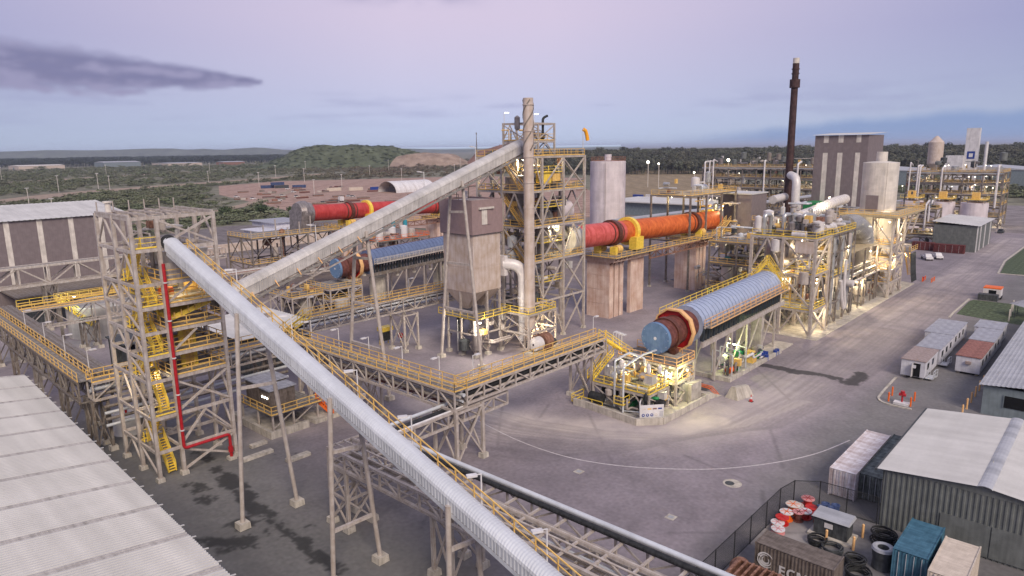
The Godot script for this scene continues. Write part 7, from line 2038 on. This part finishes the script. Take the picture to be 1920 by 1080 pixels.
func build_land():
	# ground to the horizon
	var b = MB.new()
	b.quad(P(-9000, -9000, -0.05), P(16000, -9000, -0.05), P(16000, 16000, -0.05), P(-9000, 16000, -0.05))
	structure("ground", b, M.soil)
	flat("pavement", v2([0, -24, 320, -24, 320, 52, 318, 200, 215, 205, 90, 225, -0, 231]), 0.0, M.pavement, true)
	flat("pavement_far", v2([320.1, -10, 460, -10, 460, 180, 320.1, 190]), -0.01, M.sand_grey)
	flat("sand_yard", v2([196, 296, 204, 345, 216, 380, 262, 560, 330, 705, 420, 748, 500, 700, 632, 627, 640, 470, 520, 400, 430, 300, 330, 200.5, 215, 206, 190, 250]), -0.02, M.sand)
	flat("dry_field", v2([330, 205, 430, 300, 700, 470, 900, 560, 880, 420, 640, 290, 470, 185]), -0.02, M.dry_grass)
	ribbon("dirt_track", smooth(v2([20, 560, 129, 635, 195, 705, 292, 760, 431, 825, 600, 920]), 6), 34.0, 0.02, M.dirt_road)
	flat("yard_seal", v2([20, 231.4, 89, 225.4, 189, 208, 195, 296, 150, 318, 96, 300]), 0.0, M.seal_dark)
	ribbon("dirt_track", smooth(v2([60, 330, 150, 380, 205, 420, 330, 560]), 6), 9.0, 0.02, M.dirt_road)
	ribbon("far_road", smooth(v2([-200, 900, 200, 1050, 600, 1300, 1200, 1500]), 6), 34.0, 0.02, M.dirt_road)
	ribbon("line_marking", smooth(v2([59.6, 64.0, 58.4, 58.5, 57.3, 51.2, 57.5, 44.6, 59.2, 39.3, 62.2, 34.4, 65.9, 30.1, 70.9, 26.4, 76.3, 23.7, 82.5, 22.0]), 6), 0.16, 0.008, M.line_white)
	# hills
	var f = FastNoiseLite.new(); f.seed = 3; f.frequency = 0.0012; f.fractal_octaves = 4
	b = MB.new()
	for i in 90:
		var z0 = deg_to_rad(30.0 + i * 0.7); var z1 = deg_to_rad(30.0 + (i + 1) * 0.7)
		var tops = []
		for z in [z0, z1]:
			var e = clamp((rad_to_deg(z) - 40.0) / 26.0, 0.0, 1.0)
			tops.append(20.0 + 52.0 * e + f.get_noise_1d(z * 9000.0) * 22.0)
		var R = 7400.0
		b.quad(P(cos(z1) * R, sin(z1) * R, -5), P(cos(z0) * R, sin(z0) * R, -5), P(cos(z0) * (R + 300), sin(z0) * (R + 300), tops[0]), P(cos(z1) * (R + 300), sin(z1) * (R + 300), tops[1]))
	structure("hills", b, M.far_hills)
	hill("hill", Vector2(866, 1224), 225.0, 120.0, 40.0, 12, M.hill_green, -0.61)
	hill("hill", Vector2(946, 1100), 120.0, 80.0, 25.0, 13, M.bare_earth, -0.7)
	hill("hill", Vector2(1060, 985), 90.0, 60.0, 38.0, 14, M.rust_earth, -0.8)
	hill("hill", Vector2(1270, 610), 420.0, 160.0, 20.0, 15, M.soil, 0.5)
	hill("hill", Vector2(1420, 260), 420.0, 160.0, 18.0, 16, M.soil, 0.15)

	# scrub
	var rr = RandomNumberGenerator.new(); rr.seed = 77
	var leafm = StandardMaterial3D.new(); leafm.vertex_color_use_as_albedo = true; leafm.roughness = 0.9
	leafm.backlight_enabled = true; leafm.backlight = Color(0.05, 0.07, 0.03)
	var clear_poly = PackedVector2Array(v2([-60, -60, 480, -60, 560, 180, 900, 420, 900, 560, 700, 640, 500, 705, 420, 752, 325, 710, 255, 560, 208, 384, 190, 350, 190, 318, 150, 322, 92, 304, 20, 236, -60, 236]))
	var tracks = [smooth(v2([20, 560, 129, 635, 195, 705, 292, 760, 431, 825, 600, 920]), 3), smooth(v2([60, 330, 150, 380, 205, 420, 330, 560]), 3), smooth(v2([-200, 900, 200, 1050, 600, 1300, 1200, 1500]), 3)]
	var widths = [34.0, 12.0, 26.0]
	var sets = [[[], []], [[], []], [[], []]]
	var patch = FastNoiseLite.new(); patch.seed = 21; patch.frequency = 0.006
	var n = 0
	while n < 32000:
		var az = deg_to_rad(rr.randf_range(2.0, 84.0))
		var dist = 250.0 * pow(10.0, pow(rr.randf(), 0.85) * 0.9)
		var c = Vector2(cos(az), sin(az)) * dist
		n += 1
		if Geometry2D.is_point_in_polygon(c, clear_poly): continue
		var skip = false
		for k in 3:
			var tr = tracks[k]
			for j in tr.size() - 1:
				if Geometry2D.get_closest_point_to_segment(c, tr[j], tr[j + 1]).distance_to(c) < widths[k]: skip = true; break
			if skip: break
		if skip: continue
		var pn = patch.get_noise_2d(c.x, c.y)
		if pn < -0.2 and dist < 1100 and rr.randf() < 0.8: continue
		var s = rr.randf_range(0.35, 0.85) * (1.6 if rr.randf() < 0.07 else 1.0) * (1.0 + dist / 900.0 * 0.7)
		var k = rr.randi() % 3
		var deg = rad_to_deg(az)
		var col = Color(0.115, 0.135, 0.07)
		# rust leaved scrub below the mound, grey green towards +b
		var red = clamp(1.0 - abs(deg - 51.0) / 12.0, 0, 1) * clamp((dist - 600) / 300.0, 0, 1)
		col = col.lerp(Color(0.16, 0.085, 0.06), red * rr.randf_range(0.4, 1.0))
		col = col.lerp(Color(0.15, 0.135, 0.09), rr.randf() * 0.6)
		col = col * rr.randf_range(0.8, 1.25)
		var sc = Basis(Vector3.UP, rr.randf() * TAU).scaled(Vector3(s * rr.randf_range(0.9, 1.6), s * rr.randf_range(0.4, 0.75), s * rr.randf_range(0.9, 1.6)))
		sets[k][0].append(Transform3D(sc, P(c.x, c.y, -0.1))); sets[k][1].append(col)
	var meshes = [leaf_mesh(3.2, 3.6, 110, 0.42, 1), leaf_mesh(2.6, 2.6, 100, 0.4, 2), leaf_mesh(3.6, 4.6, 120, 0.46, 3, 0.8)]
	for k in 3:
		var o = scatter("scrub", meshes[k], sets[k][0], sets[k][1], leafm)
		o.set_meta("kind", "stuff")
		tag(o, ["low dark green scrub spread over the plain beyond the plant", "rounded grey green and rusty bushes massed below the green mound", "taller bushes dotted through the plain towards the far buildings"][k], "scrub")
	# forest on the rises
	var xf = []; var cols = []
	var tm = leaf_mesh(6.5, 13.0, 240, 0.85, 8, 4.0)
	for i in 4200:
		var az = rr.randf_range(1.0, 44.0)
		var dist = rr.randf_range(880.0, 1500.0) if az < 40 else rr.randf_range(1100.0, 1700.0)
		var c = Vector2(cos(deg_to_rad(az)), sin(deg_to_rad(az))) * dist
		var s = rr.randf_range(0.65, 1.15) * (1.25 if rr.randf() < 0.04 else 1.0)
		xf.append(Transform3D(Basis(Vector3.UP, rr.randf() * TAU).scaled(Vector3(s * 1.2, s, s * 1.2)), P(c.x, c.y, clamp((dist - 900) / 300.0, 0, 1) * 12.0 - 0.5)))
		cols.append(Color(0.065, 0.072, 0.048).lerp(Color(0.11, 0.09, 0.06), rr.randf() * 0.5) * rr.randf_range(0.6, 1.5))
	for i in 2400:
		var az = rr.randf_range(56.0, 82.0)
		var dist = rr.randf_range(2300.0, 3600.0)
		var c = Vector2(cos(deg_to_rad(az)), sin(deg_to_rad(az))) * dist
		var s = rr.randf_range(0.9, 1.5)
		xf.append(Transform3D(Basis(Vector3.UP, rr.randf() * TAU).scaled(Vector3(s * 1.6, s, s * 1.6)), P(c.x, c.y, -0.5)))
		cols.append(Color(0.045, 0.06, 0.05) * rr.randf_range(0.65, 1.2))
	var o2 = scatter("forest", tm, xf, cols, leafm)
	o2.set_meta("kind", "stuff"); tag(o2, "dark continuous wood along the skyline behind the works", "forest")
	# cover on the green mound
	xf = []; cols = []
	for i in 1500:
		var c = Vector2(866, 1224) + Vector2(rr.randf_range(-1, 1) * 210, rr.randf_range(-1, 1) * 118).rotated(-0.61)
		var hh = hill_height(c, Vector2(866, 1224), 225.0, 120.0, 40.0, 12, -0.61)
		if hh < 2: continue
		var s = rr.randf_range(0.6, 1.3)
		xf.append(Transform3D(Basis(Vector3.UP, rr.randf() * TAU).scaled(Vector3(s * 1.8, s * 0.5, s * 1.8)), P(c.x, c.y, hh - 0.4)))
		cols.append(Color(0.07, 0.095, 0.045) * rr.randf_range(0.6, 1.5))
	o2 = scatter("mound_shrubs", meshes[1], xf, cols, leafm)
	o2.set_meta("kind", "stuff"); tag(o2, "low green shrubs covering the rounded mound", "shrubs")
	# single bushes along the yard track
	var bm = StandardMaterial3D.new(); bm.albedo_color = Color(0.22, 0.27, 0.16); bm.roughness = 0.9
	var spots = [[139, 372, 1.0, "round bush by the pale track, first of the loose row"], [156, 366, 1.2, "dense round bush by the pale track beside its taller neighbour"], [170, 360, 1.3, "biggest dark round bush standing by the pale track"], [186, 351, 1.35, "dark round bush near the grey kiln hood"], [196, 336, 1.1, "smaller bush close to the grey kiln hood"], [126, 368, 0.9, "low bush furthest along the pale track from the kiln hood"]]
	for s in spots:
		var t = thing("round_bush", s[3], "bush", P(s[0], s[1], 0), "bushes beside the pale track")
		t.scale = Vector3(s[2], s[2], s[2])
		var mi = MeshInstance3D.new(); mi.name = "crown"; mi.mesh = leaf_mesh(3.0, 4.4, 420, 0.34, int(s[0]), 0.5); mi.material_override = bm
		t.add_child(mi, true)
		rod(t, "trunk", Vector3.ZERO, Vector3(0, 2.0, 0), 0.2, M.trunk, 6)

func hill_height(c, ctr, ra, rb, h, sd, ang = -0.84):
	var d = (c - ctr).rotated(-ang)
	var q = sqrt(pow(d.x / ra, 2.0) + pow(d.y / rb, 2.0))
	if q >= 1.0: return -1.0
	var f = FastNoiseLite.new(); f.seed = sd; f.frequency = 0.012
	return h * smoothstep(0.0, 1.0, clamp((1.0 - q) * 1.5, 0, 1)) * (1.0 + f.get_noise_2d(c.x, c.y) * 0.34)

func hill(called, ctr, ra, rb, h, sd, m, ang = -0.84):
	var b = MB.new()
	var nr = 14; var ns = 48
	var pts = []
	for i in nr + 1:
		var row = []
		for j in ns + 1:
			var q = float(i) / nr
			var an = TAU * j / ns
			var d = Vector2(cos(an) * ra * q, sin(an) * rb * q).rotated(ang)
			var c = ctr + d
			row.append(P(c.x, c.y, hill_height(c, ctr, ra, rb, h, sd, ang) if i < nr else -1.0))
		pts.append(row)
	for i in nr:
		for j in ns:
			b.quad(pts[i][j], pts[i + 1][j], pts[i + 1][j + 1], pts[i][j + 1])
	structure(called, b, m)

func warehouse(label, a, b0, la, lb, h, wallm, roofm, group = "distant industrial sheds"):
	var t = thing("warehouse", label, "warehouse", P(a, b0, 0), group)
	boxpart(t, "wall", Vector3(0, 0, -lb), Vector3(la, h, 0), wallm)
	var b = MB.new()
	b.hexa([Vector3(-0.5, h + 0.01, 0.5), Vector3(la + 0.5, h + 0.01, 0.5), Vector3(la + 0.5, h + 0.01, -lb - 0.5), Vector3(-0.5, h + 0.01, -lb - 0.5), Vector3(-0.5, h + 0.2, 0.5), Vector3(la + 0.5, h + 0.2, 0.5), Vector3(la + 0.5, h + h * 0.22, -lb * 0.5), Vector3(-0.5, h + h * 0.22, -lb * 0.5)])
	put("roof", b, roofm, t)
	boxpart(t, "door", Vector3(-0.1, 0, -lb * 0.55), Vector3(-0.02, h * 0.7, -lb * 0.4), M.clad_slate)
	return t

func build_far_things():
	var W = [["pale warehouse with one dark doorway in front of the wood", 1250.0, 690.0, 50, 90, 22, "pink_white", "stripe_white"], ["long low pale shed beside the white silo, near the wood", 1100.0, 670.0, 40, 70, 12, "pink_white", "stripe_white"],
		["tan roofed shed beyond the racks behind the black stack", 1000.0, 480.0, 60, 70, 13, "stripe_white", "pink_white"], ["wide pale shed behind the black stack foot", 900.0, 330.0, 60, 60, 16, "stripe_white", "pink_white"], ["small pale shed beside the tall mauve building", 860.0, 260.0, 40, 50, 15, "pink_white", "stripe_white"],
		["grey roofed shed between the pale silo and the white towers", 620.0, 135.0, 60, 70, 14, "clad_slate", "roof_grey"], ["long grey roofed shed beyond the white towers", 640.0, 62.0, 60, 60, 15, "clad_slate", "roof_grey"], ["pale roofed hall near the end of the far road", 560.0, 28.0, 80, 26, 13, "clad_slate", "roof_pale"],
		["pale hall at the far end of the plain, sandy walled", 420.0, 1850.0, 90, 130, 16, "bag_beige", "stripe_white"], ["low pale shed row out on the plain near the dark wood", 760.0, 1900.0, 90, 160, 12, "bag_beige", "roof_grey"], ["grey hall out on the plain below the blue ridge", 640.0, 2000.0, 90, 110, 20, "clad_slate", "roof_grey"], ["orange walled shed out on the plain", 860.0, 1800.0, 60, 60, 14, "rust_orange", "roof_grey"],
		["sandy shed on the plain next to the orange walled one", 1080.0, 1800.0, 90, 190, 11, "bag_beige", "stripe_white"], ["pale hall on the plain close to the green mound", 1180.0, 1600.0, 80, 120, 12, "stripe_white", "roof_pale"]]
	for w in W: warehouse(w[0], w[1], w[2], w[3], w[4] * (0.65 if w[2] > 1000 else 1.0), w[5] * (0.6 if w[2] > 1000 else 0.85), M[w[6]], M[w[7]])
	# half round hangar
	var t = thing("arch_hangar", "white half round fabric hangar open at one end in the sand yard", "hangar", P(352, 444, 0))
	var b = MB.new()
	for i in 12:
		var a0 = PI * i / 12; var a1 = PI * (i + 1) / 12
		b.quad(Vector3(0, sin(a0) * 9, -12 - cos(a0) * 12), Vector3(42, sin(a0) * 9, -12 - cos(a0) * 12), Vector3(42, sin(a1) * 9, -12 - cos(a1) * 12), Vector3(0, sin(a1) * 9, -12 - cos(a1) * 12))
	put("cover", b, M.white_paint, t)
	for i in 5:
		var r = MB.new()
		for k in 12:
			var a0 = PI * k / 12; var a1 = PI * (k + 1) / 12
			r.bar(Vector3(0.3 + i * 10.3, sin(a0) * 8.9, -12 - cos(a0) * 11.9), Vector3(0.3 + i * 10.3, sin(a1) * 8.9, -12 - cos(a1) * 11.9), 0.3, 0.3)
		put("hoop", r, M.steel, t)
	# containers and plant parked on the sand
	var rr = RandomNumberGenerator.new(); rr.seed = 505
	var cn = [[330, 618, "dark blue grey container in the stacked row by the scrub", "container_navy", 0.0], [338, 606, "dark grey container next in the stacked row by the scrub", "dark_grey", 0.0], [349, 594, "navy container at the end of the stacked row", "container_navy", 0.0], [337, 612, "upper navy container on top of the stacked row", "container_navy", 2.7], [338, 520, "cream container in the line near the truck", "container_cream", 0.0], [352, 508, "second cream container in the line near the truck", "container_cream", 0.0], [366, 496, "royal blue container between cream ones", "drum_blue", 0.0], [378, 486, "pale container closing the line beside the blue one", "stripe_white", 0.0]]
	for c in cn: container(c[2], P(c[0], c[1], c[4]), 12.2, 2.6, 2.7, M[c[3]], M[c[3]], "", -0.3, false)
	t = thing("parked_truck", "white cab truck with a flat trailer on the sand yard", "truck", P(262, 402, 0))
	boxpart(t, "cab", Vector3(8, 0.8, -1.3), Vector3(11, 3.6, 1.3), M.white_paint); boxpart(t, "windscreen", Vector3(11.0, 2.2, -1.1), Vector3(11.05, 3.3, 1.1), M.window_dark)
	boxpart(t, "trailer", Vector3(-6, 1.1, -1.3), Vector3(7.4, 1.5, 1.3), M.dark_grey)
	for x in [-5, -3.6, 5.4, 9.6]:
		for z in [-1.1, 1.1]: rod(t, "wheel", Vector3(x, 0.55, z - 0.18), Vector3(x, 0.55, z + 0.18), 0.55, M.black, 12)
	# scrap rows: rusty pipes, frames and crates laid out on the sand
	var kinds = ["bundle of rusty pipes laid on the sand yard", "grey crate of scrap on the sand yard", "pale parked utility vehicle on the sand yard"]
	for i in 90:
		var a = rr.randf_range(235, 480); var s = rr.randf_range(340, 590)
		var bb = s - (a - 330) * 0.15
		var k = 0 if i < 44 else (1 if i < 72 else 2)
		var q = P(a, bb, 0)
		t = thing(["pipe_bundle", "scrap_crate", "parked_vehicle"][k], kinds[k], ["pipes", "crate", "vehicle"][k], q, ["rusty pipe bundles in the sand yard", "scrap crates in the sand yard", "vehicles in the sand yard"][k], rr.randf_range(-0.5, 0.1))
		if k == 0:
			for j in 5: rod(t, "pipe", Vector3(-4, 0.35 + (0.6 if j > 2 else 0.0), (j % 3) * 0.72), Vector3(5, 0.35 + (0.6 if j > 2 else 0.0), (j % 3) * 0.72), 0.35, [M.rust_orange, M.rust_brown, M.dark_steel][(i + j) % 3], 8)
		elif k == 1:
			for j in 4: boxpart(t, "panel", Vector3(0, 0, -j * 0.9), Vector3(3.4, 1.5, -j * 0.9 + 0.12), [M.dark_steel, M.steel, M.rust_orange][i % 3])
			boxpart(t, "base", Vector3(0, 0, -3), Vector3(3.4, 0.2, 0.2), M.dark_steel)
		else: car_body(t, M.white_paint if i % 2 == 0 else M.galvanised_dusty)
	# light poles over the plain
	var ps = [[195, 735, 15], [214, 690, 17], [240, 742, 13], [345, 760, 14], [470, 840, 16], [420, 690, 15], [345, 650, 14], [560, 760, 14], [500, 620, 13], [600, 640, 15], [640, 560, 14], [700, 610, 14], [130, 560, 12], [110, 430, 11], [690, 480, 13], [300, 480, 12], [380, 560, 12], [760, 700, 15], [860, 760, 16], [820, 860, 18], [700, 900, 18], [600, 980, 18], [480, 1050, 18], [360, 1120, 18], [240, 1150, 18], [930, 800, 18], [1010, 740, 18]]
	var proto = null
	for p in ps:
		if proto == null:
			proto = thing("light_pole", "thin pale light pole standing in the scrub plain", "pole", P(p[0], p[1], 0), "light poles over the plain")
			rod(proto, "pole", Vector3.ZERO, Vector3(0, 15, 0), 0.22, M.stripe_white, 6)
			boxpart(proto, "lamp_head", Vector3(-1.2, 14.9, -0.4), Vector3(1.2, 15.3, 0.4), M.white_paint)
		else:
			var c = copy(proto, P(p[0], p[1], 0))
			c.scale.y = p[2] / 15.0
	# lit flood towers by the dry field
	for p in [[520, 315, 21, "lit flood tower with the brightest lamp beside the white silo"], [512, 300, 20, "slim twin pole of the lit flood tower next to the white silo"], [560, 262, 22, "lit flood tower near the end of the dry field"], [545, 285, 12, "low lit lamp pole in the dry field"]]:
		t = thing("flood_tower", p[3], "lamp", P(p[0], p[1], 0))
		rod(t, "pole", Vector3.ZERO, Vector3(0, p[2], 0), 0.3, M.stripe_white, 6)
		rod(t, "lamp", Vector3(-0.2, p[2], 0), Vector3(-0.8, p[2] - 0.4, 0), 1.2 if p[2] > 20 else 0.7, M.lamp_glow, 10)
	# lattice mast on the skyline
	t = thing("radio_mast", "thin lattice radio mast standing beyond the mound", "mast", P(830, 830, 0))
	for k in 3: beam(t, "leg", Vector3(cos(k * 2.1) * 2.0, 0, sin(k * 2.1) * 2.0), Vector3(0, 58, 0), 0.5, 0.5, M.dark_steel)
	for k in 10: beam(t, "lattice", Vector3(1.6 * (1 - k / 12.0), k * 5.4, 0), Vector3(-1.0 * (1 - k / 12.0), k * 5.4 + 5, 1.4 * (1 - k / 12.0)), 0.3, 0.3, M.dark_steel)
	rod(t, "head", Vector3(0, 57, 0), Vector3(0, 60, 0), 1.0, M.dark_steel, 8)
	# white office behind the second kiln, seen past the tower
	t = thing("site_office", "flat white site office beyond the long pipe rack", "building")
	boxpart(t, "wall", P(133, 246, 0), P(152, 266, 3.4), M.cabin_white)
	boxpart(t, "roof", P(132, 245, 3.4), P(153, 267, 3.7), M.cabin_white)
	boxpart(t, "upper_wall", P(142, 258, 3.7), P(156, 276, 5.6), M.cabin_white)
	boxpart(t, "upper_roof", P(141, 257, 5.6), P(157, 277, 5.9), M.cabin_roof_grey)
	boxpart(t, "window_band", P(132.95, 250, 1.6), P(132.98, 262, 2.5), M.window_dark)
	# containers beside the white silo and the long roofed racks behind it
	var cc = ["white_paint", "drum_blue", "white_paint", "gear_red", "container_navy", "cream", "dark_grey", "stripe_white"]
	for i in 8:
		container(["white container at the start of the far coloured row", "bright blue container in the far coloured row", "second white container in the far coloured row", "red container in the far coloured row", "navy container in the far coloured row", "cream container in the far coloured row", "dark container in the far coloured row", "pale container ending the far coloured row"][i], P(366 + i * 4.2, 226 - i * 6.4, 0), 2.44, 6.06, 2.6, M[cc[i]], M[cc[i]], "", 0.0, false)
	for i in 2: container(["blue container stacked on the far coloured row", "white container stacked on the far coloured row"][i], P(366 + i * 4.2, 226 - i * 6.4, 2.62), 2.44, 6.06, 2.6, M[["drum_blue", "white_paint"][i]], M[["drum_blue", "white_paint"][i]], "", 0.0, false)
	t = thing("long_store", "long low pale roofed store behind the orange kiln", "shed")
	boxpart(t, "wall", P(300, 150, 0), P(330, 205, 6.5), M.clad_slate); boxpart(t, "roof", P(298, 148, 6.5), P(332, 207, 7.0), M.roof_pale)
	t = thing("covered_conveyor", "covered conveyor and rack behind the orange kiln by the white silo", "conveyor")
	for b3 in [98.0, 101.0]: truss(t, P(150, b3, 12.0), P(300, b3, 10.0), 3.0, 26, 0.3, M.dark_steel)
	var cv = MB.new(); cv.bar(P(150, 99.5, 15.4), P(300, 99.5, 13.4), 4.0, 0.4); put("cover", cv, M.roof_grey, t)
	for k in 6: beam(t, "leg", P(160 + k * 26, 99.5, 0), P(160 + k * 26, 99.5, 12), 0.6, 0.6, M.dark_steel)
	for k in 4:
		var o = MB.new(); o.lathe(P(200.0 + k * 11.0, 112.0, 0), Vector3.UP, [[0, 3.6], [9.0, 3.6], [9.8, 0.0]], 24)
		single("process_tank", o, M.pink_white, "pale squat process tank in the row behind the orange kiln", "tank", "process tanks behind the orange kiln")
	# low bund wall behind the grey platform
	b = MB.new(); b.box(P(40, 232, 0), P(150, 233, 3.0))
	single("boundary_wall", b, M.bag_beige, "long low sandy boundary wall behind the plant", "wall")

func _ready():
	rng.seed = 1
	# ------------------------------------------------------------ camera, sky, sun, exposure
	var cam = Camera3D.new()
	cam.name = "camera"
	add_child(cam)
	cam.position = Vector3(0, 34, 0)
	cam.rotation_degrees = Vector3(-11.4, -47.7, -0.8)
	cam.fov = rad_to_deg(2.0 * atan(540.0 / 1300.0))
	cam.near = 0.5
	cam.far = 20000.0
	cam.current = true
	var we = WorldEnvironment.new()
	we.name = "environment"
	var e = Environment.new()
	e.background_mode = Environment.BG_SKY
	var sky = Sky.new()
	var pm = PanoramaSkyMaterial.new()
	pm.panorama = sky_texture()
	sky.sky_material = pm
	e.sky = sky
	e.background_energy_multiplier = 0.69
	e.ambient_light_source = Environment.AMBIENT_SOURCE_SKY
	e.tonemap_mode = Environment.TONE_MAPPER_LINEAR
	e.tonemap_exposure = 1.5
	e.fog_enabled = true
	e.fog_light_color = Color(0.80, 0.83, 0.92)
	e.fog_density = 0.00008
	e.sdfgi_enabled = true
	e.ssao_enabled = true
	e.ssil_enabled = true
	we.environment = e
	add_child(we)
	var sun = DirectionalLight3D.new()
	sun.name = "sun"
	sun.light_energy = 0.66
	sun.light_color = Color(1.0, 0.95, 0.88)
	sun.light_angular_distance = 24.0
	sun.shadow_enabled = true
	add_child(sun)
	# the last glow comes from low behind and to the -b side of the camera
	sun.look_at_from_position(P(-40, -70, 62), Vector3.ZERO, Vector3.UP)
	unit_box = BoxMesh.new()
	unit_box.size = Vector3.ONE
	make_materials()
	mat("hill_green", Color(0.29, 0.32, 0.20), 0.95, 0.0, 0.3, 0.01, 19)
	mat("rust_earth", Color(0.50, 0.34, 0.28), 0.95, 0.0, 0.25, 0.012, 18)
	mat("sand_grey", Color(0.50, 0.46, 0.46), 0.95, 0.0, 0.2, 0.03, 18)
	mat("seal_dark", Color(0.43, 0.39, 0.385), 0.9, 0.0, 0.2, 0.06, 18)
	var pv = StandardMaterial3D.new()
	pv.albedo_texture = pavement_texture()
	pv.roughness = 0.85
	M["pavement"] = pv
	# ------------------------------------------------------------ large structure
	build_land()
	build_left_sheds()
	build_feed_tower()
	build_transfer_tower()
	build_conveyors()
	build_kilns()
	build_gas_plant()
	build_dust_collector()
	# ------------------------------------------------------------ objects
	build_walkways()
	build_skid()
	build_yard()
	build_far_process()
	build_far_things()
